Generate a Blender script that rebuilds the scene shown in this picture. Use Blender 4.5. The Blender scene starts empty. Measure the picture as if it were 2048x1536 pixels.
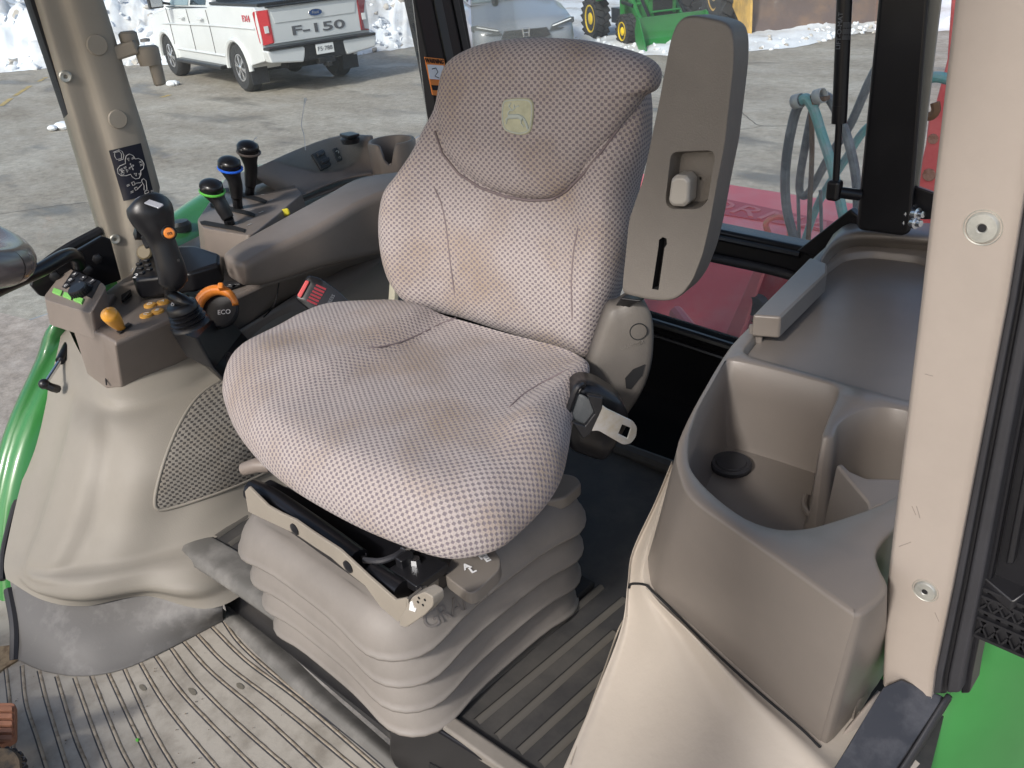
import bpy, bmesh, math, random
from mathutils import Vector, Matrix, noise
from mathutils.bvhtree import BVHTree
sc = bpy.context.scene
rad = math.radians
random.seed(7)
# ---------------------------------------------------------------- camera
FPX = 1700.0
CAM = Vector((.75, -.64, 1.05))
yaw, pit, rol = rad(45.5), rad(28.3), rad(-5)
FW = Vector((-math.sin(yaw)*math.cos(pit), math.cos(yaw)*math.cos(pit), -math.sin(pit)))
rt0 = FW.cross(Vector((0, 0, 1))).normalized(); up0 = rt0.cross(FW)
RT = rt0*math.cos(rol)+up0*math.sin(rol); UP = up0*math.cos(rol)-rt0*math.sin(rol)
cd = bpy.data.cameras.new('camera'); cam = bpy.data.objects.new('camera', cd)
sc.collection.objects.link(cam); sc.camera = cam
cd.sensor_width = 36; cd.lens = FPX/2048*36; cd.clip_start = .02; cd.clip_end = 400
cam.matrix_world = Matrix(((RT.x, UP.x, -FW.x, CAM.x), (RT.y, UP.y, -FW.y, CAM.y), (RT.z, UP.z, -FW.z, CAM.z), (0, 0, 0, 1)))
# ---------------------------------------------------------------- light
w = bpy.data.worlds.new('World'); sc.world = w; w.use_nodes = True
nt = w.node_tree; bg = nt.nodes['Background']
sky = nt.nodes.new('ShaderNodeTexSky'); sky.sky_type = 'NISHITA'; sky.sun_disc = False
SUN_EL, SUN_AZ = 36, 172          # azimuth measured from +Y towards +X
sky.sun_elevation = rad(SUN_EL); sky.sun_rotation = rad(SUN_AZ)
sky.air_density = 1.0; sky.dust_density = 2.5; sky.ozone_density = 1.0
nt.links.new(sky.outputs[0], bg.inputs[0]); bg.inputs[1].default_value = .15
sd = bpy.data.lights.new('sun', 'SUN'); sd.energy = 2.35; sd.angle = rad(6); sd.color = (1, .965, .925)
so = bpy.data.objects.new('sun', sd); sc.collection.objects.link(so)
a = rad(SUN_AZ); e = rad(SUN_EL)
sdir = Vector((math.sin(a)*math.cos(e), math.cos(a)*math.cos(e), math.sin(e)))
so.rotation_euler = sdir.to_track_quat('Z', 'Y').to_euler(); so.location = sdir*20
sc.view_settings.view_transform = 'Standard'; sc.view_settings.look = 'None'
sc.view_settings.exposure = 0.42; sc.view_settings.gamma = 1
try: sc.view_settings.use_curve_mapping = False
except Exception: pass
sc.render.engine = 'CYCLES'
sc.cycles.max_bounces = 8; sc.cycles.transparent_max_bounces = 16
# ---------------------------------------------------------------- helpers
def ray(px, py): return FW+RT*((px-1024)/FPX)-UP*((py-768)/FPX)
def P(px, py, x=None, y=None, z=None):
    """point of the real plane x=, y= or z= that the photo shows at this pixel"""
    d = ray(px, py)
    if z is not None: t = (z-CAM.z)/d.z
    elif x is not None: t = (x-CAM.x)/d.x
    else: t = (y-CAM.y)/d.y
    return CAM+d*t
def PN(px, py, p0, n):
    d = ray(px, py); return CAM+d*((p0-CAM).dot(n)/d.dot(n))
def cr(pts, n, closed=False):
    """Catmull-Rom resample; pts may be Vectors of any size"""
    pts = [Vector(p) for p in pts]; m = len(pts); out = []
    segs = m if closed else m-1
    for i in range(segs):
        g = (lambda k: pts[k % m]) if closed else (lambda k: pts[min(max(k, 0), m-1)])
        p0, p1, p2, p3 = g(i-1), g(i), g(i+1), g(i+2)
        if not closed:
            if i == 0: p0 = p1*2-p2
            if i == segs-1: p3 = p2*2-p1
        for j in range(n):
            t = j/n
            out.append(.5*((2*p1)+(p2-p0)*t+(2*p0-5*p1+4*p2-p3)*t*t+(3*p1-p0-3*p2+p3)*t**3))
    if not closed: out.append(pts[-1].copy())
    return out
def roundpoly(pts, r, n=4, skip=()):
    """round the corners of a closed planar polygon"""
    out = []; m = len(pts)
    for i, p in enumerate(pts):
        a = Vector(pts[i-1])-Vector(p); b = Vector(pts[(i+1) % m])-Vector(p); p = Vector(p)
        if i in skip or r <= 0: out.append(p); continue
        ra = min(r, a.length*.48); rb = min(r, b.length*.48)
        A = p+a.normalized()*ra; B = p+b.normalized()*rb
        for j in range(n+1):
            t = j/n; out.append(A*(1-t)**2+p*2*t*(1-t)+B*t*t)
    return out
class MB:
    def __init__(s, M=None): s.v = []; s.f = []; s.m = []; s.M = M; s.uv = None
    def add(s, vs, fs, m=0):
        o = len(s.v)
        for v in vs:
            v = Vector(v); s.v.append(s.M@v if s.M is not None else v)
        for f in fs: s.f.append([i+o for i in f]); s.m.append(m)
        return s
    def prism(s, pts, off, m=0):
        n = len(pts); off = Vector(off); pts = [Vector(p) for p in pts]
        fs = [list(range(n)), list(range(2*n-1, n-1, -1))]+[[i, (i+1) % n, (i+1) % n+n, i+n] for i in range(n)]
        return s.add(pts+[p+off for p in pts], fs, m)
    def frust(s, a, b, m=0):
        n = len(a)
        fs = [list(range(n)), list(range(2*n-1, n-1, -1))]+[[i, (i+1) % n, (i+1) % n+n, i+n] for i in range(n)]
        return s.add(list(a)+list(b), fs, m)
    def box(s, c, d, R=None, m=0):
        c = Vector(c); vs = []
        for i in range(8):
            q = Vector(((i & 1)-.5, (i >> 1 & 1)-.5, (i >> 2)-.5)); q = Vector((q.x*d[0], q.y*d[1], q.z*d[2]))
            if R is not None: q = R@q
            vs.append(c+q)
        return s.add(vs, [(0, 2, 3, 1), (4, 5, 7, 6), (0, 1, 5, 4), (2, 6, 7, 3), (0, 4, 6, 2), (1, 3, 7, 5)], m)
    def obox(s, a, b, w_, h, upv=(0, 0, 1), m=0):
        """bar from a to b, width w_, height h"""
        a = Vector(a); b = Vector(b); d = (b-a); L = d.length; d.normalize()
        u = Vector(upv); sx = d.cross(u).normalized(); u = sx.cross(d)
        R = Matrix((sx, d, u)).transposed()
        return s.box((a+b)/2, (w_, L, h), R, m)
    def tube(s, pts, r, seg=10, m=0, cap=True, flat=1.0, upv=(0, 0, 1)):
        pts = [Vector(p) for p in pts]; n = len(pts); vs = []; fs = []
        rr = r if isinstance(r, (list, tuple)) else [r]*n
        prev = None
        for i, p in enumerate(pts):
            d = (pts[min(i+1, n-1)]-pts[max(i-1, 0)]).normalized()
            if prev is None:
                u = Vector(upv)
                if abs(d.dot(u)) > .95: u = Vector((1, 0, 0))
                a_ = d.cross(u).normalized()
            else: a_ = (prev-d*prev.dot(d)).normalized()
            prev = a_; b_ = d.cross(a_)
            for k in range(seg):
                t = 2*math.pi*k/seg; vs.append(p+a_*math.cos(t)*rr[i]+b_*math.sin(t)*rr[i]*flat)
        for i in range(n-1):
            for k in range(seg):
                fs.append((i*seg+k, i*seg+(k+1) % seg, (i+1)*seg+(k+1) % seg, (i+1)*seg+k))
        if cap: fs += [list(range(seg-1, -1, -1)), list(range((n-1)*seg, n*seg))]
        return s.add(vs, fs, m)
    def loft(s, rings, m=0, cap=True, closed=True):
        k = len(rings[0]); vs = [v for r in rings for v in r]; fs = []
        for i in range(len(rings)-1):
            for j in range(k if closed else k-1):
                fs.append((i*k+j, i*k+(j+1) % k, (i+1)*k+(j+1) % k, (i+1)*k+j))
        if cap: fs += [list(range(k-1, -1, -1)), list(range((len(rings)-1)*k, len(rings)*k))]
        return s.add(vs, fs, m)
    def lathe(s, c, ax, prof, seg=24, m=0, cap=True):
        """prof: list of (radius, height along axis)"""
        ax = Vector(ax).normalized(); u = Vector((0, 0, 1)) if abs(ax.z) < .9 else Vector((1, 0, 0))
        a_ = ax.cross(u).normalized(); b_ = ax.cross(a_); c = Vector(c)
        return s.loft([[c+ax*h+(a_*math.cos(2*math.pi*k/seg)+b_*math.sin(2*math.pi*k/seg))*r for k in range(seg)] for r, h in prof], m, cap)
    def patch(s, rows, nu=4, nv=4, m=0, fn=None):
        rr = [cr(r, nu) for r in rows]; cols = list(zip(*rr)); cc = [cr(c, nv) for c in cols]
        g = list(zip(*cc)); R_, C_ = len(g), len(g[0])
        vs = [v for r in g for v in r]
        if fn: vs = [fn(v, (i // C_)/(R_-1), (i % C_)/(C_-1)) for i, v in enumerate(vs)]
        return s.add(vs, [(i*C_+j, i*C_+j+1, (i+1)*C_+j+1, (i+1)*C_+j) for i in range(R_-1) for j in range(C_-1)], m)
    def sphere(s, c, r, seg=12, rings=8, m=0, sc_=(1, 1, 1), R=None):
        c = Vector(c); rg = []
        for i in range(rings+1):
            t = math.pi*i/rings; q = []
            for k in range(seg):
                p = 2*math.pi*k/seg
                v = Vector((math.sin(t)*math.cos(p)*sc_[0], math.sin(t)*math.sin(p)*sc_[1], math.cos(t)*sc_[2]))*r
                if R is not None: v = R@v
                q.append(c+v)
            rg.append(q)
        return s.loft(rg, m, False)
    def bvh(s): return BVHTree.FromPolygons([tuple(v) for v in s.v], s.f)
    def build(s, name, mat, parent=None, bevel=0, seg=2, solid=0, sub=0, ang=35, soff=0):
        me = bpy.data.meshes.new(name)
        loc = Vector((0, 0, 0)); q = parent
        while q is not None: loc = loc+q.location; q = q.parent
        if parent is None:
            xs = [v.x for v in s.v]; ys = [v.y for v in s.v]; zs = [v.z for v in s.v]
            loc = Vector(((min(xs)+max(xs))/2, (min(ys)+max(ys))/2, min(zs)))
        me.from_pydata([tuple(v-loc) for v in s.v], [], s.f)
        for mm in (mat if isinstance(mat, (list, tuple)) else [mat]): me.materials.append(mm)
        if s.uv:
            L = me.uv_layers.new(name='UVMap')
            for lp in me.loops: L.data[lp.index].uv = s.uv[lp.vertex_index]
        for p, k in zip(me.polygons, s.m): p.material_index = k; p.use_smooth = True
        bm = bmesh.new(); bm.from_mesh(me)
        if not s.uv: bmesh.ops.remove_doubles(bm, verts=bm.verts, dist=1e-6)
        bmesh.ops.recalc_face_normals(bm, faces=bm.faces)
        bm.to_mesh(me); bm.free()
        if not sub: me.set_sharp_from_angle(angle=rad(ang))
        o = bpy.data.objects.new(name, me); sc.collection.objects.link(o)
        if parent is not None: o.parent = parent
        else: o.location = loc
        if solid: d = o.modifiers.new('solidify', 'SOLIDIFY'); d.thickness = solid; d.offset = soff
        if bevel:
            b = o.modifiers.new('bevel', 'BEVEL'); b.width = bevel; b.segments = seg; b.limit_method = 'ANGLE'; b.angle_limit = rad(32); b.harden_normals = True
        if sub: d = o.modifiers.new('subsurf', 'SUBSURF'); d.levels = sub; d.render_levels = sub
        return o
def tag(o, label=None, cat=None, group=None, kind=None):
    if label: o['label'] = label
    if cat: o['category'] = cat
    if group: o['group'] = group
    if kind: o['kind'] = kind
    return o
def thing(name, label, cat, loc, group=None):
    o = bpy.data.objects.new(name, None); sc.collection.objects.link(o); o.location = Vector(loc); o.empty_display_size = .05
    return tag(o, label, cat, group)
def text(name, body, size, M, mat, parent, ext=.001, align='CENTER', bold=0, sx=1):
    c = bpy.data.curves.new(name, 'FONT'); c.body = body; c.size = size; c.extrude = ext; c.offset = bold
    c.align_x = align; c.align_y = 'CENTER'; c.resolution_u = 3
    t = bpy.data.objects.new(name, c); sc.collection.objects.link(t)
    dg = bpy.context.evaluated_depsgraph_get(); me = bpy.data.meshes.new_from_object(t.evaluated_get(dg))
    bpy.data.objects.remove(t); bpy.data.curves.remove(c)
    mb = MB(); mb.add([M@Vector((v.co.x*sx, v.co.y, v.co.z)) for v in me.vertices], [list(p.vertices) for p in me.polygons])
    bpy.data.meshes.remove(me)
    return mb.build(name, mat, parent)
def frame(o, x, y):
    """matrix with origin o, x axis x, y axis near y"""
    x = Vector(x).normalized(); z = x.cross(Vector(y)).normalized(); y = z.cross(x)
    return Matrix(((x.x, y.x, z.x, o[0]), (x.y, y.y, z.y, o[1]), (x.z, y.z, z.z, o[2]), (0, 0, 0, 1)))
def lerp(a, b, t): return a+(b-a)*t
def sst(a, b, x):
    t = min(max((x-a)/(b-a), 0), 1); return t*t*(3-2*t)
# ---------------------------------------------------------------- materials
MATS = {}
def mat(name, col, rough=.5, metal=0, var=.0, vs=6, grain=0, gs=900, coat=0, spec=.5, var2=None, dirt=None, bump2=0, b2s=12):
    m = bpy.data.materials.new(name); m.use_nodes = True; n = m.node_tree.nodes; l = m.node_tree.links; b = n['Principled BSDF']
    b.inputs['Base Color'].default_value = (*col, 1); b.inputs['Roughness'].default_value = rough
    b.inputs['Metallic'].default_value = metal; b.inputs['Specular IOR Level'].default_value = spec
    if coat: b.inputs['Coat Weight'].default_value = coat; b.inputs['Coat Roughness'].default_value = .08
    tc = n.new('ShaderNodeTexCoord')
    if var or dirt:
        nz = n.new('ShaderNodeTexNoise'); nz.inputs['Scale'].default_value = vs; nz.inputs['Detail'].default_value = 6
        nz.inputs['Roughness'].default_value = .65
        l.new(tc.outputs['Object'], nz.inputs['Vector'])
        mx = n.new('ShaderNodeMix'); mx.data_type = 'RGBA'
        c2 = dirt if dirt else tuple(c*(1-var) for c in col)
        mx.inputs[6].default_value = (*[c*(1+(var if not dirt else 0)*.6) for c in col], 1); mx.inputs[7].default_value = (*c2, 1)
        rp = n.new('ShaderNodeValToRGB'); rp.color_ramp.elements[0].position = .38 if not dirt else .45; rp.color_ramp.elements[1].position = .68
        l.new(nz.outputs[0], rp.inputs[0]); l.new(rp.outputs[0], mx.inputs[0]); l.new(mx.outputs[2], b.inputs['Base Color'])
        mr = n.new('ShaderNodeMapRange'); mr.inputs[3].default_value = rough*.85; mr.inputs[4].default_value = min(1, rough*1.2)
        l.new(nz.outputs[0], mr.inputs[0]); l.new(mr.outputs[0], b.inputs['Roughness'])
    if grain or bump2:
        bp = n.new('ShaderNodeBump'); bp.inputs['Strength'].default_value = grain or .3; bp.inputs['Distance'].default_value = .0006
        g = n.new('ShaderNodeTexNoise'); g.inputs['Scale'].default_value = gs; g.inputs['Detail'].default_value = 2
        l.new(tc.outputs['Object'], g.inputs['Vector']); l.new(g.outputs[0], bp.inputs['Height'])
        last = bp
        if bump2:
            b2 = n.new('ShaderNodeBump'); b2.inputs['Strength'].default_value = bump2; b2.inputs['Distance'].default_value = .004
            g2 = n.new('ShaderNodeTexNoise'); g2.inputs['Scale'].default_value = b2s; g2.inputs['Detail'].default_value = 3
            l.new(tc.outputs['Object'], g2.inputs['Vector']); l.new(g2.outputs[0], b2.inputs['Height']); l.new(bp.outputs[0], b2.inputs['Normal']); last = b2
        l.new(last.outputs[0], b.inputs['Normal'])
    MATS[name] = m; return m
def fabric(name, base, dash, pu=.012, pv=.0108, stain=True):
    m = bpy.data.materials.new(name); m.use_nodes = True; n = m.node_tree.nodes; l = m.node_tree.links; b = n['Principled BSDF']
    b.inputs['Roughness'].default_value = .95; b.inputs['Specular IOR Level'].default_value = .15
    b.inputs['Sheen Weight'].default_value = .12; b.inputs['Sheen Roughness'].default_value = .4
    uv = n.new('ShaderNodeUVMap'); uv.uv_map = 'UVMap'
    def mth(op, *a_):
        q = n.new('ShaderNodeMath'); q.operation = op
        for i, x in enumerate(a_):
            if isinstance(x, (int, float)): q.inputs[i].default_value = x
            else: l.new(x, q.inputs[i])
        return q.outputs[0]
    # slight wobble of the weave
    nz = n.new('ShaderNodeTexNoise'); nz.inputs['Scale'].default_value = 160; l.new(uv.outputs[0], nz.inputs['Vector'])
    wob = n.new('ShaderNodeVectorMath'); wob.operation = 'SCALE'; wob.inputs['Scale'].default_value = .0022
    l.new(nz.outputs['Color'], wob.inputs[0])
    ad = n.new('ShaderNodeVectorMath'); ad.operation = 'ADD'; l.new(uv.outputs[0], ad.inputs[0]); l.new(wob.outputs[0], ad.inputs[1])
    sp = n.new('ShaderNodeSeparateXYZ'); l.new(ad.outputs[0], sp.inputs[0])
    u = mth('DIVIDE', sp.outputs[0], pu); v = mth('DIVIDE', sp.outputs[1], pv/2)
    row = mth('FLOOR', v); off = mth('MULTIPLY', mth('MODULO', mth('ABSOLUTE', row), 2.0), .5)
    cu = mth('ABSOLUTE', mth('SUBTRACT', mth('FRACT', mth('ADD', u, off)), .5))
    cv = mth('ABSOLUTE', mth('SUBTRACT', mth('FRACT', v), .5))
    mu = n.new('ShaderNodeMapRange'); mu.inputs[1].default_value = .26; mu.inputs[2].default_value = .16; l.new(cu, mu.inputs[0])
    mv = n.new('ShaderNodeMapRange'); mv.inputs[1].default_value = .47; mv.inputs[2].default_value = .32; l.new(cv, mv.inputs[0])
    mask = mth('MULTIPLY', mu.outputs[0], mv.outputs[0])
    fine = n.new('ShaderNodeTexNoise'); fine.inputs['Scale'].default_value = 700; fine.inputs['Detail'].default_value = 2; l.new(uv.outputs[0], fine.inputs['Vector'])
    big = n.new('ShaderNodeTexNoise'); big.inputs['Scale'].default_value = 7; big.inputs['Detail'].default_value = 5; l.new(uv.outputs[0], big.inputs['Vector'])
    r = n.new('ShaderNodeValToRGB'); r.color_ramp.elements[0].position = .46; r.color_ramp.elements[1].position = .68
    r.color_ramp.elements[0].color = (*base, 1); r.color_ramp.elements[1].color = (base[0]*.80, base[1]*.72, base[2]*.60, 1)
    l.new(big.outputs[0], r.inputs[0])
    fm = n.new('ShaderNodeMix'); fm.data_type = 'RGBA'; fm.blend_type = 'MULTIPLY'; fm.inputs[0].default_value = .55
    l.new(r.outputs[0], fm.inputs[6]); fr = n.new('ShaderNodeMapRange'); fr.inputs[1].default_value = .3; fr.inputs[2].default_value = .7; fr.inputs[3].default_value = .55; fr.inputs[4].default_value = 1.25
    l.new(fine.outputs[0], fr.inputs[0]); l.new(fr.outputs[0], fm.inputs[7])
    mx = n.new('ShaderNodeMix'); mx.data_type = 'RGBA'; mx.inputs[7].default_value = (*dash, 1)
    l.new(mth('MULTIPLY', mask, .92), mx.inputs[0]); l.new(fm.outputs[2], mx.inputs[6]); l.new(mx.outputs[2], b.inputs['Base Color'])
    h = mth('ADD', mth('MULTIPLY', mask, -1.0), mth('MULTIPLY', fine.outputs[0], .7))
    bp = n.new('ShaderNodeBump'); bp.inputs['Strength'].default_value = .55; bp.inputs['Distance'].default_value = .0015
    l.new(h, bp.inputs['Height']); l.new(bp.outputs[0], b.inputs['Normal'])
    return m
SEATF = fabric('seat_fabric', (.41, .362, .345), (.17, .145, .165), .0100, .0090)
DOORF = fabric('panel_fabric', (.25, .232, .205), (.05, .046, .045), .0098, .0088)
TAUPE = mat('taupe_plastic', (.185, .155, .134), .45, var=.12, vs=5, grain=.25)
TAUPE2 = mat('bin_plastic', (.166, .145, .128), .35, var=.08, vs=4, grain=.2, gs=700)
ARMP = mat('armrest_plastic', (.128, .115, .102), .5, var=.08, vs=9, grain=.5, gs=500)
BEIGE = mat('beige_plastic', (.245, .224, .19), .58, var=.08, vs=3, grain=.35, gs=420)
CREAM = mat('cream_vinyl', (.40, .355, .305), .42, var=.07, vs=4, grain=.5, gs=130, bump2=.12, b2s=40)
PILL = mat('pillar_plastic', (.31, .277, .23), .5, var=.08, vs=4, grain=.3, gs=500)
PILL2 = mat('door_pillar_plastic', (.31, .268, .235), .5, var=.06, vs=8, grain=.15, gs=500)
BELW = mat('bellows_rubber', (.205, .185, .166), .55, var=.14, vs=7, grain=.2, gs=300)
BLK = mat('black_paint', (.009, .009, .011), .3, var=.2, vs=5, coat=.1, spec=.35)
BLKM = mat('black_plastic', (.011, .011, .013), .36, var=.2, vs=9, grain=.2)
BLKR = mat('black_rubber', (.022, .022, .026), .6, var=.3, vs=8, grain=.2)
DARK = mat('dark_recess', (.008, .008, .009), .8)
STEEL = mat('steel', (.80, .81, .82), .3, .9, vs=30, dirt=(.66, .62, .52))
ZINC = mat('zinc', (.7, .72, .75), .25, 1)
NICK = mat('worn_nickel', (.5, .5, .46), .45, .7, var=.2, vs=60)
MATL = mat('floor_rubber', (.40, .37, .32), .72, dirt=(.24, .215, .18), vs=11, grain=.3, gs=160)
MATD = mat('dark_rubber_mat', (.032, .031, .031), .75, dirt=(.062, .058, .053), vs=9, grain=.3, gs=200)
CURB = mat('scuffed_rubber', (.12, .115, .11), .6, dirt=(.27, .26, .25), vs=8, grain=.3, gs=160)
RIB = mat('dusty_rib', (.40, .345, .27), .9, dirt=(.20, .16, .115), vs=60)
LIP = mat('worn_lip', (.12, .115, .105), .6, dirt=(.21, .20, .185), vs=14)
GREEN = mat('green_paint', (.035, .20, .045), .3, var=.12, vs=3, coat=.5)
GREEN2 = mat('tractor_green', (.02, .17, .035), .3, var=.15, vs=3, coat=.4)
YEL = mat('yellow_paint', (.80, .55, .02), .4)
YEL2 = mat('loader_yellow', (.58, .36, .10), .5, dirt=(.3, .2, .08), vs=3)
RED = mat('faded_red', (.85, .13, .14), .45, dirt=(.78, .22, .22), vs=4, bump2=.2, b2s=30)
RED2 = mat('red_lamp', (.42, .02, .03), .15, coat=.6)
REDB = mat('red_button', (.6, .09, .09), .4)
RUST = mat('rust', (.16, .09, .05), .8, dirt=(.09, .06, .05), vs=5)
RUSTB = mat('rusted_bucket', (.115, .085, .078), .55, dirt=(.20, .13, .09), vs=1.6, bump2=.2)
WHITEP = mat('white_paint', (.60, .61, .62), .25, coat=.5, var=.05, vs=1.5)
SILV = mat('blue_silver_paint', (.22, .24, .275), .3, coat=.6, var=.05, vs=2)
CHRO = mat('silver_trim', (.6, .6, .62), .25, .8)
TINT = mat('tinted_window', (.02, .03, .035), .06, spec=.8)
PALEW = mat('pale_window', (.20, .26, .28), .08, spec=.8)
TYRE = mat('tyre', (.028, .028, .03), .8, var=.2, vs=8)
ORNG = mat('orange_plastic', (.75, .23, .03), .35, coat=.3)
AMB = mat('amber_plastic', (.72, .38, .08), .4)
GRNB = mat('green_button', (.20, .50, .12), .45)
BLUE = mat('blue_ring', (.02, .12, .65), .4)
GRNR = mat('green_ring', (.10, .42, .06), .4)
GREYR = mat('grey_ring', (.10, .08, .07), .5)
WHI = mat('white_print', (.75, .75, .75), .6)
PRN = mat('grey_print', (.42, .42, .42), .6)
NAVY = mat('navy_decal', (.008, .01, .022), .35)
ORL = mat('orange_label', (.75, .22, .03), .5)
EMB = mat('emblem_felt', (.42, .42, .30), .9, var=.15, vs=60, grain=.6, gs=600)
EMB2 = mat('emblem_thread', (.43, .47, .43), .8, grain=.5, gs=800)
SEAM = mat('seam_thread', (.18, .145, .15), .9)
HOSE = mat('hose_rubber', (.11, .115, .13), .45, dirt=(.22, .23, .25), vs=20)
TEAL = mat('teal_hose', (.14, .36, .36), .5, dirt=(.30, .38, .40), vs=30)
PBEIGE = mat('beige_stay', (.48, .46, .36), .5)
PEDAL = mat('pedal_rubber', (.42, .19, .11), .8, dirt=(.32, .15, .09), vs=30)
MUD = mat('mud', (.16, .12, .08), .95, dirt=(.05, .05, .05), vs=50, bump2=.8, b2s=60)
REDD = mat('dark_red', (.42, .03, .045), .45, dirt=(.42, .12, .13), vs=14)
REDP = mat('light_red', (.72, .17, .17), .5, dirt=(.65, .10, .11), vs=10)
YELK = mat('yellow_knob', (.75, .65, .05), .4)
WHEELM = mat('steering_wheel_plastic', (.13, .11, .105), .25, coat=.3)
# glass: mostly clear, a little reflection and a little dust film
def glassmat(name, tint, dust):
    m = bpy.data.materials.new(name); m.use_nodes = True; n = m.node_tree.nodes; l = m.node_tree.links; n.clear()
    o = n.new('ShaderNodeOutputMaterial'); t = n.new('ShaderNodeBsdfTransparent'); t.inputs[0].default_value = (*tint, 1)
    g = n.new('ShaderNodeBsdfGlossy'); g.inputs['Roughness'].default_value = .02
    d = n.new('ShaderNodeBsdfDiffuse'); d.inputs[0].default_value = (.8, .82, .84, 1)
    tr = n.new('ShaderNodeBsdfTranslucent'); tr.inputs[0].default_value = (.8, .82, .84, 1)
    dd = n.new('ShaderNodeMixShader'); l.new(d.outputs[0], dd.inputs[1]); l.new(tr.outputs[0], dd.inputs[2])
    fr = n.new('ShaderNodeFresnel'); fr.inputs[0].default_value = 1.45
    q = n.new('ShaderNodeMath'); q.operation = 'MULTIPLY'; q.inputs[1].default_value = .6; l.new(fr.outputs[0], q.inputs[0])
    m1 = n.new('ShaderNodeMixShader'); l.new(q.outputs[0], m1.inputs[0]); l.new(t.outputs[0], m1.inputs[1]); l.new(g.outputs[0], m1.inputs[2])
    tc = n.new('ShaderNodeTexCoord'); nz = n.new('ShaderNodeTexNoise'); nz.inputs['Scale'].default_value = 4; nz.inputs['Detail'].default_value = 8
    l.new(tc.outputs['Object'], nz.inputs['Vector']); mr = n.new('ShaderNodeMapRange'); mr.inputs[1].default_value = .35; mr.inputs[2].default_value = .8
    mr.inputs[3].default_value = dust*.6; mr.inputs[4].default_value = dust*1.8; l.new(nz.outputs[0], mr.inputs[0])
    m2 = n.new('ShaderNodeMixShader'); l.new(mr.outputs[0], m2.inputs[0]); l.new(m1.outputs[0], m2.inputs[1]); l.new(dd.outputs[0], m2.inputs[2])
    l.new(m2.outputs[0], o.inputs[0]); return m
GLASS = glassmat('window_glass', (.97, 1, .985), .02)
GLASSR = glassmat('rear_window_glass', (.97, 1, .985), .05)
def ground_mat():
    m = bpy.data.materials.new('asphalt'); m.use_nodes = True; n = m.node_tree.nodes; l = m.node_tree.links; b = n['Principled BSDF']
    tc = n.new('ShaderNodeTexCoord')
    def N(s, d=6, r=.6, sx=None):
        q = n.new('ShaderNodeTexNoise'); q.inputs['Scale'].default_value = s; q.inputs['Detail'].default_value = d; q.inputs['Roughness'].default_value = r
        if sx:
            mp = n.new('ShaderNodeMapping'); mp.inputs['Scale'].default_value = sx; mp.inputs['Rotation'].default_value = (0, 0, rad(8)); l.new(tc.outputs['Object'], mp.inputs[0]); l.new(mp.outputs[0], q.inputs['Vector'])
        else: l.new(tc.outputs['Object'], q.inputs['Vector'])
        return q.outputs[0]
    r1 = n.new('ShaderNodeValToRGB'); r1.color_ramp.elements[0].position = .35; r1.color_ramp.elements[1].position = .65
    r1.color_ramp.elements[0].color = (.23, .198, .16, 1); r1.color_ramp.elements[1].color = (.36, .33, .285, 1)
    l.new(N(.45, 9, .72, (1, 1.7, 1)), r1.inputs[0])
    sp = n.new('ShaderNodeValToRGB'); sp.color_ramp.elements[0].position = .38; sp.color_ramp.elements[1].position = .62
    sp.color_ramp.elements[0].color = (.48, .46, .44, 1); sp.color_ramp.elements[1].color = (1.32, 1.32, 1.32, 1)
    l.new(N(9, 12, .88), sp.inputs[0])
    m1 = n.new('ShaderNodeMix'); m1.data_type = 'RGBA'; m1.blend_type = 'MULTIPLY'; m1.inputs[0].default_value = .8
    l.new(r1.outputs[0], m1.inputs[6]); l.new(sp.outputs[0], m1.inputs[7])
    # salt-dry pale patches and wet patches
    sa = n.new('ShaderNodeValToRGB'); sa.color_ramp.elements[0].position = .47; sa.color_ramp.elements[1].position = .80
    l.new(N(.6, 10, .75, (1, 1.6, 1)), sa.inputs[0])
    m2 = n.new('ShaderNodeMix'); m2.data_type = 'RGBA'; m2.inputs[7].default_value = (.52, .505, .48, 1)
    sxx = n.new('ShaderNodeVectorMath'); sxx.operation = 'LENGTH'; l.new(tc.outputs['Object'], sxx.inputs[0])
    nadd = n.new('ShaderNodeMath'); nadd.operation = 'MULTIPLY_ADD'; l.new(N(.25, 8, .7, (1, 2.5, 1)), nadd.inputs[0]); nadd.inputs[1].default_value = 14; l.new(sxx.outputs['Value'], nadd.inputs[2])
    near = n.new('ShaderNodeMapRange'); near.inputs[1].default_value = 18.5; near.inputs[2].default_value = 11; l.new(nadd.outputs[0], near.inputs[0])
    mxn = n.new('ShaderNodeMath'); mxn.operation = 'MULTIPLY_ADD'; l.new(sa.outputs[0], mxn.inputs[0]); mxn.inputs[1].default_value = .45; mm = n.new('ShaderNodeMath'); mm.operation = 'MULTIPLY'; mm.inputs[1].default_value = .6; l.new(near.outputs[0], mm.inputs[0]); l.new(mm.outputs[0], mxn.inputs[2]); mxn.use_clamp = True
    l.new(mxn.outputs[0], m2.inputs[0]); l.new(m1.outputs[2], m2.inputs[6])
    # wet area round the parked truck
    sx = n.new('ShaderNodeSeparateXYZ'); l.new(tc.outputs['Object'], sx.inputs[0])
    def mth(op, *a_):
        q = n.new('ShaderNodeMath'); q.operation = op
        for i, x in enumerate(a_):
            if isinstance(x, (int, float)): q.inputs[i].default_value = x
            else: l.new(x, q.inputs[i])
        return q.outputs[0]
    dx = mth('DIVIDE', mth('SUBTRACT', sx.outputs[0], -12.6), 7.0); dy = mth('DIVIDE', mth('SUBTRACT', sx.outputs[1], 8.8), 3.2)
    dist = mth('SQRT', mth('ADD', mth('MULTIPLY', dx, dx), mth('MULTIPLY', dy, dy)))
    wet = mth('SUBTRACT', mth('ADD', mth('MULTIPLY', N(.9, 5, .6, (1, 2, 1)), 1.9), .15), dist)
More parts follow.
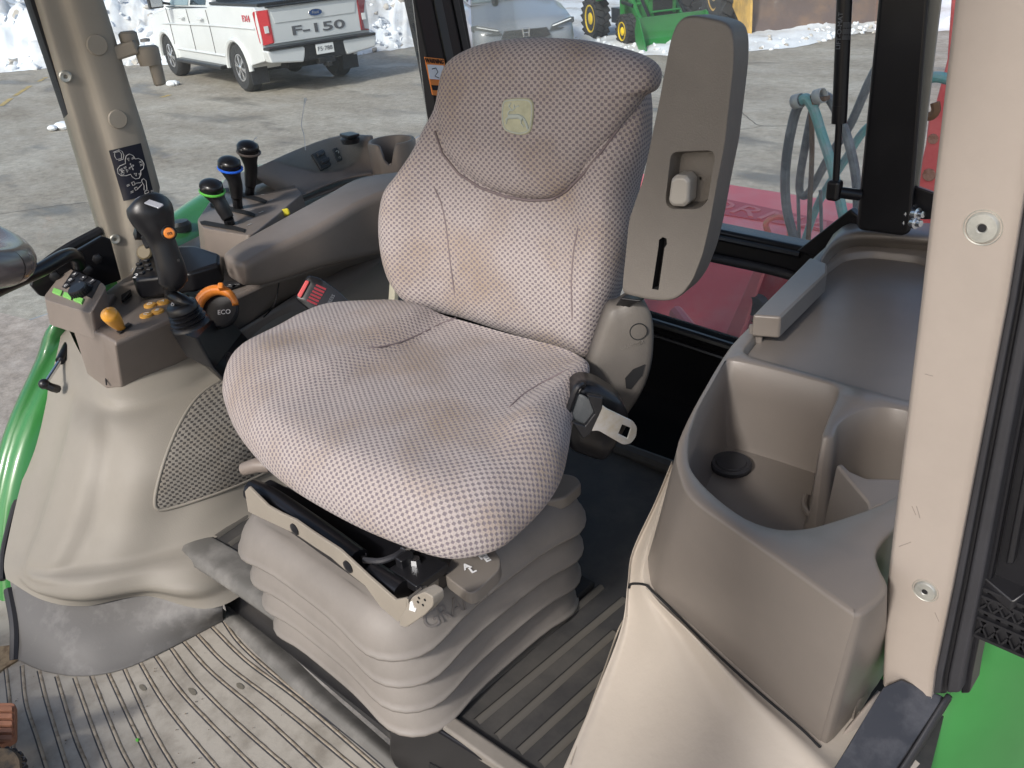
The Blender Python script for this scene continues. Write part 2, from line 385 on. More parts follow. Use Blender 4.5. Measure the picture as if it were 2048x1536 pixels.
    wr = n.new('ShaderNodeMapRange'); wr.inputs[1].default_value = 0; wr.inputs[2].default_value = .25; l.new(wet, wr.inputs[0])
    wn = n.new('ShaderNodeMapRange'); wn.inputs[1].default_value = .56; wn.inputs[2].default_value = .66; l.new(N(.5, 6, .55, (1, 2.6, 1)), wn.inputs[0])
    W = mth('MAXIMUM', wr.outputs[0], mth('MULTIPLY', wn.outputs[0], .7))
    m3 = n.new('ShaderNodeMix'); m3.data_type = 'RGBA'; m3.inputs[7].default_value = (.095, .08, .062, 1)
    l.new(W, m3.inputs[0]); l.new(m2.outputs[2], m3.inputs[6]); l.new(m3.outputs[2], b.inputs['Base Color'])
    rr = n.new('ShaderNodeMapRange'); rr.inputs[3].default_value = .85; rr.inputs[4].default_value = .22; l.new(W, rr.inputs[0]); l.new(rr.outputs[0], b.inputs['Roughness'])
    bp = n.new('ShaderNodeBump'); bp.inputs['Strength'].default_value = .25; bp.inputs['Distance'].default_value = .01
    l.new(N(45, 5, .7), bp.inputs['Height']); l.new(bp.outputs[0], b.inputs['Normal'])
    return m
GRD = ground_mat()
SNOW = mat('snow', (.70, .72, .76), .7, dirt=(.40, .37, .34), vs=.7, bump2=.0, grain=.2, gs=40)
SNOWC = mat('clean_snow', (.70, .72, .76), .6)
DIRTS = mat('dirty_snow', (.45, .42, .39), .9, dirt=(.2, .17, .14), vs=2)
CRACK = mat('crack_filler', (.05, .048, .045), .9)
PAINTY = mat('faded_yellow_line', (.42, .30, .10), .8, dirt=(.2, .17, .13), vs=3)
exec_parts = []
# ================================================================ GROUND, SNOW
GZ = -1.15
g = MB(); g.add([(-160, -60, GZ), (120, -60, GZ), (120, 160, GZ), (-160, 160, GZ)], [(0, 1, 2, 3)])
tag(g.build('asphalt', GRD), kind='structure')
def G(px, py): return P(px, py, z=GZ)
edge = [(-900, 260), (-300, 190), (0, 146), (240, 132), (420, 128), (700, 112), (840, 92), (1000, 88), (1130, 92), (1240, 104), (1330, 112), (1500, 104), (1620, 88), (1730, 68), (1900, 62), (2300, 20), (2900, -60)]
E0 = cr([G(*p) for p in edge], 26)
cx0 = Vector((-5, -2, 0))
def bank(px_s):
    # height of ploughed heaps along the lot edge
    return px_s
rows = []
nE = len(E0); ts = [0, .05, .12, .22, .35, .5, .68, .88, 1.1, 1.35, 1.6, 1.9, 2.2, 2.6, 3, 3.5, 4, 4.7, 5.5, 6.5, 8, 10, 13, 17, 24, 34, 50, 80]
amps = [1.0]*2+[1.1, 1.15, .9, .95, 1.0, .35, .1, .08, .12, .10, .10, .18, .25, .3, .3]
def snow_h(q, t, am):
    nn = noise.fractal(q*.9, .9, 2, 6); n2 = noise.noise(q*3.1); n3 = noise.noise(q*7+Vector((3, 1, 0)))
    h = am*(sst(-.1, 2.3, t)*(1-.45*sst(3, 7, t)))*(.95+.5*nn)+.05*min(t*2, 1)*(1+n2)+.05*n3*min(t*3, 1)*(.3+am)
    if am > .5: h += (.20*abs(n2)+.10*abs(n3))*sst(.1, .9, t)
    return max(h, 0)
def am_at(s):
    k = int(min(s, len(amps)-2)); return lerp(amps[k], amps[k+1], min(s-k, 1))
def dir_at(p): return (Vector((p.x, p.y, 0))-Vector((2, -6, 0))).normalized()
mb = MB(); vs = []; fs = []
for i, p in enumerate(E0):
    d = dir_at(p); jag = noise.noise(p*1.6)*.30+noise.noise(p*5)*.10
    for t in ts:
        q = p+d*(t+jag); vs.append(Vector((q.x, q.y, GZ+.008+(snow_h(q, t, am_at(i/26)) if t > 0 else 0))))
nT = len(ts)
for i in range(nE-1):
    for j in range(nT-1): fs.append((i*nT+j, (i+1)*nT+j, (i+1)*nT+j+1, i*nT+j+1))
mb.add(vs, fs); tag(mb.build('snow', SNOW, ang=180), kind='structure')
mb = MB(); md = MB(); rnd = random.Random(3)
for i in range(1500):
    s = rnd.random()*(nE-2); k = int(s); p = E0[k].lerp(E0[k+1], s-k); am = am_at(s/26)
    if am < .5 and rnd.random() < .6: continue
    t = rnd.random()**1.4*(2.6 if am > .5 else 1.2); r = rnd.uniform(.03, .10)*(1.5 if am > .5 and rnd.random() < .3 else (.9 if am > .5 else .55))
    q = p+dir_at(p)*t; q.z = 0; q.z = GZ+snow_h(Vector((q.x, q.y, p.z)), t, am)+r*.15
    R = Matrix.Rotation(rnd.random()*3, 3, 'Z')@Matrix.Rotation(rnd.random()*3, 3, 'X')
    tgt = (md if rnd.random() < .2 else mb); tgt.sphere(q, r, 6, 4, sc_=(1, rnd.uniform(.6, 1), rnd.uniform(.5, .9)), R=R)
    for vi in range(len(tgt.v)-30, len(tgt.v)):
        tgt.v[vi] = tgt.v[vi]+Vector((noise.noise(tgt.v[vi]*9), noise.noise(tgt.v[vi]*9+Vector((5, 0, 0))), noise.noise(tgt.v[vi]*9+Vector((0, 5, 0)))))*r*.7
tag(mb.build('snow_lumps', SNOWC, ang=60), kind='stuff'); tag(md.build('dirty_snow_lumps', DIRTS, ang=60), kind='stuff')
# loose chunks on the lot
for px, py, r, lab in ((342, 172, .10, 'small white snow chunk lying below the hanging grey swivel arm'), (118, 258, .13, 'lump of melting snow lying on the open lot left of the decal pillar')):
    mb = MB(); c = G(px, py); rnd = random.Random(px)
    for i in range(5):
        mb.sphere(c+Vector((rnd.uniform(-1, 1)*r*1.4, rnd.uniform(-1, 1)*r*1.4, r*.35)), r*rnd.uniform(.5, 1), 9, 6, sc_=(1.3, 1, .6))
    tag(mb.build('snow_chunk', SNOWC), lab, 'snow chunk', 'snow chunks lying on the lot')
# painted yellow line, dashed by wear
mb = MB()
for a_, b_ in (((2, 212), (22, 197)), ((28, 193), (60, 172)), ((78, 163), (92, 155)), ((-60, 250), (-10, 222)), ((322, 195), (340, 190))):
    A, B = G(*a_), G(*b_); d = (B-A).normalized(); s_ = Vector((-d.y, d.x, 0))*.05
    mb.add([A-s_+Vector((0, 0, .004)), A+s_+Vector((0, 0, .004)), B+s_+Vector((0, 0, .004)), B-s_+Vector((0, 0, .004))], [(0, 1, 2, 3)])
tag(mb.build('painted_line', PAINTY), kind='structure')
# pavement joint and cracks
mb = MB()
def crk(pts, w_):
    q = cr([G(*p) for p in pts], 8)
    vs = []
    for i, p in enumerate(q):
        d = (q[min(i+1, len(q)-1)]-q[max(i-1, 0)]).normalized(); s_ = Vector((-d.y, d.x, 0))*w_*(.6+.6*abs(noise.noise(p*7)))
        j = Vector((noise.noise(p*5), noise.noise(p*5+Vector((9, 0, 0))), 0))*.025
        vs += [p-s_+j+Vector((0, 0, .004)), p+s_+j+Vector((0, 0, .004))]
    mb.add(vs, [(2*i, 2*i+2, 2*i+3, 2*i+1) for i in range(len(q)-1)])
crk([(-100, 442), (0, 428), (130, 410), (200, 402)], .006); crk([(300, 393), (380, 382), (430, 372), (600, 352)], .005)
crk([(1280, 120), (1312, 140), (1330, 158), (1330, 172)], .009); crk([(1478, 222), (1500, 240), (1528, 252), (1640, 250), (1760, 240)], .007); crk([(1300, 280), (1480, 260), (1528, 252)], .006)
tag(mb.build('pavement_crack', CRACK), kind='structure')

# ================================================================ PICKUP TRUCK
A = G(497, 183); Bq = G(338, 150); fwd = (Bq-A); fwd.z = 0; fwd.normalize(); fwd = Matrix.Rotation(rad(-1), 3, 'Z')@fwd; lft = Vector((0, 0, 1)).cross(fwd)
O = A-lft*.93
TM = Matrix(((fwd.x, lft.x, 0, O.x), (fwd.y, lft.y, 0, O.y), (0, 0, .94, GZ), (0, 0, 0, 1))); WM = Matrix(((fwd.x, lft.x, 0, O.x), (fwd.y, lft.y, 0, O.y), (0, 0, 1, GZ), (0, 0, 0, 1)))
trk = thing('pickup_truck', 'white crew cab pickup truck parked on the wet lot with its tailgate towards the camera', 'pickup truck', (O.x, O.y, GZ))
WB = 3.68
def arch(c, r, n=12, z0=.40, sgn=1):
    out = []
    for i in range(n+1):
        t = math.pi*i/n; out.append((c-sgn*math.cos(t)*r, z0+math.sin(t)*r*1.02))
    return out
prof = [(-1.12, .60), (-1.16, .9), (-1.17, 1.40), (-1.10, 1.46), (.9, 1.46), (1.0, 1.42), (3.25, 1.36), (3.5, 1.34), (4.2, 1.24), (4.48, 1.12), (4.55, .7), (4.5, .48)]
prof += [(4.2, .45)]+arch(WB, .47, sgn=-1)+[(3.15, .42), (.5, .42)]+arch(0, .47, sgn=-1)+[(-.55, .5)]
def sect(y, inset=0): return [Vector((x, y, z)) for x, z in prof]
mb = MB(TM)
ys = [(-1.0, 0), (1.0, 0)]
mb.prism([Vector((x, -.985, z)) for x, z in prof], (0, 1.97, 0))
body = mb.build('body', WHITEP, trk, bevel=.05, seg=3)
# bulging belt line and fender flares
for s_ in (1, -1):
    mb = MB(TM)
    mb.tube([(-1.0, s_*.985, 1.12), (.9, s_*.99, 1.12), (3.3, s_*.985, 1.08), (4.2, s_*.95, 1.02)], .02, 8)
    mb.tube([(.55, s_*.985, .60), (3.1, s_*.985, .60)], .025, 8)
    mb.build('side_crease', WHITEP, trk)
    for c in (0, WB):
        mb = MB(TM); pts = [(c-math.cos(t)*.50, s_*.985, .40+math.sin(t)*.51) for t in [math.pi*i/14 for i in range(15)]]
        mb.tube(pts, .045, 8, flat=1); mb.build('fender_flare', WHITEP, trk)
# cab
mb = MB(TM)
lo = [(1.02, 1.38), (1.05, 1.90), (1.35, 1.96), (2.5, 1.96), (2.75, 1.92), (3.45, 1.36)]
mb.frust([Vector((x, -(.94 if z < 1.5 else .74), z)) for x, z in lo], [Vector((x, (.94 if z < 1.5 else .74), z)) for x, z in lo])
mb.build('cab', WHITEP, trk, bevel=.05, seg=3)
def side_y(z): return lerp(.94, .74, min(max((z-1.38)/.5, 0), 1))+.006
for s_ in (1, -1):
    for pts, nm in (([(1.22, 1.46), (1.24, 1.84), (2.02, 1.87), (2.0, 1.45)], 'rear_door_window'), ([(2.12, 1.44), (2.14, 1.87), (2.62, 1.86), (3.22, 1.43)], 'front_door_window')):
        mb = MB(TM); mb.prism([Vector((x, s_*side_y(z), z)) for x, z in pts], (0, s_*.008, 0)); mb.build(nm, TINT if nm[0] == 'r' else PALEW, trk)
    mb = MB(TM); mb.tube([(1.05, s_*.955, 1.415), (3.3, s_*.955, 1.40)], .012, 6); mb.build('window_trim', BLKM, trk)
    for x in (1.03, 2.05, 3.22):
        mb = MB(TM); mb.tube([(x, s_*.988, .62), (x, s_*.988, 1.1), (x+.03, s_*.987, 1.38)], .007, 4); mb.build('door_seam', BLKR, trk)
    for x in (1.25, 2.25):
        mb = MB(TM); mb.obox((x, s_*1.03, 1.22), (x+.22, s_*1.03, 1.22), .05, .045); mb.build('door_handle', WHITEP, trk, bevel=.015)
    mb = MB(TM); mb.obox((2.85, s_*1.0, 1.46), (2.88, s_*1.22, 1.52), .06, .05); mb.box((2.88, s_*1.27, 1.58), (.14, .26, .34))
    mr_ = mb.build('wing_mirror', BLKM, trk, bevel=.04, seg=3)
    mb = MB(TM); mb.box((2.805, s_*1.27, 1.58), (.012, .21, .28)); mb.build('mirror_glass', CHRO, mr_)
    mb = MB(TM); mb.obox((.62, s_*1.03, .40), (3.0, s_*1.03, .40), .16, .07); mb.build('side_step', BLKM, trk, bevel=.02)
mb = MB(TM); mb.prism([Vector((2.78, -.68, 1.88)), Vector((2.78, .68, 1.88)), Vector((3.40, .82, 1.42)), Vector((3.40, -.82, 1.42))], (.012, 0, .012)); mb.build('windscreen', TINT, trk)
mb = MB(TM); mb.prism([Vector((1.02, -.66, 1.86)), Vector((1.02, .66, 1.86)), Vector((.995, .8, 1.50)), Vector((.995, -.8, 1.50))], (-.012, 0, 0)); mb.build('rear_window', TINT, trk)
mb = MB(TM); mb.box((-.07, 0, 1.485), (2.12, 1.86, .05)); tc_ = mb.build('bed_cover', BLKM, trk, bevel=.015)
for k in (-.45, .25):
    mb = MB(TM); mb.box((k, 0, 1.512), (.02, 1.84, .006)); mb.build('cover_rib', BLKR, tc_)
# tailgate
mb = MB(TM); mb.prism([Vector((-1.178, y, z)) for y, z in ((-.80, .86), (.80, .86), (.80, 1.42), (-.80, 1.42))], (-.022, 0, 0)); tg = mb.build('tailgate', WHITEP, trk, bevel=.018, seg=3)
mb = MB(TM); mb.prism([Vector((-1.201, y, z)) for y, z in ((-.72, 1.18), (.72, 1.18), (.76, 1.36), (-.76, 1.36))], (-.010, 0, 0)); mb.build('tailgate_upper_panel', WHITEP, tg, bevel=.008)
mb = MB(TM); mb.box((-1.205, 0, 1.44), (.07, 1.66, .03)); mb.build('spoiler', BLKM, tg, bevel=.008)
mb = MB(TM); mb.lathe((-1.21, 0, 1.255), (-1, 0, 0), [(.02, 0), (.055, 0), (.055, .012), (.02, .014)], 20)
LM = TM@Matrix(((0, 0, -1, -1.204), (-1, 0, 0, 0), (0, 1, 0, 0), (0, 0, 0, 1)))
def TMt(y, z, off=0): return TM@Matrix(((0, 0, -1, -1.204-off), (-1, 0, 0, y), (0, 1, 0, z), (0, 0, 0, 1)))
mb2 = MB(TMt(0, 1.27, .011)); mb2.prism([Vector((math.cos(t)*.115, math.sin(t)*.05, 0)) for t in [2*math.pi*i/28 for i in range(28)]], (0, 0, .012))
BLUEM = mat('dark_blue_badge', (.015, .05, .16), .25, coat=.5)
em = mb2.build('oval_emblem', BLUEM, tg)
mb2 = MB(TMt(0, 1.27, .0)); mb2.tube([Vector((math.cos(t)*.118, math.sin(t)*.052, .018)) for t in [2*math.pi*i/28 for i in range(29)]], .006, 5, cap=False); mb2.build('emblem_rim', CHRO, em)
text('emblem_script', 'Ford', .062, TMt(0, 1.27, .024), CHRO, em, ext=.001)
text('tailgate_letters', 'F-150', .20, TMt(-.02, 1.02, .001), mat('dark_letter', (.10, .10, .11), .4), tg, ext=.004, sx=2.15, bold=.004)
text('side_badge', 'FX4', .14, TM@Matrix(((-1, 0, 0, -.72), (0, 0, 1, .992), (0, 1, 0, 1.27), (0, 0, 0, 1))), RED2, trk, ext=.003, sx=1.35, bold=.004)
for s_ in (1, -1):
    mb = MB(TM)
    a_ = [Vector((-1.13, s_*.80, .98)), Vector((-1.13, s_*.80, 1.40)), Vector((-1.16, s_*1.0, 1.40)), Vector((-1.16, s_*1.0, .92))]
    mb.prism([Vector((-1.20, s_*.815, 1.40)), Vector((-1.20, s_*.815, .88)), Vector((-1.18, s_*.96, .86)), Vector((-1.10, s_*.995, .90)), Vector((-1.04, s_*.995, 1.36)), Vector((-1.08, s_*.995, 1.39)), Vector((-1.17, s_*.985, 1.40))], (.0, -s_*.05, 0))
    tl = mb.build('tail_light', RED2, trk, bevel=.01)
    mb = MB(TM); mb.box((-1.203, s_*.88, 1.10), (.01, .07, .11)); mb.build('reversing_lamp', WHI, tl)
# bumper
for s_ in (1, -1):
    mb = MB(TM); mb.prism([Vector((-1.34, s_*y, z)) for y, z in ((.40, .52), (.96, .58), (1.0, .78), (.30, .78))], (.22, 0, 0)); mb.build('bumper_corner', WHITEP, trk, bevel=.03, seg=3)
mb = MB(TM); mb.box((-1.25, 0, .80), (.24, 1.95, .045)); mb.box((-1.27, 0, .66), (.14, .74, .26)); mb.box((-1.3, 0, .5), (.14, .3, .10)); mb.box((-1.36, 0, .44), (.2, .08, .08)); mb.build('bumper_step', BLKM, trk, bevel=.012)
mb = MB(TM); mb.box((-1.352, 0, .69), (.012, .32, .165)); pl = mb.build('licence_plate', WHI, trk, bevel=.004)
text('plate_number', 'F5·788', .10, TM@Matrix(((0, 0, -1, -1.3605), (-1, 0, 0, 0), (0, 1, 0, .69), (0, 0, 0, 1))), NAVY, pl, ext=.001)
# underbody, wheels
mb = MB(TM); mb.box((1.7, 0, .48), (5.0, .9, .2)); mb.tube([(0, -.8, .36), (0, .8, .36)], .06, 8); mb.sphere((0, 0, .36), .16, 12, 8); mb.build('chassis', DARK, trk)
def wheel(M, c, s_, r=.40, w_=.27, par=None, rimm=CHRO, spokes=6, rr=.56, tread=False, name='wheel', hub=None):
    """wheel lying in the local xz plane, outer face towards s_*y"""
    mb = MB(M); R0 = r; y0 = c[1]; prof_ = [(r*rr, -w_/2), (r*.86, -w_/2), (r*.97, -w_*.36), (r, -w_*.2), (r, w_*.2), (r*.97, w_*.36), (r*.86, w_/2), (r*rr*1.04, w_/2*.96), (r*rr, w_/2*.8)]
    mb.lathe(c, (0, s_, 0), prof_, 36, cap=True)
    if tread:
        for k in range(20):
            t = 2*math.pi*k/20
            for q in (-1, 1):
                p = Vector((c[0]+math.cos(t+q*.07)*r*1.0, c[1]+q*w_*.26, c[2]+math.sin(t+q*.07)*r*1.0))
                mb.box(p, (.10*r/.4, w_*.46, .045*r/.4), Matrix.Rotation(-t, 3, 'Y')@Matrix.Rotation(q*.5, 3, 'X')@Matrix.Rotation(rad(90), 3, 'Y'))
    ty = mb.build(name, TYRE, par)
    mb = MB(M); C_ = Vector(c)+Vector((0, s_*w_*.36, 0))
    if spokes:
        mb.lathe(C_-Vector((0, s_*.06, 0)), (0, s_, 0), [(r*rr*.99, 0), (r*rr*.99, .085), (r*rr*.90, .085), (r*rr*.86, .02)], 36, cap=False)
        mb.lathe(C_, (0, s_, 0), [(r*.12, -.04), (r*.12, .03), (r*.06, .045), (.001, .045)], 16)
        for k in range(spokes):
            t = 2*math.pi*(k+.25)/spokes
            for dt in (-.13, .13):
                a_ = C_+Vector((math.cos(t)*r*.1, s_*.01, math.sin(t)*r*.1)); b_ = C_+Vector((math.cos(t+dt)*r*rr*.93, s_*.0, math.sin(t+dt)*r*rr*.93))
                mb.obox(a_, b_, r*.075, .03, upv=(0, 1, 0))
    else:
        mb.lathe(C_, (0, s_, 0), [(r*rr*.99, -.02), (r*rr*.99, .03), (r*rr*.9, .03), (r*rr*.82, -.05), (r*.34, -.05), (r*.26, .02), (r*.12, .04), (.001, .04)], 36)
        for k in range(8):
            t = 2*math.pi*k/8; mb.sphere(C_+Vector((math.cos(t)*r*.28, s_*(-.035), math.sin(t)*r*.28)), r*.035, 6, 5)
    rim = mb.build('rim', rimm, ty, bevel=.0)
    if spokes:
        mb = MB(M); mb.lathe(C_-Vector((0, s_*.10, 0)), (0, s_, 0), [(r*rr*.98, 0), (.001, .001)], 24); mb.build('brake', DARK, ty)
    return ty
for x in (0, WB):
    for s_ in (1, -1): wheel(WM, (x, s_*.86, .40), s_, .405, .27, trk)
for s_ in (1, -1):
    mb = MB(TM); mb.box((-.50, s_*.86, .34), (.02, .30, .34)); mb.build('mud_flap', BLKR, trk)

# ================================================================ SEDAN
c = P(1050, 52, z=GZ+.70); hd = (Vector((CAM.x, CAM.y, 0))-Vector((c.x, c.y, 0))).normalized()
hd = Matrix.Rotation(rad(9), 3, 'Z')@hd; lf = Vector((0, 0, 1)).cross(hd); O = Vector((c.x, c.y, 0))
SM = Matrix(((hd.x, lf.x, 0, O.x), (hd.y, lf.y, 0, O.y), (0, 0, 1, GZ), (0, 0, 0, 1)))   # x=0 at the nose, body towards -x
sed = thing('sedan', 'blue grey compact sedan facing the camera on the snow behind the seat', 'car', (O.x, O.y, GZ))
def ring(x, hw, zb, zs, zt, crown):
    pts = [(-hw*.86, zb), (-hw*.97, zb+.1), (-hw, (zb+zs)/2), (-hw*.97, zs), (-hw*.80, lerp(zs, zt, .85)), (-hw*.4, zt+crown*.8), (0, zt+crown)]
    pts += [(-y, z) for y, z in pts[-2::-1]]
    return [Vector((x, y, z)) for y, z in pts]
mb = MB(SM); st = [(.0, .55, .30, .50, .56, .02), (-.06, .76, .22, .60, .68, .02), (-.22, .87, .2, .70, .78, .02), (-.6, .90, .2, .78, .86, .03), (-1.1, .905, .2, .86, .95, .03), (-1.5, .91, .2, .90, 1.0, .02), (-3.4, .91, .2, .95, 1.02, .02), (-4.5, .86, .25, .95, 1.05, .02), (-4.65, .8, .35, .8, .9, 0)]
rg = [ring(*s) for s in st]; rg = list(zip(*[cr(list(q), 3) for q in zip(*rg)])); mb.loft([list(r) for r in rg]); mb.build('body', SILV, sed, ang=60)
mb = MB(SM)
gh = [(-1.25, .99), (-2.2, 1.38), (-2.9, 1.43), (-3.4, 1.38), (-4.2, 1.06)]
mb.frust([Vector((x, -(.80 if z < 1.1 else .58), z)) for x, z in gh], [Vector((x, (.80 if z < 1.1 else .58), z)) for x, z in gh]); mb.build('roof', SILV, sed, bevel=.05, seg=3)
mb = MB(SM); mb.prism([Vector((-1.30, -.72, 1.02)), Vector((-1.30, .72, 1.02)), Vector((-2.16, .55, 1.37)), Vector((-2.16, -.55, 1.37))], (.012, 0, .02)); mb.build('windscreen', PALEW, sed)
for s_ in (1, -1):
    mb = MB(SM); mb.prism([Vector((-1.5, s_*.80, 1.05)), Vector((-2.25, s_*.61, 1.35)), Vector((-3.3, s_*.61, 1.35)), Vector((-3.9, s_*.78, 1.08))], (0, s_*.012, 0)); mb.build('side_window', PALEW, sed)
    mb = MB(SM); mb.prism([Vector((.005, s_*.40, .60)), Vector((-.02, s_*.46, .69)), Vector((-.12, s_*.80, .77)), Vector((-.26, s_*.885, .75)), Vector((-.24, s_*.885, .67)), Vector((-.04, s_*.62, .60))], (.035, 0, 0)); hl = mb.build('headlight', mat('headlight_glass', (.10, .11, .12), .1, coat=1) if s_ == 1 else MATS['headlight_glass'], sed, bevel=.01)
    mb = MB(SM); mb.prism([Vector((.03, s_*.46, .66)), Vector((-.08, s_*.80, .735)), Vector((-.09, s_*.80, .75)), Vector((.02, s_*.46, .675))], (.02, 0, 0)); mb.build('running_lamp', WHI, hl)
    mb = MB(SM); mb.box((-1.75, s_*1.02, 1.06), (.12, .22, .15)); mb.box((-1.72, s_*.90, 1.02), (.05, .12, .03)); mb.build('wing_mirror', SILV, sed, bevel=.03, seg=3)
    mb = MB(SM); mb.prism([Vector((.05, s_*.50, .30)), Vector((.0, s_*.78, .32)), Vector((-.02, s_*.78, .42)), Vector((.04, s_*.62, .42))], (.03, 0, 0)); mb.build('lower_intake', DARK, sed)
    for x in (-.95, -3.65): wheel(SM, (x, s_*.80, .32), s_, .32, .21, sed)
mb = MB(SM); mb.prism([Vector((.02, y, z)) for y, z in ((-.42, .53), (-.36, .655), (.36, .655), (.42, .53), (.30, .50), (-.30, .50))], (.04, 0, 0)); gr = mb.build('grille', BLKR, sed, bevel=.006)
for k in range(5):
    mb = MB(SM); mb.box((.062, 0, .525+k*.026), (.006, .70, .006)); mb.build('grille_bar', BLKM, gr)
mb = MB(SM); mb.box((.05, 0, .34), (.05, .9, .12)); mb.build('lower_grille', DARK, sed, bevel=.01)
mb = MB(SM)
for s_ in (1, -1): mb.tube([Vector((.075, s_*.052, .665)), Vector((.075, s_*.036, .555))], .009, 6)
mb.tube([Vector((.075, -.04, .605)), Vector((.075, .04, .605))], .009, 6)
mb.tube([Vector((.072, -.064, .68)), Vector((.072, .064, .68)), Vector((.072, .05, .54)), Vector((.072, -.05, .54)), Vector((.072, -.064, .68))], .007, 6)
mb.build('emblem', CHRO, gr)
# ================================================================ DISTANT VEHICLES
def simple_car(px, py, name, label, cat, deg, body, s=1, pick=False):
    O = G(px, py); r_ = Matrix.Rotation(rad(deg), 3, 'Z'); f_ = r_@Vector((1, 0, 0)); l_ = r_@Vector((0, 1, 0))
    M = Matrix(((f_.x, l_.x, 0, O.x), (f_.y, l_.y, 0, O.y), (0, 0, 1, GZ), (0, 0, 0, 1)))
    t = thing(name, label, cat, (O.x, O.y, GZ))
    pf = [(-2.2, .4), (-2.3, .95), (-2.1, 1.02), (2.0, .98), (2.3, .85), (2.35, .4)]
    if pick: pf = [(-2.7, .55), (-2.75, 1.25), (1.3, 1.25), (2.4, 1.15), (2.55, .55)]
    pf += arch(1.45, .38, 8, .34, -1)+arch(-1.45, .38, 8, .34, -1)
    mb = MB(M); mb.prism([Vector((x*s, -.9*s, z*s)) for x, z in pf], (0, 1.8*s, 0)); mb.build('body', body, t, bevel=.05)
    gq = [(-1.6, 1.0), (-1.1, 1.42), (.4, 1.44), (1.3, .98)] if not pick else [(-.7, 1.2), (-.6, 1.8), (.7, 1.82), (1.4, 1.2)]
    mb = MB(M); mb.frust([Vector((x*s, -.8*s if z < 1.25 else -.62*s, z*s)) for x, z in gq], [Vector((x*s, .8*s if z < 1.25 else .62*s, z*s)) for x, z in gq]); mb.build('cabin', TINT, t, bevel=.04)
    for x in (-1.45, 1.45):
        for q in (1, -1): wheel(M, (x*s, q*.8*s, .34*s), q, .34*s, .22*s, t)
    return t
simple_car(255, 22, 'parked_car', 'distant dark windowed white car beyond the snow heap beside the decal pillar', 'car', 172, WHITEP, 1, False)
simple_car(40, 4, 'parked_car', 'distant grey pickup at the far left above the snow heap', 'car', 175, mat('grey_paint', (.10, .10, .11), .3), 1, True)
# flat trailer behind the snow heap
O = G(225, 62); mb_t = thing('flatbed_trailer', 'low flat trailer with dark frame behind the snow heap beside the decal pillar', 'trailer', O)
mb = MB(); mb.box(O+Vector((0, 0, .75)), (5.5, 2.2, .12)); mb.build('deck', mat('grey_deck', (.5, .5, .5), .7), mb_t, bevel=.01)
mb = MB(); mb.box(O+Vector((0, 0, .62)), (5.3, 2.0, .14)); mb.box(O+Vector((3.3, 0, .6)), (1.6, .2, .1)); mb.build('frame', DARK, mb_t)
for q in (-1, 1):
    wheel(Matrix.Translation((O.x, O.y, GZ)), (-.6, q*1.05, .35), q, .35, .2, mb_t); wheel(Matrix.Translation((O.x, O.y, GZ)), (.5, q*1.05, .35), q, .35, .2, mb_t)

# ================================================================ GREEN COMPACT TRACTOR WITH LOADER
O = G(1345, 94); hd = (Vector((CAM.x, CAM.y, 0))-Vector((O.x, O.y, 0))).normalized(); hd = Matrix.Rotation(rad(27), 3, 'Z')@hd; lf = Vector((0, 0, 1)).cross(hd)
KM = Matrix(((hd.x, lf.x, 0, O.x), (hd.y, lf.y, 0, O.y), (0, 0, 1, GZ), (0, 0, 0, 1)))
tr = thing('compact_tractor', 'small green tractor with yellow wheels and a front bucket on the snow', 'tractor', (O.x, O.y, GZ))
mb = MB(KM)
sec = [(.0, .03), (.42, .0), (.42, .03), (.1, .06), (.0, .20), (.06, .50), (.14, .56), (.10, .58), (-.05, .48), (-.08, .2), (-.02, .0)]
sec = [(.34, .0), (.38, .02), (.02, .05), (-.10, .16), (-.13, .34), (-.04, .56), (-.0, .56), (-.09, .34), (-.06, .18), (.04, .09)]
outer = [Vector((x, -.68, z)) for x, z in sec]; mb.prism(outer, (0, 1.36, 0))
bk = mb.build('loader_bucket', GREEN2, tr)
for s_ in (1, -1):
    mb = MB(KM); mb.prism([Vector((x, s_*.67, z)) for x, z in ((.36, .0), (.02, .03), (-.11, .16), (-.14, .34), (-.05, .57), (.03, .54))], (0, s_*.02, 0)); mb.build('bucket_side', GREEN2, bk)
    mb = MB(KM); mb.obox((-.12, s_*.42, .30), (-.62, s_*.42, .55), .07, .11); mb.obox((-.62, s_*.42, .55), (-1.25, s_*.44, 1.25), .07, .12); mb.obox((-1.25, s_*.44, 1.30), (-1.3, s_*.42, .5), .08, .14); mb.build('loader_arm', GREEN2, tr, bevel=.01)
    mb = MB(KM); mb.tube([(-.14, s_*.36, .45), (-.70, s_*.36, .95)], .03, 8); mb.tube([(-.7, s_*.46, .7), (-1.2, s_*.46, .75)], .035, 8); mb.build('hydraulic_cylinder', BLK, tr)
    wheel(KM, (-.75, s_*.58, .28), s_, .28, .2, tr, YEL, 0, .60, True, 'wheel')
    wheel(KM, (-2.15, s_*.62, .42), s_, .42, .28, tr, YEL, 0, .62, True, 'wheel')
    mb = MB(KM); mb.patch([[(-2.7, s_*.48, .95), (-2.4, s_*.48, 1.08), (-1.9, s_*.48, 1.05), (-1.6, s_*.48, .8)], [(-2.7, s_*.82, .93), (-2.4, s_*.82, 1.05), (-1.9, s_*.82, 1.02), (-1.6, s_*.82, .78)]], 4, 1); mb.build('rear_fender', GREEN2, tr, solid=.03)
mb = MB(KM); hr = [[Vector((x, y, z)) for y, z in ((-.26, .5), (-.28, .8), (-.22, zt), (0, zt+.04), (.22, zt), (.28, .8), (.26, .5))] for x, zt in ((-.42, .92), (-.5, 1.02), (-.9, 1.10), (-1.55, 1.16))]
mb.loft(hr); hood = mb.build('hood', GREEN2, tr)
mb = MB(KM); mb.box((-.415, 0, .74), (.03, .40, .36)); gri = mb.build('grille', DARK, hood, bevel=.02)
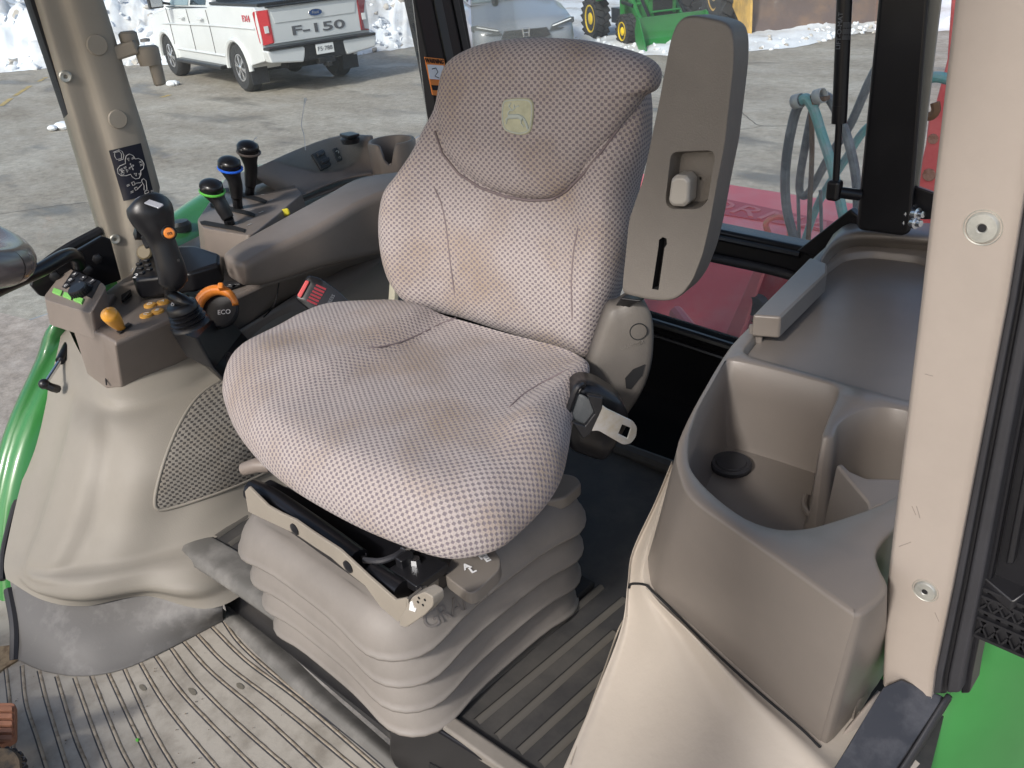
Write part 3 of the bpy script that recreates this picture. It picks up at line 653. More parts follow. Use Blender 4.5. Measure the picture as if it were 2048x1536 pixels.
mb = MB(KM); mb.box((-.40, 0, .975), (.02, .07, .07), Matrix.Rotation(.7, 3, 'X')); mb.build('badge', YEL, hood)
mb = MB(KM); mb.box((-1.3, 0, .42), (2.2, .34, .28)); mb.tube([(-.75, -.5, .32), (-.75, .5, .32)], .06, 8); mb.build('chassis', BLKM, tr)
mb = MB(KM); mb.tube([(-.42, -.30, .80), (-.30, -.30, .9), (-.30, .30, .9), (-.42, .30, .80)], .02, 8); mb.tube([(-.3, -.3, .6), (-.3, .3, .6)], .02, 8); mb.tube([(-.75, -.42, .72), (-.75, .42, .72)], .03, 8); mb.build('brush_guard', GREEN2, tr)
mb = MB(KM); mb.box((-2.0, 0, .95), (.5, .5, .12)); mb.box((-2.3, 0, 1.2), (.1, .5, .45)); mb.build('seat', YEL, tr, bevel=.04, seg=3)
mb = MB(KM)
for s_ in (1, -1): mb.obox((-2.55, s_*.5, .7), (-2.6, s_*.5, 2.2), .06, .06)
mb.box((-2.6, 0, 2.2), (.07, 1.06, .07)); mb.build('roll_bar', BLKM, tr)
mb = MB(KM); mb.tube([(-1.6, 0, 1.1), (-1.75, 0, 1.35)], .025, 8); mb.tube([Vector((-1.78, math.cos(t)*.19, 1.36+math.sin(t)*.13)) for t in [2*math.pi*i/20 for i in range(21)]], .018, 6, cap=False); mb.build('steering_wheel', BLKM, tr)

# ================================================================ WHEEL LOADER
O = G(1618, 62); hd = (Vector((CAM.x, CAM.y, 0))-Vector((O.x, O.y, 0))).normalized(); hd = Matrix.Rotation(rad(24), 3, 'Z')@hd; lf = Vector((0, 0, 1)).cross(hd)
LMx = Matrix(((hd.x, lf.x, 0, O.x), (hd.y, lf.y, 0, O.y), (0, 0, 1, GZ), (0, 0, 0, 1)))
ld = thing('wheel_loader', 'yellow wheel loader with a wide rusty bucket standing in the snow', 'wheel loader', (O.x, O.y, GZ))
mb = MB(LMx)
sec = [(.10, .0), (.14, .05), (-.35, .12), (-.62, .40), (-.66, .75), (-.40, 1.25), (-.34, 1.25), (-.72, .75), (-.7, .35), (-.4, .04)]
sec = [(.35, .02), (.2, .02), (-.1, .45), (-.12, .9), (.12, 1.35), (.18, 1.35), (.0, .9), (.02, .5)]
sec = [(.32, .0), (.36, .04), (.16, .34), (.10, .7), (.22, 1.28), (.14, 1.28), (-.0, .7), (.04, .3)]
mb.prism([Vector((x, -1.28, z)) for x, z in sec], (0, 2.56, 0)); bk = mb.build('bucket', RUSTB, ld)
for s_ in (1, -1):
    mb = MB(LMx); mb.prism([Vector((x, s_*1.28, z)) for x, z in ((.44, .0), (.28, 0), (-.55, .5), (-.5, 1.0), (.22, 1.3), (.36, 1.2))], (0, s_*.04, 0)); mb.build('bucket_side', YEL2, bk)
    mb = MB(LMx); mb.obox((-.1, s_*.5, .6), (-1.6, s_*.5, 1.5), .14, .3); mb.build('lift_arm', YEL2, ld, bevel=.02)
for yy in (1.55,):
    pass
for x, sc_ in ((-1.3, 1), (-3.9, 1)):
    for s_ in (1, -1): wheel(LMx, (x, s_*(1.25 if x > -2 else 1.3), .75), s_, .75, .50, ld, YEL2, 0, .5, True)
mb = MB(LMx); mb.box((-1.6, 0, 1.0), (1.6, 1.0, .7)); mb.box((-3.8, 0, 1.35), (2.4, 1.5, 1.3)); mb.build('body', YEL2, ld, bevel=.05)
mb = MB(LMx); mb.box((-2.5, 0, 2.2), (1.3, 1.3, 1.6)); mb.build('operator_cab', TINT, ld, bevel=.05)
# ================================================================ RED IMPLEMENT AND HOSES BEHIND THE CAB
imp = thing('red_implement', 'faded red hitched implement with raised lettering behind the rear window', 'implement', P(1500, 430, z=-.12))
ZT = -.12
top = [P(1150, 330, z=ZT), P(1446, 366, z=ZT), P(1720, 408, z=ZT), P(1900, 430, z=ZT), P(1880, 560, z=ZT), P(1700, 540, z=ZT), P(1446, 470, z=ZT), P(1150, 400, z=ZT)]
mb = MB(); mb.prism(top, (0, 0, -.05)); tp = mb.build('top_panel', RED, imp, bevel=.01)
# darker name band with relief letters
A, B_ = P(1420, 392, z=ZT+.002), P(1705, 452, z=ZT+.002); dx_ = (B_-A); 
Cc, Dd = P(1720, 476, z=ZT+.002), P(1416, 424, z=ZT+.002)
mb = MB(); mb.prism([A, B_, Cc, Dd], (0, 0, .002)); mb.build('name_band', mat('band_red', (.50, .035, .05), .5), tp)
text('name_letters', 'ORMAN', .175, frame(P(1560, 437, z=ZT+.005), dx_, Vector((-dx_.y, dx_.x, 0))), mat('letter_red', (.60, .13, .13), .5), tp, ext=.002, sx=1.35)
mb = MB(); q = cr([P(1538, 470, z=ZT), P(1532, 446, z=ZT+.05), P(1552, 434, z=ZT+.07), P(1576, 440, z=ZT+.05), P(1580, 474, z=ZT)], 6); mb.tube(q, .012, 8); mb.build('lifting_ring', mat('ring_red', (.55, .12, .10), .6, dirt=(.35, .2, .12), vs=40), tp)
# body of the implement seen through the lower window
fy = P(1446, 560, y=1.35)
mb = MB(); mb.patch([[P(1260, 470, y=1.55), P(1420, 505, y=1.55), P(1560, 545, y=1.5), P(1640, 560, y=1.5)], [P(1260, 560, y=1.45), P(1400, 600, y=1.45), P(1520, 640, y=1.42), P(1620, 660, y=1.42)], [P(1260, 720, y=1.3), P(1400, 740, y=1.3), P(1480, 760, y=1.3), P(1600, 800, y=1.3)]], 4, 4)
mb.build('side_panel', RED, imp, solid=.01)
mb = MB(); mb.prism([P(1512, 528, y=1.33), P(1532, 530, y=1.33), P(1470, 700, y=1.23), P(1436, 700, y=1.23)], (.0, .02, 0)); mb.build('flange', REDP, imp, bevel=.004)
mb = MB(); mb.prism([P(1533, 530, y=1.38), P(1600, 540, y=1.38), P(1600, 740, y=1.3), P(1468, 740, y=1.3)], (.0, .03, 0)); sdp = mb.build('shaded_panel', REDD, imp)  # shade on this face is put into its darker red
mb = MB(); c = P(1512, 612, y=1.30); mb.lathe(c, (0, -1, 0), [(.0, -.02), (.028, -.02), (.028, .008), (.016, .012), (.001, .012)], 20); mb.build('rubber_plug', BLKR, sdp)
mb = MB(); mb.tube([P(1352, 625, y=1.15), P(1376, 655, y=1.1), P(1392, 672, y=1.08)], .02, 10); mb.build('pipe_stub', REDP, imp)
# red arm seen past the door post
mb = MB(); yA = 1.9
armp = [(1908, -120), (1901, 0), (1893, 120), (1872, 200), (1866, 232), (1856, 236), (1850, 290), (1838, 340), (1826, 400), (1816, 480), (1990, 480), (1990, -120)]
mb.prism([P(px, py, y=yA) for px, py in armp], (.0, .10, 0)); arm = mb.build('mast', REDP, imp, bevel=.012)
for (px, py, r) in ((1866, 278, .015), (1858, 350, .019)):
    mb = MB(); mb.lathe(P(px, py, y=yA-.002), (0, -1, 0), [(r, -.001), (r*.9, .003), (.001, .003)], 9)
    mb.build('rust_patch', mat('pale_rust', (.38, .22, .17), .8, dirt=(.25, .12, .08), vs=60) if 'pale_rust' not in MATS else MATS['pale_rust'], arm)
mb = MB(); mb.tube(cr([P(1870, 205, y=1.8), P(1872, 220, y=1.8), P(1864, 232, y=1.8), P(1852, 232, y=1.8)], 4), .012, 6); mb.build('hook', RUST, arm)
# hose stand
hs = thing('hydraulic_hose_stand', 'grey and teal hydraulic hoses looping from a bolted bracket behind the rear window', 'hoses', P(1630, 300, y=1.6))
def hose(pts, r, m, y=1.6, name='hose'):
    mb = MB(); mb.tube(cr([P(px, py, y=(y if len(pp) == 0 else pp[0])) for px, py, *pp in pts], 8), r, 10); return mb.build(name, m, hs)
hose([(1602, 200), (1588, 235), (1575, 300), (1570, 360), (1574, 420), (1590, 485), (1600, 540)], .0135, HOSE)
hose([(1602, 200), (1614, 198), (1628, 220), (1644, 270), (1660, 320), (1675, 380), (1688, 440), (1700, 520)], .0135, TEAL, 1.58)
hose([(1648, 190), (1664, 205), (1690, 262), (1708, 330), (1715, 400), (1712, 480)], .0125, HOSE, 1.62)
hose([(1800, 60), (1745, 150), (1700, 250), (1660, 310), (1618, 385), (1600, 384), (1602, 340), (1622, 235), (1632, 205)], .0115, HOSE, 1.66)
hose([(1780, 225), (1730, 260), (1690, 320), (1640, 400), (1610, 480), (1595, 540)], .011, TEAL, 1.7)
hose([(1622, 215), (1624, 300), (1620, 400), (1616, 500)], .007, RUST, 1.64, 'stand_rod')
for x_ in (1596, 1641):
    mb = MB(); mb.tube([P(x_, 380, y=1.66), P(x_+3, 500, y=1.66)], .005, 6); mb.build('wire', HOSE, hs)
hose([(1845, 162), (1870, 154), (1895, 158), (1930, 170)], .0135, TEAL, 1.7)
mb = MB(); mb.obox(P(1604, 204, y=1.59), P(1656, 196, y=1.59), .03, .012); mb.build('bracket', RUST, hs, bevel=.003)
mb = MB(); mb.lathe(P(1629, 200, y=1.58), (0, 0, 1), [(.012, -.01), (.012, .01), (.009, .018), (.001, .018)], 6); mb.build('bolt', RUST, hs)
for x_, y_ in ((1604, 203), (1648, 193)):
    mb = MB(); c = P(x_, y_, y=1.58); mb.lathe(c-Vector((.012, 0, 0)), (1, -.2, .3), [(.018, -.012), (.018, .012)], 14, cap=False); mb.build('clamp', PRN, hs, solid=.003)

# ================================================================ GREEN FENDERS
mb = MB()
fr = [((-90, 1480), (60, 1440), -.25, -.22, -.95), ((-70, 1250), (30, 1290), -.10, -.08, -.92), ((-30, 1050), (30, 1080), .12, .10, -.95), ((10, 870), (70, 900), .26, .24, -.98), ((75, 720), (150, 740), .36, .34, -1.02), ((110, 640), (215, 640), .43, .40, -1.05), ((215, 545), (320, 560), .47, .44, -1.1), ((330, 440), (440, 470), .50, .46, -1.15), ((430, 372), (560, 420), .52, .47, -1.2), ((520, 330), (700, 400), .52, .46, -1.3)]
mb.patch([[P(*l_, z=zl-.05)+Vector((-.06, 0, -.05)), P(*l_, z=zl), (P(*l_, z=zl)+P(*r_, z=zr))/2+Vector((0, 0, .015)), P(*r_, z=zr), P(*r_, z=zr)+Vector((.05, .05, -.16))] for l_, r_, zl, zr, xx in fr], 4, 4)
gf = mb.build('rear_fender', GREEN, None, solid=.006, ang=180); tag(gf, 'glossy green rear fender curving past the beige wheel arch cover', 'fender')
mb = MB()
mb.patch([[P(1400, 1700, z=-.02), P(1850, 1700, z=-.05), P(2200, 1700, z=-.2)], [P(1560, 1540, z=.02), P(1850, 1540, z=.08), P(2150, 1560, z=-.05)], [P(1700, 1400, z=.10), P(1920, 1400, z=.17), P(2150, 1440, z=.08)], [P(1840, 1250, z=.24), P(1960, 1280, z=.26), P(2150, 1320, z=.2)], [P(1920, 1100, z=.33), P(1980, 1130, z=.34), P(2150, 1180, z=.3)], [P(1960, 900, z=.38), P(2000, 950, z=.38), P(2150, 1000, z=.36)]], 5, 5)
gf = mb.build('rear_fender', GREEN, None, solid=.006, ang=180); tag(gf, 'bright green rear fender at the lower right below the black step grille', 'fender')

# ================================================================ CAB: FLOOR
flo = thing('floor_mat', 'dusty grey ribbed rubber floor mat in front of the seat', 'floor mat', (-.3, -.4, 0))
mb = MB(); mb.prism([(-1.0, -1.2, 0), (.8, -1.2, 0), (.8, -.205, 0), (-1.0, -.205, 0)], (0, 0, -.03)); mb.build('mat', MATL, flo)
grooves = [[(8, 1325), (17, 1405), (30, 1560)], [(42, 1332), (50, 1407), (73, 1480), (98, 1560)], [(76, 1342), (93, 1410), (132, 1536), (150, 1580)], [(111, 1353), (145, 1467), (173, 1536), (190, 1580)], [(147, 1356), (188, 1470), (215, 1536), (235, 1580)],
 [(181, 1352), (232, 1480), (260, 1536), (285, 1580)], [(213, 1344), (262, 1450), (305, 1536), (330, 1580)], [(244, 1332), (300, 1455), (352, 1545), (375, 1580)], [(275, 1320), (325, 1405), (400, 1500), (470, 1580)], [(305, 1307), (360, 1385), (440, 1470), (540, 1570)],
 [(335, 1290), (390, 1365), (480, 1455), (600, 1560)], [(362, 1280), (420, 1345), (520, 1430), (660, 1560)], [(389, 1266), (450, 1330), (560, 1415), (735, 1560)], [(416, 1248), (490, 1322), (600, 1405), (790, 1570)], [(441, 1236), (480, 1290), (560, 1362), (700, 1475), (800, 1560)]]
for i, gpts in enumerate(grooves):
    q = cr([P(px, py, z=0) for px, py in gpts], 10); mb = MB()
    vs = []; fs = []; n_ = len(q)
    for k, p in enumerate(q):
        d = (q[min(k+1, n_-1)]-q[max(k-1, 0)]).normalized(); s_ = Vector((d.y, -d.x, 0))  # to the right
        if s_.dot(RT) < 0: s_ = -s_
        wv = .0008*noise.noise(p*60)
        tz = min(k, 3)/3
        vs += [p-s_*.0022+Vector((0, 0, .0004)), p-s_*(.0010+wv)+Vector((0, 0, .0006)), p+s_*(.0000)+Vector((0, 0, .0010*tz+.0006)), p+s_*(.0036+wv)+Vector((0, 0, .0010*tz+.0006)), p+s_*(.0048)+Vector((0, 0, .0003))]
    for k in range(n_-1):
        for j in range(4): fs.append((k*5+j, (k+1)*5+j, (k+1)*5+j+1, k*5+j+1))
    mb.add(vs, fs); mb.m = [1 if (f_i % 4) < 2 else 0 for f_i in range(len(fs))]
    mb.build('rib', [RIB, BLKR], flo, ang=180)
# drips and dirt specks on the mat
mb = MB(); rnd = random.Random(5)
for i in range(60):
    px, py = rnd.uniform(20, 720), rnd.uniform(1300, 1536)
    if py < 1340+(px-200)*.0-(0 if px < 250 else (px-250)*.25) or py-1200 < (px-430)*.9: continue
    p = P(px, py, z=.001); r = rnd.choice([.0007, .0010, .0016])
    mb.add([p+Vector((math.cos(t)*r*rnd.uniform(.5, 1.3), math.sin(t)*r*rnd.uniform(.5, 1.3), .0006+.001*rnd.random())) for t in [k*1.047 for k in range(6)]], [range(6)])
tag(mb.build('dirt_specks', MUD, flo), kind='stuff')
mb = MB()
for px, py, a_, b_ in ((285, 1375, .010, .004), (385, 1383, .011, .004), (480, 1372, .010, .004)):
    p = P(px, py, z=.0012); mb.add([p+Vector((math.cos(t)*a_*(1+.3*noise.noise(p*90+Vector((t, 0, 0)))), math.sin(t)*b_*(1+.3*noise.noise(p*50+Vector((0, t, 0)))), 0)) for t in [k*.449 for k in range(14)]], [range(14)])
mb.build('damp_spots', mat('damp_rubber', (.17, .155, .125), .35), flo)
# light flange along the step
mb = MB(); mb.patch([[P(441, 1190, z=.004), P(560, 1290, z=.004), P(660, 1385, z=.004), P(790, 1500, z=.004), P(900, 1600, z=.004)], [P(452, 1222, z=.012), P(556, 1318, z=.012), P(650, 1405, z=.012), P(775, 1512, z=.012), P(880, 1610, z=.012)], [P(445, 1240, z=.003), P(545, 1340, z=.003), P(640, 1425, z=.003), P(760, 1525, z=.003), P(860, 1620, z=.003)]], 6, 4)
mb.build('edge_flange', LIP, flo, ang=180)
# green crumb
mb = MB(); mb.sphere(P(275, 1480, z=.003), .003, 6, 4); tag(mb.build('crumb', GRNR), 'tiny green crumb lying in a groove of the floor mat', 'debris')
# ---- pedal
pd = thing('pedal', 'terracotta coloured ribbed rubber pedal pad at the lower left corner', 'pedal', P(10, 1450, z=.06))
mb = MB(); mb.prism(roundpoly([P(-60, 1405, z=.06), P(30, 1405, z=.06), P(30, 1475, z=.05), P(6, 1488, z=.05), P(-60, 1492, z=.05)], .006), (0, 0, -.012)); pad = mb.build('pad', PEDAL, pd, bevel=.002)
for k in range(5):
    y0 = 1412+k*14.5; mb = MB(); mb.prism(roundpoly([P(-60, y0, z=.0635), P(24, y0, z=.0635), P(24, y0+9, z=.0625), P(-60, y0+9, z=.0625)], .002), (0, 0, -.006)); mb.build('rib', PEDAL, pad, bevel=.001)
mb = MB(); mb.tube([P(-30, 1480, z=.05), P(-50, 1470, z=.15)], .012, 8); mb.build('stalk', BLK, pd)
lm = thing('mat_fragment', 'muddy dark studded rubber piece at the bottom left corner', 'rubber piece', P(0, 1520, z=.07))
mb = MB(); cen = P(-30, 1575, z=.06); mb.lathe(cen, (.1, -.1, 1), [(.001, .0), (.05, .0), (.055, .006), (.05, .014), (.001, .016)], 28); bp_ = mb.build('disc', MUD, lm)
for k in range(26):
    t = 2*math.pi*k/26; mb = MB(); mb.lathe(cen+Vector((math.cos(t)*.052, math.sin(t)*.052, .010)), (.1, -.1, 1), [(.0045, -.004), (.0045, .004), (.0025, .004), (.002, .001)], 10); mb.build('stud', BLKR, bp_)
# ---- platform under the seat
plt = thing('seat_platform', 'raised platform with a dark grooved rubber mat under the seat bellows', 'platform', (0, 0, .13))
mb = MB(); mb.prism([(-.62, -.195, .15), (.66, -.195, .15), (.55, .46, .15), (-.62, .46, .15)], (0, 0, -.14)); mb.build('base', MATD, plt)
mb = MB(); mb.tube([(-.5, .455, .155), (-.1, .455, .155), (.1, .45, .165), (.35, .44, .21)], .014, 8); mb.build('rear_lip', MATS['dark_rubber_mat'], plt)
mb = MB(); mb.prism([(-.62, .46, .03), (.5, .46, .03), (.5, .86, .03), (-.62, .86, .03)], (0, 0, -.02)); mb.build('rear_well', mat('black_matte', (.006, .006, .007), .9, spec=.1), plt)
def slab_line(a_, b_, w_, h, m, name, z=.15, m2=None):
    A, B_ = P(*a_, z=z), P(*b_, z=z); mb = MB(); mb.obox(A, B_, w_, h); return mb.build(name, m, plt, bevel=min(w_, h)*.25)
for (a_, b_) in (((950, 1440), (1245, 1195)), ((905, 1418), (1200, 1170)), ((990, 1470), (1225, 1262)), ((1034, 1500), (1215, 1335)), ((1078, 1525), (1200, 1410)), ((1120, 1552), (1190, 1480)), ((870, 1398), (1150, 1165)), ((835, 1385), (1100, 1150)),
                 ((430, 1072), (520, 1010)), ((455, 1088), (520, 1043)), ((480, 1105), (520, 1078)), ((405, 1056), (500, 1000))):
    A, B_ = P(*a_, z=.1525), P(*b_, z=.1525); d = (B_-A).normalized(); B_ = A+d*((B_-A).length)
    mb = MB(); s_ = Vector((d.y, -d.x, 0)); s_ = s_ if s_.x > 0 else -s_
    mb.add([A-s_*.003, A+Vector((0, 0, .002)), A+s_*.005+Vector((0, 0, .0022)), A+s_*.009-Vector((0, 0, .002)), B_-s_*.003, B_+Vector((0, 0, .002)), B_+s_*.005+Vector((0, 0, .0022)), B_+s_*.009-Vector((0, 0, .002))], [(0, 1, 5, 4), (1, 2, 6, 5), (2, 3, 7, 6)])
    mb.m = [0, 1, 1]; mb.build('groove', [DARK, mat('groove_dust', (.085, .078, .068), .85) if 'groove_dust' not in MATS else MATS['groove_dust']], plt, ang=180)
# lips
mb = MB(); q = [[(366, 1098), (450, 1150), (535, 1208), (620, 1270)], [(374, 1080), (458, 1132), (545, 1188), (630, 1250)], [(392, 1066), (475, 1116), (560, 1170), (640, 1230)]]
mb.patch([[P(*p, z=z_) for p in r_] for r_, z_ in zip([[(362, 1116), (446, 1170), (530, 1228), (620, 1295)], q[0], q[1], q[2], [(400, 1062), (485, 1110), (566, 1165), (645, 1225)]], (.138, .150, .153, .152, .150))], 5, 4)
mb.build('lip', LIP, plt, solid=.004, ang=180)
lipm = mat('dark_lip', (.19, .172, .15), .6, var=.2, vs=10, grain=.2, gs=300)
L0, L1 = P(800, 1412, z=.150), P(1052, 1566, z=.150); LD = (L1-L0).normalized(); LN = Vector((LD.y, -LD.x, 0)); LN = LN if LN.dot(CAM-L0) > 0 else -LN
mb = MB(); lt_ = [P(806, 1398, z=.158), P(838, 1383, z=.160), P(1110, 1568, z=.160), P(1060, 1580, z=.158)]
mb.frust(lt_, [L0-Vector((0, 0, .02))-LD*.0+Vector((0, 0, 0)), P(850, 1400, z=.13), P(1110, 1580, z=.13), L1+LD*.05-Vector((0, 0, .02))]); mb.build('lip', lipm, plt, bevel=.005, seg=4)
mb = MB(); mb.prism([P(440, 1140, y=-.2), P(470, 1160, y=-.2), P(980, 1560, y=-.2), P(900, 1560, y=-.2), P(448, 1205, y=-.2)], (0, .01, 0)); mb.build('riser', BLK, plt)
# black storage tray handle at the bottom
dr = thing('black_drawer', 'rounded black plastic drawer front under the platform edge at the bottom', 'drawer', L0-Vector((0, 0, .1)))
def DP(x, y, d=0): return PN(x, y, L0+LN*(.004+d), LN)
mb = MB(); mb.prism(roundpoly([DP(780, 1424), DP(806, 1418), DP(1060, 1576), DP(1000, 1700), DP(860, 1660), DP(776, 1510)], .016, 6), LN*-.012); fr_ = mb.build('front_panel', BLK, dr, bevel=.005, seg=4)
mb = MB(); mb.prism([DP(858, 1526, .0012), DP(900, 1548, .0012), DP(900, 1620, .0012), DP(858, 1620, .0012)], LN*-.003); mb.build('slot', DARK, fr_)

# ================================================================ LEFT-OF-IMAGE WHEEL ARCH COVER
arc = thing('wheel_arch_cover', 'moulded beige wheel arch cover with a woven fabric inlay below the side console', 'trim panel', (-.65, -.2, .08))
cov = MB()
cr_rows = [[(128, 640, .42), (170, 720, .385), (225, 758, .385), (340, 728, .385), (470, 665, .385), (620, 570, .40), (780, 480, .42)],
 [(112, 715, .375), (172, 785, .355), (235, 812, .355), (350, 780, .355), (470, 715, .355), (620, 640, .36), (780, 560, .38)],
 [(90, 800, .31), (170, 860, .315), (255, 875, .325), (360, 840, .33), (470, 780, .33), (620, 720, .32), (780, 640, .33)],
 [(62, 895, .24), (150, 945, .26), (250, 955, .275), (360, 925, .28), (470, 880, .28), (620, 810, .26), (780, 740, .27)],
 [(34, 1000, .175), (120, 1045, .19), (235, 1050, .205), (350, 1020, .205), (460, 985, .20), (620, 900, .19), (780, 820, .2)],
 [(14, 1090, .12), (85, 1125, .135), (200, 1125, .155), (320, 1100, .155), (440, 1060, .155), (620, 960, .15), (780, 880, .15)],
 [(8, 1130, .10), (75, 1172, .10), (175, 1190, .105), (300, 1172, .105), (430, 1165, .105), (620, 1040, .10), (780, 950, .1)],
 [(12, 1158, .085), (85, 1200, .08), (170, 1212, .078), (290, 1192, .080), (443, 1212, .07), (620, 1080, .08), (780, 1000, .08)]]
rows_ = [[P(px, py, z=z) for px, py, z in r_] for r_ in cr_rows]
nrm = Vector((.55, -.6, .35)).normalized()
def relief(v, u, t):
    d = 0
    d += .022*(sst(.105, .125, t)-sst(.205, .28, t))*sst(.16, .3, u)*(1-sst(.70, .80, u))       # raised upright ridge
    d -= .008*math.exp(-((t-.07)/.025)**2)*sst(.2, .4, u)*(1-sst(.7, .85, u))
    d += .024*sst(.72, .775, u)*(1-sst(.84, .93, u))*sst(.06, .2, t)*(1-sst(.62, .8, t))        # lower step
    d -= .010*math.exp(-((u-.17)/.04)**2)*sst(.18, .3, t)
    return v+nrm*d
cov.patch(rows_, 10, 8, fn=relief)
BV = cov.bvh()
panel = cov.build('panel', BEIGE, arc, ang=180)
def H(px, py, bv=None, off=.0, dflt=None):
    h = (bv or BV).ray_cast(CAM, ray(px, py).normalized())
    if h[0] is None: return dflt
    n_ = h[1] if h[1].dot(CAM-h[0]) > 0 else -h[1]
    return h[0]+n_*off
# fabric inlay, follows the cover surface
fo = cr([Vector((x, y, 0)) for x, y in [(455, 758), (400, 795), (365, 845), (340, 900), (322, 955), (314, 995), (318, 1014), (340, 1014), (400, 996), (470, 970), (540, 938), (640, 880), (700, 780), (600, 720), (520, 735)]], 4, True)
cen = Vector((500, 870, 0)); mb = MB(); vs = []; uv = []
K = [0, .3, .6, .85, .97, 1.0, 1.03]
for ki, k in enumerate(K):
    for p in fo:
        q = cen+(p-cen)*k; off = .0035 if k < .98 else (-.001 if k > 1.01 else .0025)
        v = H(q.x, q.y, off=off, dflt=P(q.x, q.y, z=.2)); vs.append(v); uv.append((v.x*.74+v.y*.67, v.z*.94+v.x*-.21+v.y*.24))
n_ = len(fo); mb.add(vs, [(i*n_+j, i*n_+(j+1) % n_, (i+1)*n_+(j+1) % n_, (i+1)*n_+j) for i in range(len(K)-1) for j in range(n_)]); mb.uv = uv
mb.build('fabric_inlay', DOORF, arc, ang=180)
mb = MB(); mb.tube([H(p.x, p.y, off=.001, dflt=P(p.x, p.y, z=.2)) for p in [cen+(q-cen)*1.02 for q in fo]], .0035, 6); mb.build('inlay_edge', BEIGE, arc, ang=180)
# scuffed curb below
mb = MB(); mb.patch([[P(20, 1150, z=.085), P(90, 1190, z=.078), P(170, 1200, z=.075), P(290, 1180, z=.08), P(445, 1200, z=.07)], [P(30, 1230, z=.05), P(95, 1265, z=.045), P(172, 1278, z=.042), P(280, 1250, z=.045), P(445, 1222, z=.05)], [P(38, 1290, z=.018), P(95, 1322, z=.014), P(175, 1332, z=.012), P(260, 1312, z=.012), P(330, 1278, z=.012), ][:5], [P(34, 1318, z=.001), P(95, 1342, z=.001), P(180, 1350, z=.001), P(270, 1326, z=.001), P(445, 1238, z=.001)]][:2]+[[P(38, 1290, z=.018), P(95, 1322, z=.014), P(175, 1332, z=.012), P(275, 1305, z=.012), P(445, 1232, z=.02)], [P(30, 1318, z=.001), P(95, 1344, z=.001), P(180, 1352, z=.001), P(280, 1326, z=.001), P(447, 1240, z=.001)]], 6, 6)
mb.build('kick_strip', CURB, arc, solid=.003, ang=180)
mb = MB(); mb.tube(cr([P(146, 690, z=.36), P(108, 790, z=.30), P(62, 900, z=.23), P(30, 1010, z=.16), P(8, 1100, z=.11), P(4, 1160, z=.08)], 6), .006, 8); mb.tube(cr([P(18, 1180, z=.07), P(30, 1250, z=.04), P(30, 1320, z=.0)], 5), .009, 8); mb.build('edge_seal', BLKR, arc)
mb = MB(); mb.prism([P(-60, 1300, z=.004), P(20, 1290, z=.004), P(36, 1318, z=.004), P(-60, 1380, z=.004)], (0, 0, -.01)); mb.build('rusty_edge', mat('rusty_edge', (.30, .22, .13), .8, dirt=(.12, .07, .04), vs=40), arc)
# gas strut of the side window
gs = thing('side_gas_strut', 'thin black and silver gas strut between the beige cover and green fender', 'gas strut', P(100, 770, z=.38))
mb = MB(); mb.tube([P(155, 652, z=.40), P(120, 722, z=.38)], .0085, 12); mb.build('cylinder', BLK, gs)
mb = MB(); mb.tube([P(120, 722, z=.38), P(92, 765, z=.37)], .0042, 10); mb.build('rod', ZINC, gs)
mb = MB(); mb.sphere(P(88, 768, z=.37), .010, 10, 8); mb.tube([P(88, 768, z=.37), P(104, 775, z=.36), P(115, 778, z=.35)], .008, 8); mb.build('end_fitting', BLKM, gs)

# ================================================================ SIDE CONSOLE
con = thing('side_console', 'taupe plastic side console with long armrest pad and control panels', 'console', (-.8, .1, .36))
ct = [(150, 640), (206, 668), (231, 682), (256, 673), (300, 654), (345, 634), (470, 594), (530, 566), (800, 478), (860, 400), (800, 330), (640, 380), (520, 430), (400, 460), (300, 520), (240, 560), (200, 590)]
mb = MB()
cb = [(176, 750), (212, 777), (244, 775), (286, 759), (320, 747), (352, 735), (430, 698), (480, 672), (540, 630), (770, 520), (860, 460)]
ct1 = [(145, 654), (206, 678), (231, 692), (258, 682), (300, 664), (345, 644), (430, 608), (478, 592), (560, 560), (770, 490), (860, 420)]
T = [P(*p, z=.47) for p in ct1]; Bt = [P(*p, z=.375) for p in cb]
mid = [T[i].lerp(Bt[i], .25)+Vector((.012, -.012, 0)) for i in range(len(T))]
mb.patch([[p+Vector((-.02, .02, .007)) for p in T], [p+Vector((-.002, .002, .007)) for p in T], T, Bt, [b_+Vector((-.03, .03, -.01)) for b_ in Bt]], 1, 1)
mb.build('side_shell', TAUPE, con, bevel=.010, seg=3, ang=25)
mb = MB(); mb.prism([P(*p, z=.476) for p in ct], (0, 0, -.012)); deck = mb.build('deck', TAUPE, con, bevel=.006, seg=3)
mb = MB(); mb.tube(cr([P(200, 660, z=.46), P(208, 720, z=.42), P(213, 770, z=.385)], 4), .0014, 5); mb.tube(cr([P(558, 566, z=.475), P(548, 610, z=.43), P(520, 640, z=.39), P(470, 668, z=.385)], 6), .0014, 5); mb.build('shell_joint', DARK, con)
# lower dark filler panel between console and seat
mb = MB(); mb.patch([[P(430, 690, z=.40), P(540, 622, z=.40), P(640, 560, z=.41), P(780, 490, z=.42)], [P(440, 720, z=.36), P(560, 650, z=.36), P(680, 610, z=.36), P(800, 560, z=.36)], [P(450, 780, z=.28), P(600, 730, z=.28), P(740, 690, z=.28), P(860, 640, z=.28)]], 4, 3)
mb.build('inner_side', TAUPE, con, solid=.004, ang=180)
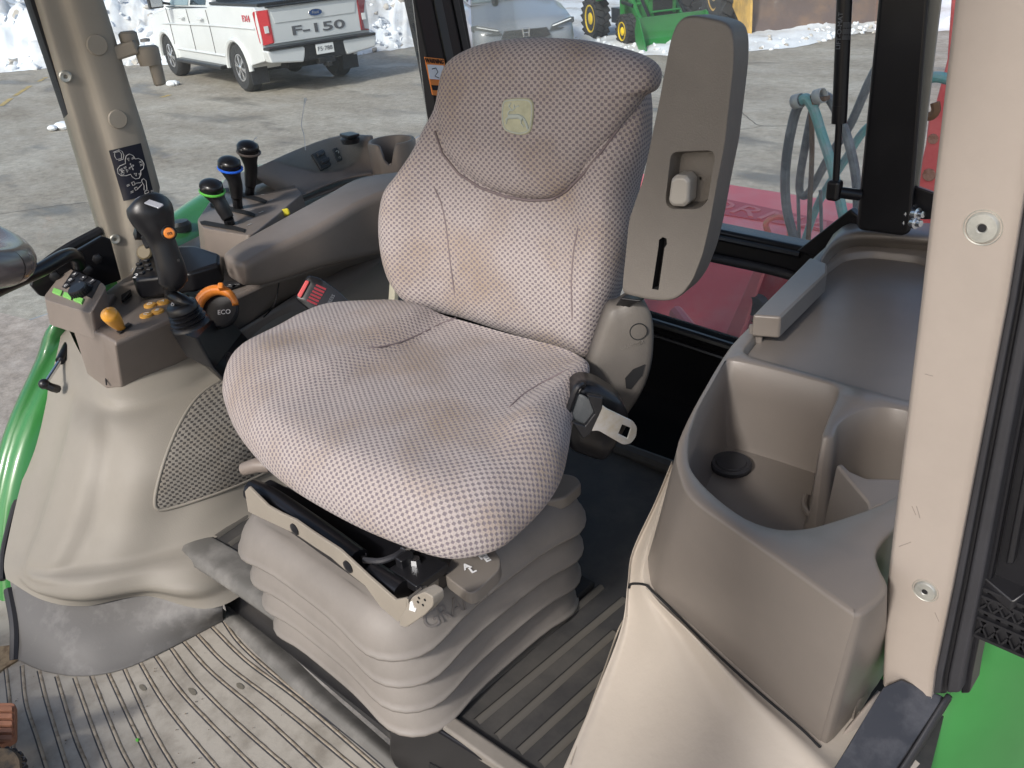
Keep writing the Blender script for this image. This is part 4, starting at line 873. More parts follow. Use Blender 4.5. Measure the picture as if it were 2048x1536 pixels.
# armrest pad: loft
def sec4(ft, ntp, nb, z):
    a_ = P(*ft, z=z); b_ = P(*ntp, z=z); c_ = P(*nb, y=b_.y+.0); h = z-c_.z; d_ = a_-Vector((0, 0, h))
    return roundpoly([a_, b_, c_, d_], .018, 4)
ss = [((462, 496), (490, 520), (497, 552), .555), ((450, 500), (497, 524), (500, 574), .56), ((475, 482), (540, 500), (548, 568), .565), ((570, 430), (640, 452), (655, 534), .575), ((655, 384), (725, 402), (740, 516), .588), ((715, 354), (790, 376), (800, 500), .595), ((797, 341), (850, 354), (862, 460), .60)]
mb = MB(); rg = [sec4(*s) for s in ss[1:]]; g1 = sum(rg[0], Vector())/len(rg[0]); g2 = sum(rg[1], Vector())/len(rg[1]); dd_ = (g1-g2).normalized(); rg = [[p.lerp(g1, .5)+dd_*.014 for p in rg[0]], [p.lerp(g1, .16)+dd_*.010 for p in rg[0]]]+rg; rg = rg[:1]+[list(r) for r in list(zip(*[cr(list(q), 5) for q in zip(*rg[1:])]))]; mb.loft([list(r) for r in rg]); pad = mb.build('armrest_pad', TAUPE, con, ang=60)
mb = MB(); mb.tube(cr([P(632, 455, z=.574), P(700, 415, z=.583), P(760, 400, z=.588)], 5), .001, 4); 
# lever panel
LZ = .555
lp = [(394, 440), (450, 357), (480, 345), (516, 335), (560, 350), (587, 368), (604, 386), (560, 425), (513, 463), (497, 471), (440, 462), (406, 456)]
mb = MB(); a_ = roundpoly([P(*p, z=LZ) for p in lp], .012, 3); c_ = sum(a_, Vector())/len(a_); b_ = [c_+(p-c_)*1.10-Vector((0, 0, .085)) for p in a_]
mb.frust(a_, b_); lvp = mb.build('lever_panel', TAUPE, con, bevel=.012, seg=4)
for pts in (((400, 444), (410, 442), (470, 453), (491, 459), (488, 465), (466, 460), (402, 449)), ((420, 408), (430, 406), (500, 424), (511, 429), (508, 434), (498, 431), (421, 413)), ((447, 378), (456, 376), (524, 397), (535, 402), (531, 407), (520, 404), (448, 383))):
    mb = MB(); mb.prism([P(*p, z=LZ+.0012) for p in pts], (0, 0, .0012)); mb.build('slot', DARK, lvp)
for (x, y, s) in ((498, 449, '1'), (522, 424, '2'), (541, 400, '3')):
    text('slot_number', s, .016, frame(P(x, y, z=LZ+.0015), (1, .1, 0), (0, 1, 0)), PRN, lvp, ext=.0003)
for x0, y0 in ((455, 437), (473, 444), (492, 411), (506, 419), (512, 380), (526, 389)):
    text('slot_scale', '-'*3, .010, frame(P(x0, y0, z=LZ+.0015), (1, .25, 0), (0, 1, 0)), PRN, lvp, ext=.0003)
def lever(base, neck, kn, topc, ringm, name):
    B0 = P(*base, z=LZ-.01); N0 = P(*neck, y=B0.y-.01); K0 = P(*kn, y=B0.y-.015); T0 = P(*topc, y=B0.y-.02)
    mb = MB(); mb.tube([B0, N0], .0105, 10); st = mb.build(name, BLKM, con)
    d = (T0-K0).normalized()
    q = cr([N0, N0.lerp(K0, .5), K0, K0.lerp(T0, .45), T0, T0+d*.008+Vector((0, 0, .004))], 4)
    tt = [i/(len(q)-1) for i in range(len(q))]
    rr = [.0125+.002*sst(0, .3, t)+.0095*sst(.45, .85, t)-.010*sst(.88, 1.0, t) for t in tt]
    mb = MB(); mb.tube(q, rr, 18, flat=.85); kb = mb.build('knob', BLKM, st, ang=180)
    mb = MB(); mb.sphere(T0+Vector((.0, 0, .004)), .0235, 16, 10, sc_=(1.15, .95, .60), R=Matrix.Rotation(rad(12), 3, 'Y')); mb.build('knob_cap', BLK, kb, ang=180)
    mb = MB(); cc = T0-Vector((0, 0, .006)); mb.tube([cc+Vector((math.cos(t)*.0262, math.sin(t)*.0225, -.006*math.cos(t))) for t in [2*math.pi*i/24 for i in range(25)]], .0026, 6, cap=False); mb.build('colour_ring', ringm, kb)
lever((462, 456), (456, 436), (441, 408), (423, 376), GRNR, 'control_lever')
lever((477, 424), (474, 394), (470, 364), (459, 330), BLUE, 'control_lever')
lever((498, 396), (501, 370), (502, 335), (496, 298), GREYR, 'control_lever')
# rear shelf with switches
mb = MB()
tp_ = [(500, 345), (529, 334), (568, 316), (606, 300), (660, 281), (700, 274), (745, 275)]
mf = [(505, 352), (534, 341), (572, 323), (610, 306), (663, 288), (702, 282), (745, 284)]
mbm = [(560, 390), (590, 384), (622, 371), (655, 357), (690, 345), (725, 338), (760, 335)]
rr_ = [[P(*p, z=.60)+Vector((-.03, .02, -.04)) for p in tp_], [P(*p, z=.605) for p in tp_], [P(*p, z=.60) for p in mf], [P(*p, z=.54) for p in mbm], [P(*p, z=.535)+Vector((.06, -.05, .0)) for p in mbm]]
mb.patch(rr_, 5, 3); SB = mb.bvh(); mb.build('rear_shelf', TAUPE, con, solid=.004, ang=60, soff=1)
def onS(pts, off): return [H(x, y, SB, off, P(x, y, z=.57)) for x, y in pts]
def panelS(name, pts, h, m, par=con, bev=.003):
    a_ = onS(pts, 0); b_ = onS(pts, h); mb = MB(); mb.frust(b_, a_); return mb.build(name, m, par, bevel=bev)
panelS('blank_cover', [(590, 325), (604, 318), (626, 350), (612, 358)], .004, TAUPE)
sw = panelS('socket_cover', [(620, 312), (642, 302), (661, 334), (640, 345)], .010, BLKM)
panelS('socket_flap', [(628, 313), (643, 306), (647, 314), (632, 321)], .016, BLKM, sw); panelS('socket_flap', [(636, 327), (653, 320), (656, 328), (640, 335)], .016, BLKM, sw)
panelS('switch_bezel', [(657, 299), (674, 292), (688, 324), (672, 332)], .003, TAUPE)
rk = panelS('rocker_switch', [(662, 301), (673, 297), (684, 322), (673, 327)], .008, BLKM)
p_ = H(672, 308, SB, .0095); text('switch_icon', 'o', .018, frame(p_, (.6, .75, 0), (-.2, .15, 1)), PRN, rk, ext=.0003)
p_ = H(677, 319, SB, .0095); text('switch_icon', 'o', .010, frame(p_, (.6, .75, 0), (-.2, .15, 1)), PRN, rk, ext=.0003)
panelS('open_pocket', [(560, 342), (575, 336), (592, 362), (586, 365)], .003, DARK)
# tray beside the pad
mb = MB(); mb.patch([[P(600, 375, z=.53), P(660, 352, z=.53), P(720, 336, z=.53), P(790, 332, z=.53)], [P(612, 381, z=.52), P(665, 360, z=.52), P(720, 345, z=.52), P(790, 345, z=.52)], [P(585, 410, z=.52), P(640, 390, z=.52), P(720, 365, z=.52), P(800, 360, z=.52)]], 4, 4); mb.build('tray', TAUPE, con, solid=.004, ang=180)
mb = MB(); mb.prism([P(x, y, z=.505) for x, y in ((560, 405), (600, 375), (700, 340), (770, 330), (880, 335), (860, 430), (600, 470))], (0, 0, -.02)); mb.build('tray_floor', TAUPE, con)
# latch on shelf
mb = MB(); c_ = P(700, 276, z=.615); mb.lathe(c_, (0, 0, 1), [(.022, -.012), (.024, 0), (.020, .004), (.001, .005)], 20); lt = mb.build('round_cap', BLKM, con)
mb = MB(); mb.prism(roundpoly([c_+Vector((-.028, -.012, .004)), c_+Vector((.024, -.020, .004)), c_+Vector((.028, .012, .004)), c_+Vector((-.02, .02, .004))], .006), (0, 0, .007)); mb.build('cap_wing', BLKM, lt, bevel=.002)
# cup holder
c_ = P(783, 283, z=.62); R_ = .056; mb = MB(); rings = []
n_ = 40
for (r, zf) in ((R_*.93, 0), (R_, 0), (R_*1.0, 1)): pass
vs = []; prof_ = [(R_*.80, -.10, 0), (R_*.84, 0, 1), (R_*.88, .004, 1), (R_*.97, .004, 1), (R_*1.02, -.002, 1), (R_*.98, -.11, 0)]
for k in range(n_+1):
    t = 2*math.pi*k/n_; notch = math.exp(-((math.atan2(math.sin(t+rad(52)), math.cos(t+rad(52))))/.27)**4)
    for r, h, top_ in prof_:
        z = h-(.045*notch if top_ else 0); vs.append(c_+Vector((math.cos(t)*r, math.sin(t)*r, z)))
m_ = len(prof_); mb.add(vs, [(k*m_+j, (k+1)*m_+j, (k+1)*m_+j+1, k*m_+j+1) for k in range(n_) for j in range(m_-1)]); ch = mb.build('cup_holder', TAUPE, con, ang=60)
mb = MB(); mb.lathe(c_+Vector((0, 0, -.10)), (0, 0, 1), [(R_*.9, 0), (.001, 0.001)], 24); mb.build('cup_floor', TAUPE, ch)
# yellow release knob peeping out above the pad
mb = MB(); mb.obox(P(557, 434, z=.52), P(572, 424, z=.55), .018, .016); mb.build('yellow_knob', YELK, con, bevel=.005)
# small joystick cap behind panel
mb = MB(); c_ = P(362, 452, z=.50); mb.lathe(c_, (0, 0, 1), [(.022, -.01), (.024, .004), (.018, .012), (.001, .013)], 20); mb.build('rotary_knob', BLKM, con)
# black display arm with keypad
dk = thing('display_keypad', 'glossy black control housing with a keypad behind the joystick on the console', 'control housing', P(360, 520, z=.5))
mb = MB(); a_ = roundpoly([P(280, 512, z=.53), P(300, 500, z=.54), P(345, 492, z=.545), P(392, 490, z=.545), P(440, 506, z=.54), P(440, 528, z=.53), P(380, 545, z=.53), P(270, 560, z=.52), P(262, 548, z=.52)], .008)
mb.prism(a_, (0, 0, -.04)); kb = mb.build('housing', BLK, dk, bevel=.008, seg=3)
for i in range(2):
    for j in range(3):
        mb = MB(); p = P(278+i*15+j*3, 528-j*0+i*-7+j*9, z=.536); mb.box(p, (.010, .010, .006), Matrix.Rotation(rad(30), 3, 'Z')); mb.build('key', BLKM, kb, bevel=.002)
text('keypad_number', '2', .018, frame(P(271, 552, z=.5225)+Vector((0, 0, 0)), (.8, .5, 0), (-.4, .8, .3)), WHI, kb, ext=.0003)
text('keypad_arrow', '1', .014, frame(P(264, 540, z=.5225), (.8, .5, 0), (-.4, .8, .3)), WHI, kb, ext=.0003)
mb = MB(); c_ = P(290, 505, z=.545); mb.lathe(c_, (.6, -.6, .5), [(.001, -.008), (.012, -.008), (.015, -.003), (.015, .003), (.012, .006), (.001, .006)], 30); mb.build('thumb_wheel', mat('gold_wheel', (.14, .11, .06), .6), dk)
# deck controls: yellow buttons, keys, orange lever
KZ = .4785
for i, (px, py, ch_) in enumerate(((292, 630, 'C'), (315, 622, 'B'), (300, 610, 'D'), (326, 604, 'A'))):
    mb = MB(); c_ = P(px, py, z=KZ); mb.lathe(c_, (0, 0, 1), [(.0115, -.003), (.0112, .0015), (.009, .0025), (.001, .0028)], 20); bt = mb.build('round_button', AMB, con)
    text('button_letter', ch_, .014, frame(c_+Vector((0, 0, .0030)), (.8, .6, 0), (-.6, .8, 0)), WHI, bt, ext=.0003)
mb = MB(); mb.prism(roundpoly([P(243, 592, z=KZ), P(262, 580, z=KZ), P(264, 592, z=KZ), P(244, 606, z=KZ)], .003), (0, 0, .002)); mb.build('rocker_recess', DARK, con)
mb = MB(); mb.tube([P(246, 602, z=KZ+.004), P(258, 588, z=KZ+.006)], .003, 6); mb.build('rocker', BLKM, con)
mb = MB(); mb.prism(roundpoly([P(372, 590, z=KZ), P(440, 568, z=KZ), P(478, 562, z=KZ), P(493, 570, z=KZ), P(450, 584, z=KZ), P(395, 604, z=KZ)], .004), (0, 0, .003)); ky = mb.build('key_strip', BLKM, con)
for k in range(6):
    mb = MB(); p = P(400+k*15, 588-k*4, z=KZ+.005); mb.box(p, (.014, .010, .004), Matrix.Rotation(rad(38), 3, 'Z')); kk = mb.build('key', BLKM, ky, bevel=.001)
    if k in (3, 4): text('key_icon', '=', .010, frame(p+Vector((0, 0, .0025)), (.8, .6, 0), (-.6, .8, 0)), AMB if k == 3 else PRN, kk, ext=.0002)
# throttle: orange crescent on a black dial
c_ = P(436, 618, z=.482); nD = Vector((.55, -.55, .62)).normalized()
mb = MB(); mb.lathe(c_-nD*.006, nD, [(.034, -.008), (.034, .0), (.031, .003), (.001, .003)], 32); dial = mb.build('throttle_dial', BLKM, con)
mb = MB(); a0 = nD.cross(Vector((0, 0, 1))).normalized(); b0 = a0.cross(nD).normalized()
qq = [c_+nD*.006+a0*math.cos(t)*.034+b0*math.sin(t)*-.034*(-1) for t in [rad(x) for x in range(-50, 176, 9)]]
mb.tube(qq, [.004+.0065*math.sin(math.pi*min(max(i/(len(qq)-1), .12), .9)) for i in range(len(qq))], 10, upv=nD); th = mb.build('throttle_lever', ORNG, con, ang=180)
mb = MB(); mb.obox(c_+nD*.010+b0*.034-a0*.012, c_+nD*.026+b0*.036-a0*.014, .012, .010, upv=a0); mb.build('thumb_tab', ORNG, th, bevel=.003)
text('dial_word', 'ECO', .012, frame(c_-nD*.0025-b0*.006+a0*(-.010), -a0, b0), WHI, dial, ext=.0003)
# orange ball lever at the front end
c0 = P(246, 660, z=.474); c1 = P(222, 633, z=.515)
mb = MB(); q = cr([c0, c0.lerp(c1, .4), c1, c1+(c1-c0)*.35], 5); mb.tube(q, [lerp(.006, .0145, sst(0, .7, i/15))*(1-.75*sst(.8, 1, i/15)) for i in range(16)], 14); tag(mb.build('orange_lever', mat('amber_knob', (.78, .36, .04), .35, coat=.3), con, ang=180))
mb = MB(); mb.prism([P(233, 664, z=.4775), P(240, 668, z=.4775), P(264, 650, z=.4775), P(257, 646, z=.4775)], (0, 0, .0015)); mb.build('lever_slot', DARK, con)
# switch pod at the console front
pod = thing('switch_pod', 'grey pod with green buttons and black knob at the console tip', 'switch pod', P(140, 600, z=.5))
a_ = [P(137, 536, z=.535), P(206, 566, z=.53), P(212, 574, z=.53), P(186, 622, z=.51), P(178, 626, z=.508), P(92, 600, z=.51), P(88, 592, z=.512), P(130, 538, z=.535)]
b_ = [p+Vector((.01, -.01, -.045)) for p in a_]; mb = MB(); mb.frust(roundpoly(a_, .006), roundpoly([c_+Vector((0, 0, 0)) for c_ in b_], .006)); pb = mb.build('housing', TAUPE, pod, bevel=.008, seg=3)
pn = (a_[1]-a_[0]).cross(a_[4]-a_[1]).normalized(); pn = pn if pn.z > 0 else -pn
def onP(x, y, off=0): return PN(x, y, a_[0]+pn*off, pn)
mb = MB(); mb.prism([onP(148, 541, .0), onP(202, 564, .0), onP(184, 598, .0), onP(128, 570, .0)], pn*.0015); kp = mb.build('keypad', BLKM, pb)
for i in range(3):
    for j in range(3):
        c_ = onP(150+i*17-j*9, 549+i*7+j*11.5, .003); mb = MB(); mb.box(c_, (.013, .011, .003), frame((0, 0, 0), a_[1]-a_[0], pn.cross(a_[1]-a_[0])).to_3x3()); mk = mb.build('key', BLKR, kp, bevel=.001)
        text('key_icon', 'AOU+L=TVH'[i*3+j], .009, frame(c_+pn*.0017, a_[1]-a_[0], pn.cross(a_[1]-a_[0])), WHI, mk, ext=.0002)
for k in range(3):
    mb = MB(); mb.prism([onP(110+k*21, 578+k*8, .0), onP(127+k*21, 584+k*8, .0), onP(123+k*21, 594+k*8, .0), onP(106+k*21, 587+k*8, .0)], pn*.004); mb.build('green_button', GRNB, pb, bevel=.001)
c_ = onP(163, 588, .0); mb = MB(); mb.lathe(c_, pn, [(.017, 0), (.017, .012), (.0155, .016), (.001, .016)], 24)
for k in range(24):
    t = 2*math.pi*k/24; u_ = pn.cross(Vector((0, 0, 1))).normalized(); v_ = pn.cross(u_); mb.tube([c_+(u_*math.cos(t)+v_*math.sin(t))*.0172+pn*.001, c_+(u_*math.cos(t)+v_*math.sin(t))*.0172+pn*.013], .0012, 5)
mb.build('rotary_knob', BLKM, pb)
mb = MB(); mb.frust([P(150, 640, z=.49), P(200, 588, z=.50), P(232, 588, z=.49), P(185, 655, z=.475)], [P(150, 660, z=.46), P(200, 600, z=.46), P(240, 600, z=.46), P(190, 680, z=.45)]); mb.build('hinge_arm', TAUPE, pod, bevel=.004)

# ================================================================ JOYSTICK
joy = thing('joystick', 'tall black loader joystick with orange thumb button on a rubber boot', 'joystick', P(410, 700, z=.42))
JY = -.085
def J(x, y, d=0): return P(x, y, y=JY+d)
mb = MB(); qs = [(344, 590, .012), (340, 572, .013), (347, 567, .016), (347, 562, .0235), (343, 540, .0235), (332, 505, .0215), (322, 478, .0225), (314, 455, .029), (306, 436, .0345), (299, 418, .036), (294, 404, .031), (290, 397, .016)]
q = cr([J(x, y) for x, y, r in qs], 4); r4 = cr([Vector((r, 0, 0)) for x, y, r in qs], 4); mb.tube(q, [v.x for v in r4], 20, flat=.82); grip = mb.build('grip', BLKM, joy, ang=180)
mb = MB(); mb.tube(cr([J(382, 612, .01), J(362, 600), J(345, 590), J(340, 572)], 4), .011, 12); mb.build('bent_shaft', BLK, joy)
view = (CAM-J(337, 466)).normalized()
mb = MB(); c_ = J(338, 466)+view*.024; mb.lathe(c_, (view+Vector((.35, 0, 0))).normalized(), [(.0085, -.006), (.0085, .004), (.007, .006), (.001, .0065)], 18); ob = mb.build('orange_button', ORNG, grip)
mb = MB(); v2 = (view+Vector((.35, 0, 0))).normalized(); mb.lathe(c_, v2, [(.0115, -.006), (.0115, .002), (.009, .003)], 18, cap=False); mb.build('button_collar', BLK, grip)
text('button_icon', 'm', .010, frame(c_+v2*.007, Vector((0, 0, 1)).cross(v2), (0, 0, 1)), DARK, ob, ext=.0002)
mb = MB(); mb.obox(J(276, 398)+view*.022, J(322, 414)+view*.022, .012, .004, upv=(0, -.3, 1)); mb.build('top_switches', mat('grey_switch', (.35, .36, .4), .2), grip, bevel=.003)
mb = MB(); c_ = J(276, 468)+view*.018; mb.lathe(c_, (-.2, -1, .3), [(.010, -.006), (.010, .004), (.001, .007)], 16); mb.build('side_button', BLK, grip)
mb = MB(); mb.box(J(293, 483)+view*.022, (.022, .006, .022), Matrix.Rotation(rad(-20), 3, 'Y')); mb.build('trigger', BLK, grip, bevel=.003)
for x, y in ((324, 506), (357, 520), (339, 560)):
    mb = MB(); mb.lathe(J(x, y)+view*.0235, view, [(.0025, -.002), (.0022, .001), (.001, .001)], 8); mb.build('screw', DARK if y < 550 else NICK, grip)
# boot and box; axis leans with the mounting arm
b0_ = P(362, 610, y=-.085); b1_ = P(385, 656, y=-.078); ax = (b1_-b0_)
ax = (b1_-b0_).normalized(); mb = MB(); prof_ = []
for k in range(4): prof_ += [(.0215+.0018*k, .009+.0075*k), (.0275+.0018*k, .0125+.0075*k)]
mb.lathe(b0_, ax, [(.010, -.004), (.022, -.004), (.026, .0), (.0265, .009)]+prof_+[(.034, .039), (.020, .042)], 32); mb.build('rubber_boot', BLKM, joy, ang=50)
text('cap_marks', '6 + 9', .014, frame(b0_-ax*.0055+Vector((.006, -.004, 0)), (.8, .6, 0), (-.5, .6, .6)), PRN, joy, ext=.0002)
c_ = b1_+ax*.02; dirb = (P(500, 755, z=.40)-P(415, 672, z=.45)); 
a4 = [P(337, 660, z=.475), P(388, 610, z=.470), P(446, 622, z=.462), P(394, 677, z=.468)]
b4 = [P(370, 712, z=.42), P(430, 650, z=.41), P(486, 664, z=.40), P(428, 738, z=.41)]
mb = MB(); mb.frust(roundpoly(a4, .008), roundpoly(b4, .008)); mb.build('box', BLKM, joy, bevel=.005, seg=3)
c4 = [P(405, 728, z=.395), P(450, 680, z=.385), P(520, 700, z=.37), P(470, 785, z=.365)]
mb = MB(); mb.frust(roundpoly(b4, .01), roundpoly(c4, .01)); mb.build('mounting_arm', BLK, joy, bevel=.004)
mb = MB(); mb.tube([P(468, 722, z=.41)+Vector((math.cos(t)*.016, -.004, math.sin(t)*.016)) for t in [2*math.pi*i/16 for i in range(17)]], .003, 6, cap=False); mb.lathe(P(468, 722, z=.41), (.3, -1, .3), [(.012, 0), (.012, .006), (.001, .007)], 14); mb.build('pivot_bolt', BLK, joy)
# ================================================================ PILLARS AND WINDOWS
dp = thing('side_pillar', 'beige side pillar with a dark diagram decal and round caps', 'pillar', P(260, 540, x=-1.0))
XP = -1.0
le = [(40, -120), (78, 0), (150, 235), (216, 470), (244, 560)]
ft = [(60, -400), (196, 0), (236, 120), (272, 255), (282, 290), (316, 372), (312, 440), (318, 560)]
def Lx(y, pts):
    for (x0, y0), (x1, y1) in zip(pts, pts[1:]):
        if y <= y1: return x0+(x1-x0)*(y-y0)/(y1-y0)
    return pts[-1][0]
left_e = [(-40, -400), (78, 0), (215, 470), (242, 560)]; right_e = [(95, -400), (190, -40), (222, 60), (262, 190), (284, 258), (302, 320), (316, 372), (312, 430), (318, 560)]
ysm = [-700, -400, -200, -60, 0, 60, 120, 190, 240, 258, 290, 320, 350, 372, 400, 440, 500, 575]
rows = []
for y in ysm:
    l_, r_ = Lx(max(y, -400), left_e)+(y+400)*.29*(y < -400), Lx(max(y, -400), right_e)+(y+400)*.3*(y < -400)
    A_, B_ = P(l_, y, x=XP), P(r_, y, x=XP)
    rows.append([A_+Vector((-.05, 0, 0)), A_+Vector((-.004, 0, 0)), A_.lerp(B_, .05)+Vector((.006, 0, 0)), A_.lerp(B_, .30)+Vector((.010, 0, 0)), A_.lerp(B_, .42)+Vector((.026, 0, 0)), A_.lerp(B_, .7)+Vector((.030, 0, 0)), A_.lerp(B_, .9)+Vector((.026, 0, 0)), B_+Vector((.004, 0, 0)), B_+Vector((-.05, 0, 0))])
mb = MB(); mb.patch(rows, 3, 1); PV = mb.bvh(); mb.build('trim', PILL, dp, ang=180)
def HP(x, y, off=0): return H(x, y, PV, off, P(x, y, x=XP+.03))
for (x, y, r) in ((194, 90, .0185), (235, 238, .0175)):
    mb = MB(); mb.lathe(HP(x, y), (1, -.12, 0), [(r, -.01), (r, .003), (r*.93, .0045), (.001, .005)], 30); mb.build('round_cap', PILL, dp)
for (x, y, r) in ((131, 153, .011), (230, 478, .010)):
    mb = MB(); mb.lathe(HP(x, y), (1, -.35, 0), [(r, -.01), (r, .003), (r*.8, .005), (r*.35, .004), (r*.3, -.001), (.001, -.001)], 24); mb.build('screw_cap', NICK, dp)
# decal, wraps the face
dc = [(218, 301), (281, 286), (307, 388), (248, 402)]
def D(u, v, off=.0015):
    x = lerp(lerp(dc[0][0], dc[1][0], u), lerp(dc[3][0], dc[2][0], u), v); y = lerp(lerp(dc[0][1], dc[1][1], u), lerp(dc[3][1], dc[2][1], u), v)
    return HP(x, y, off)
mb = MB(); mb.add([D(i/8, j/10) for j in range(11) for i in range(9)], [(j*9+i, j*9+i+1, (j+1)*9+i+1, (j+1)*9+i) for j in range(10) for i in range(8)]); de = mb.build('decal', NAVY, dp, ang=180)
def dline(pts, w_=.0007, closed=False, name='decal_print', par=None, m=PRN):
    if closed: pts = pts+[pts[0]]
    mb = MB(); mb.tube([D(u, v, .002) for u, v in pts], w_, 4, cap=False); return mb.build(name, m, par or de)
dpr = dline([(.40, .24), (.46, .17), (.56, .15), (.66, .19), (.71, .27), (.80, .27), (.9, .32), (.93, .40), (.88, .48), (.78, .51), (.75, .58), (.67, .64), (.55, .64), (.46, .58), (.44, .53), (.3, .54), (.16, .52), (.09, .46), (.10, .38), (.20, .33), (.38, .31)], .0007, True)
for q, cl in (([(.16, .06), (.30, .06), (.34, .12), (.30, .20), (.16, .20), (.13, .13)], True), ([(.12, .05), (.30, .03), (.38, .07), (.40, .15), (.34, .22), (.20, .23)], False), ([(.44, .41), (.60, .38)], False), ([(.52, .33), (.55, .46)], False), ([(.20, .44), (.28, .43)], False),
              ([(.74, .68), (.80, .67), (.86, .72), (.82, .88), (.76, .90), (.72, .88), (.76, .80), (.72, .72)], True), ([(.72, .96), (.86, .94), (.84, .90), (.73, .91)], True), ([(.50, .72), (.68, .73)], False), ([(.54, .83), (.70, .77)], False), ([(.40, .69), (.48, .68), (.49, .74), (.41, .75)], True), ([(.44, .80), (.52, .79), (.53, .84), (.45, .85)], True),
              ([(.46, .23), (.52, .22), (.50, .28)], True), ([(.17, .47), (.26, .46), (.24, .50), (.18, .51)], True), ([(.34, .42), (.40, .44), (.36, .48)], True), ([(.55, .53), (.63, .54), (.6, .59)], True)): dline(q, .0006, cl, par=de)
for u, v in ((.60, .24), (.80, .34), (.80, .40), (.28, .38), (.14, .40), (.68, .56), (.22, .72), (.28, .86), (.92, .93)):
    for k in range(2): dline([(u, v+k*.022), (u+.10, v-.012+k*.022)], .0005)
for s_ in ((.42, .415, .47, .39, .47, .44), (.62, .375, .57, .355, .58, .41), (.515, .32, .49, .35, .55, .345), (.555, .47, .52, .44, .58, .435), (.18, .445, .22, .42, .23, .465)):
    mb = MB(); mb.add([D(s_[0], s_[1], .0022), D(s_[2], s_[3], .0022), D(s_[4], s_[5], .0022)], [(0, 1, 2)]); mb.build('decal_arrow', PRN, de)
# black outer edge of the pillar
mb = MB(); mb.prism([P(x, y, x=XP-.02) for x, y in ((-60, -400), (60, 0), (140, 240), (213, 478), (240, 560), (250, 560), (222, 470), (88, 0), (-30, -400))], (-.03, 0, 0)); mb.build('edge_seal', BLKR, dp)
# swivel fitting
fit = thing('swivel_bracket', 'jointed taupe swivel bracket hanging from the side pillar', 'bracket', P(290, 100, x=-.97))
XF = -.96
def Fp(x, y, d=0): return P(x, y, x=XF+d)
mb = MB(); mb.obox(Fp(225, 108, -.03), Fp(276, 92), .030, .026); mb.build('arm', PILL, fit, bevel=.005)
mb = MB(); mb.lathe(Fp(258, 78, -.02), (0, 0, 1), [(.001, -.012), (.017, -.012), (.017, .010), (.012, .014), (.001, .014)], 20); mb.build('washer_stack', PILL, fit)
mb = MB(); mb.lathe(Fp(297, 112), (0, 0, 1), [(.001, -.018), (.020, -.016), (.022, .0), (.022, .014), (.018, .018), (.001, .018)], 24); mb.build('joint', PILL, fit)
mb = MB(); mb.lathe(Fp(290, 80, .005), (0, 0, 1), [(.009, -.003), (.009, .002), (.004, .003), (.001, .0)], 16); mb.build('screw', PRN, fit)
mb = MB(); mb.tube([Fp(304, 108), Fp(308, 122), Fp(309, 124), Fp(320, 167), Fp(321, 170)], [.014, .0145, .0125, .0115, .009], 18); mb.build('peg', PILL, fit)
# handrail and black bracket
hr_ = thing('handrail', 'glossy black tubular handrail bolted beside the switch pod', 'handrail', P(150, 520, x=-.8))
mb = MB(); mb.tube(cr([P(-60, 606, x=-.72), P(0, 576, x=-.76), P(80, 540, x=-.80), P(130, 512, x=-.84), P(150, 512, x=-.88), P(158, 530, x=-.92)], 6), .0125, 16); mb.build('tube', BLK, hr_, ang=180)
mb = MB(); mb.prism([P(x, y, x=-.95) for x, y in ((205, 472), (222, 478), (244, 560), (190, 580), (120, 600), (80, 592), (62, 572), (70, 540), (140, 510))], (-.012, 0, 0)); bk_ = mb.build('bracket_plate', BLK, hr_, bevel=.003)
for x, y in ((194, 517), (109, 552), (176, 540)):
    mb = MB(); mb.lathe(P(x, y, x=-.95), (1, -.3, 0), [(.010, -.002), (.010, .006), (.006, .008), (.001, .008)], 6); mb.build('bolt', BLKM, bk_)
mb = MB(); mb.tube(cr([P(68, 545, x=-.98), P(130, 500, x=-1.0), P(200, 462, x=-1.02)], 5), .010, 8); mb.build('rubber_edge', BLKR, hr_)
# steering wheel rim
sw_ = thing('steering_wheel', 'shiny dark taupe steering wheel rim at the left edge', 'steering wheel', P(-200, 500, z=.70))
Cw = P(-215, 470, z=.76); nw = Vector((.1, .45, .9)).normalized(); e = (P(20, 478, z=.74)-Cw); e = (e-nw*e.dot(nw)); Rw = e.length; e.normalize(); e2 = nw.cross(e)
mb = MB(); mb.tube([Cw+e*math.cos(t)*Rw+e2*math.sin(t)*Rw for t in [2*math.pi*i/64 for i in range(65)]], .026, 18, cap=False, upv=nw); mb.build('rim', WHEELM, sw_, ang=180)
mb = MB(); mb.lathe(Cw-nw*.02, nw, [(.001, 0), (.05, 0), (.055, .02), (.04, .03), (.001, .03)], 24)
for k in range(3):
    t = rad(100+k*120); mb.obox(Cw, Cw+e*math.cos(t)*Rw+e2*math.sin(t)*Rw, .03, .012, upv=nw)
mb.build('hub', WHEELM, sw_)
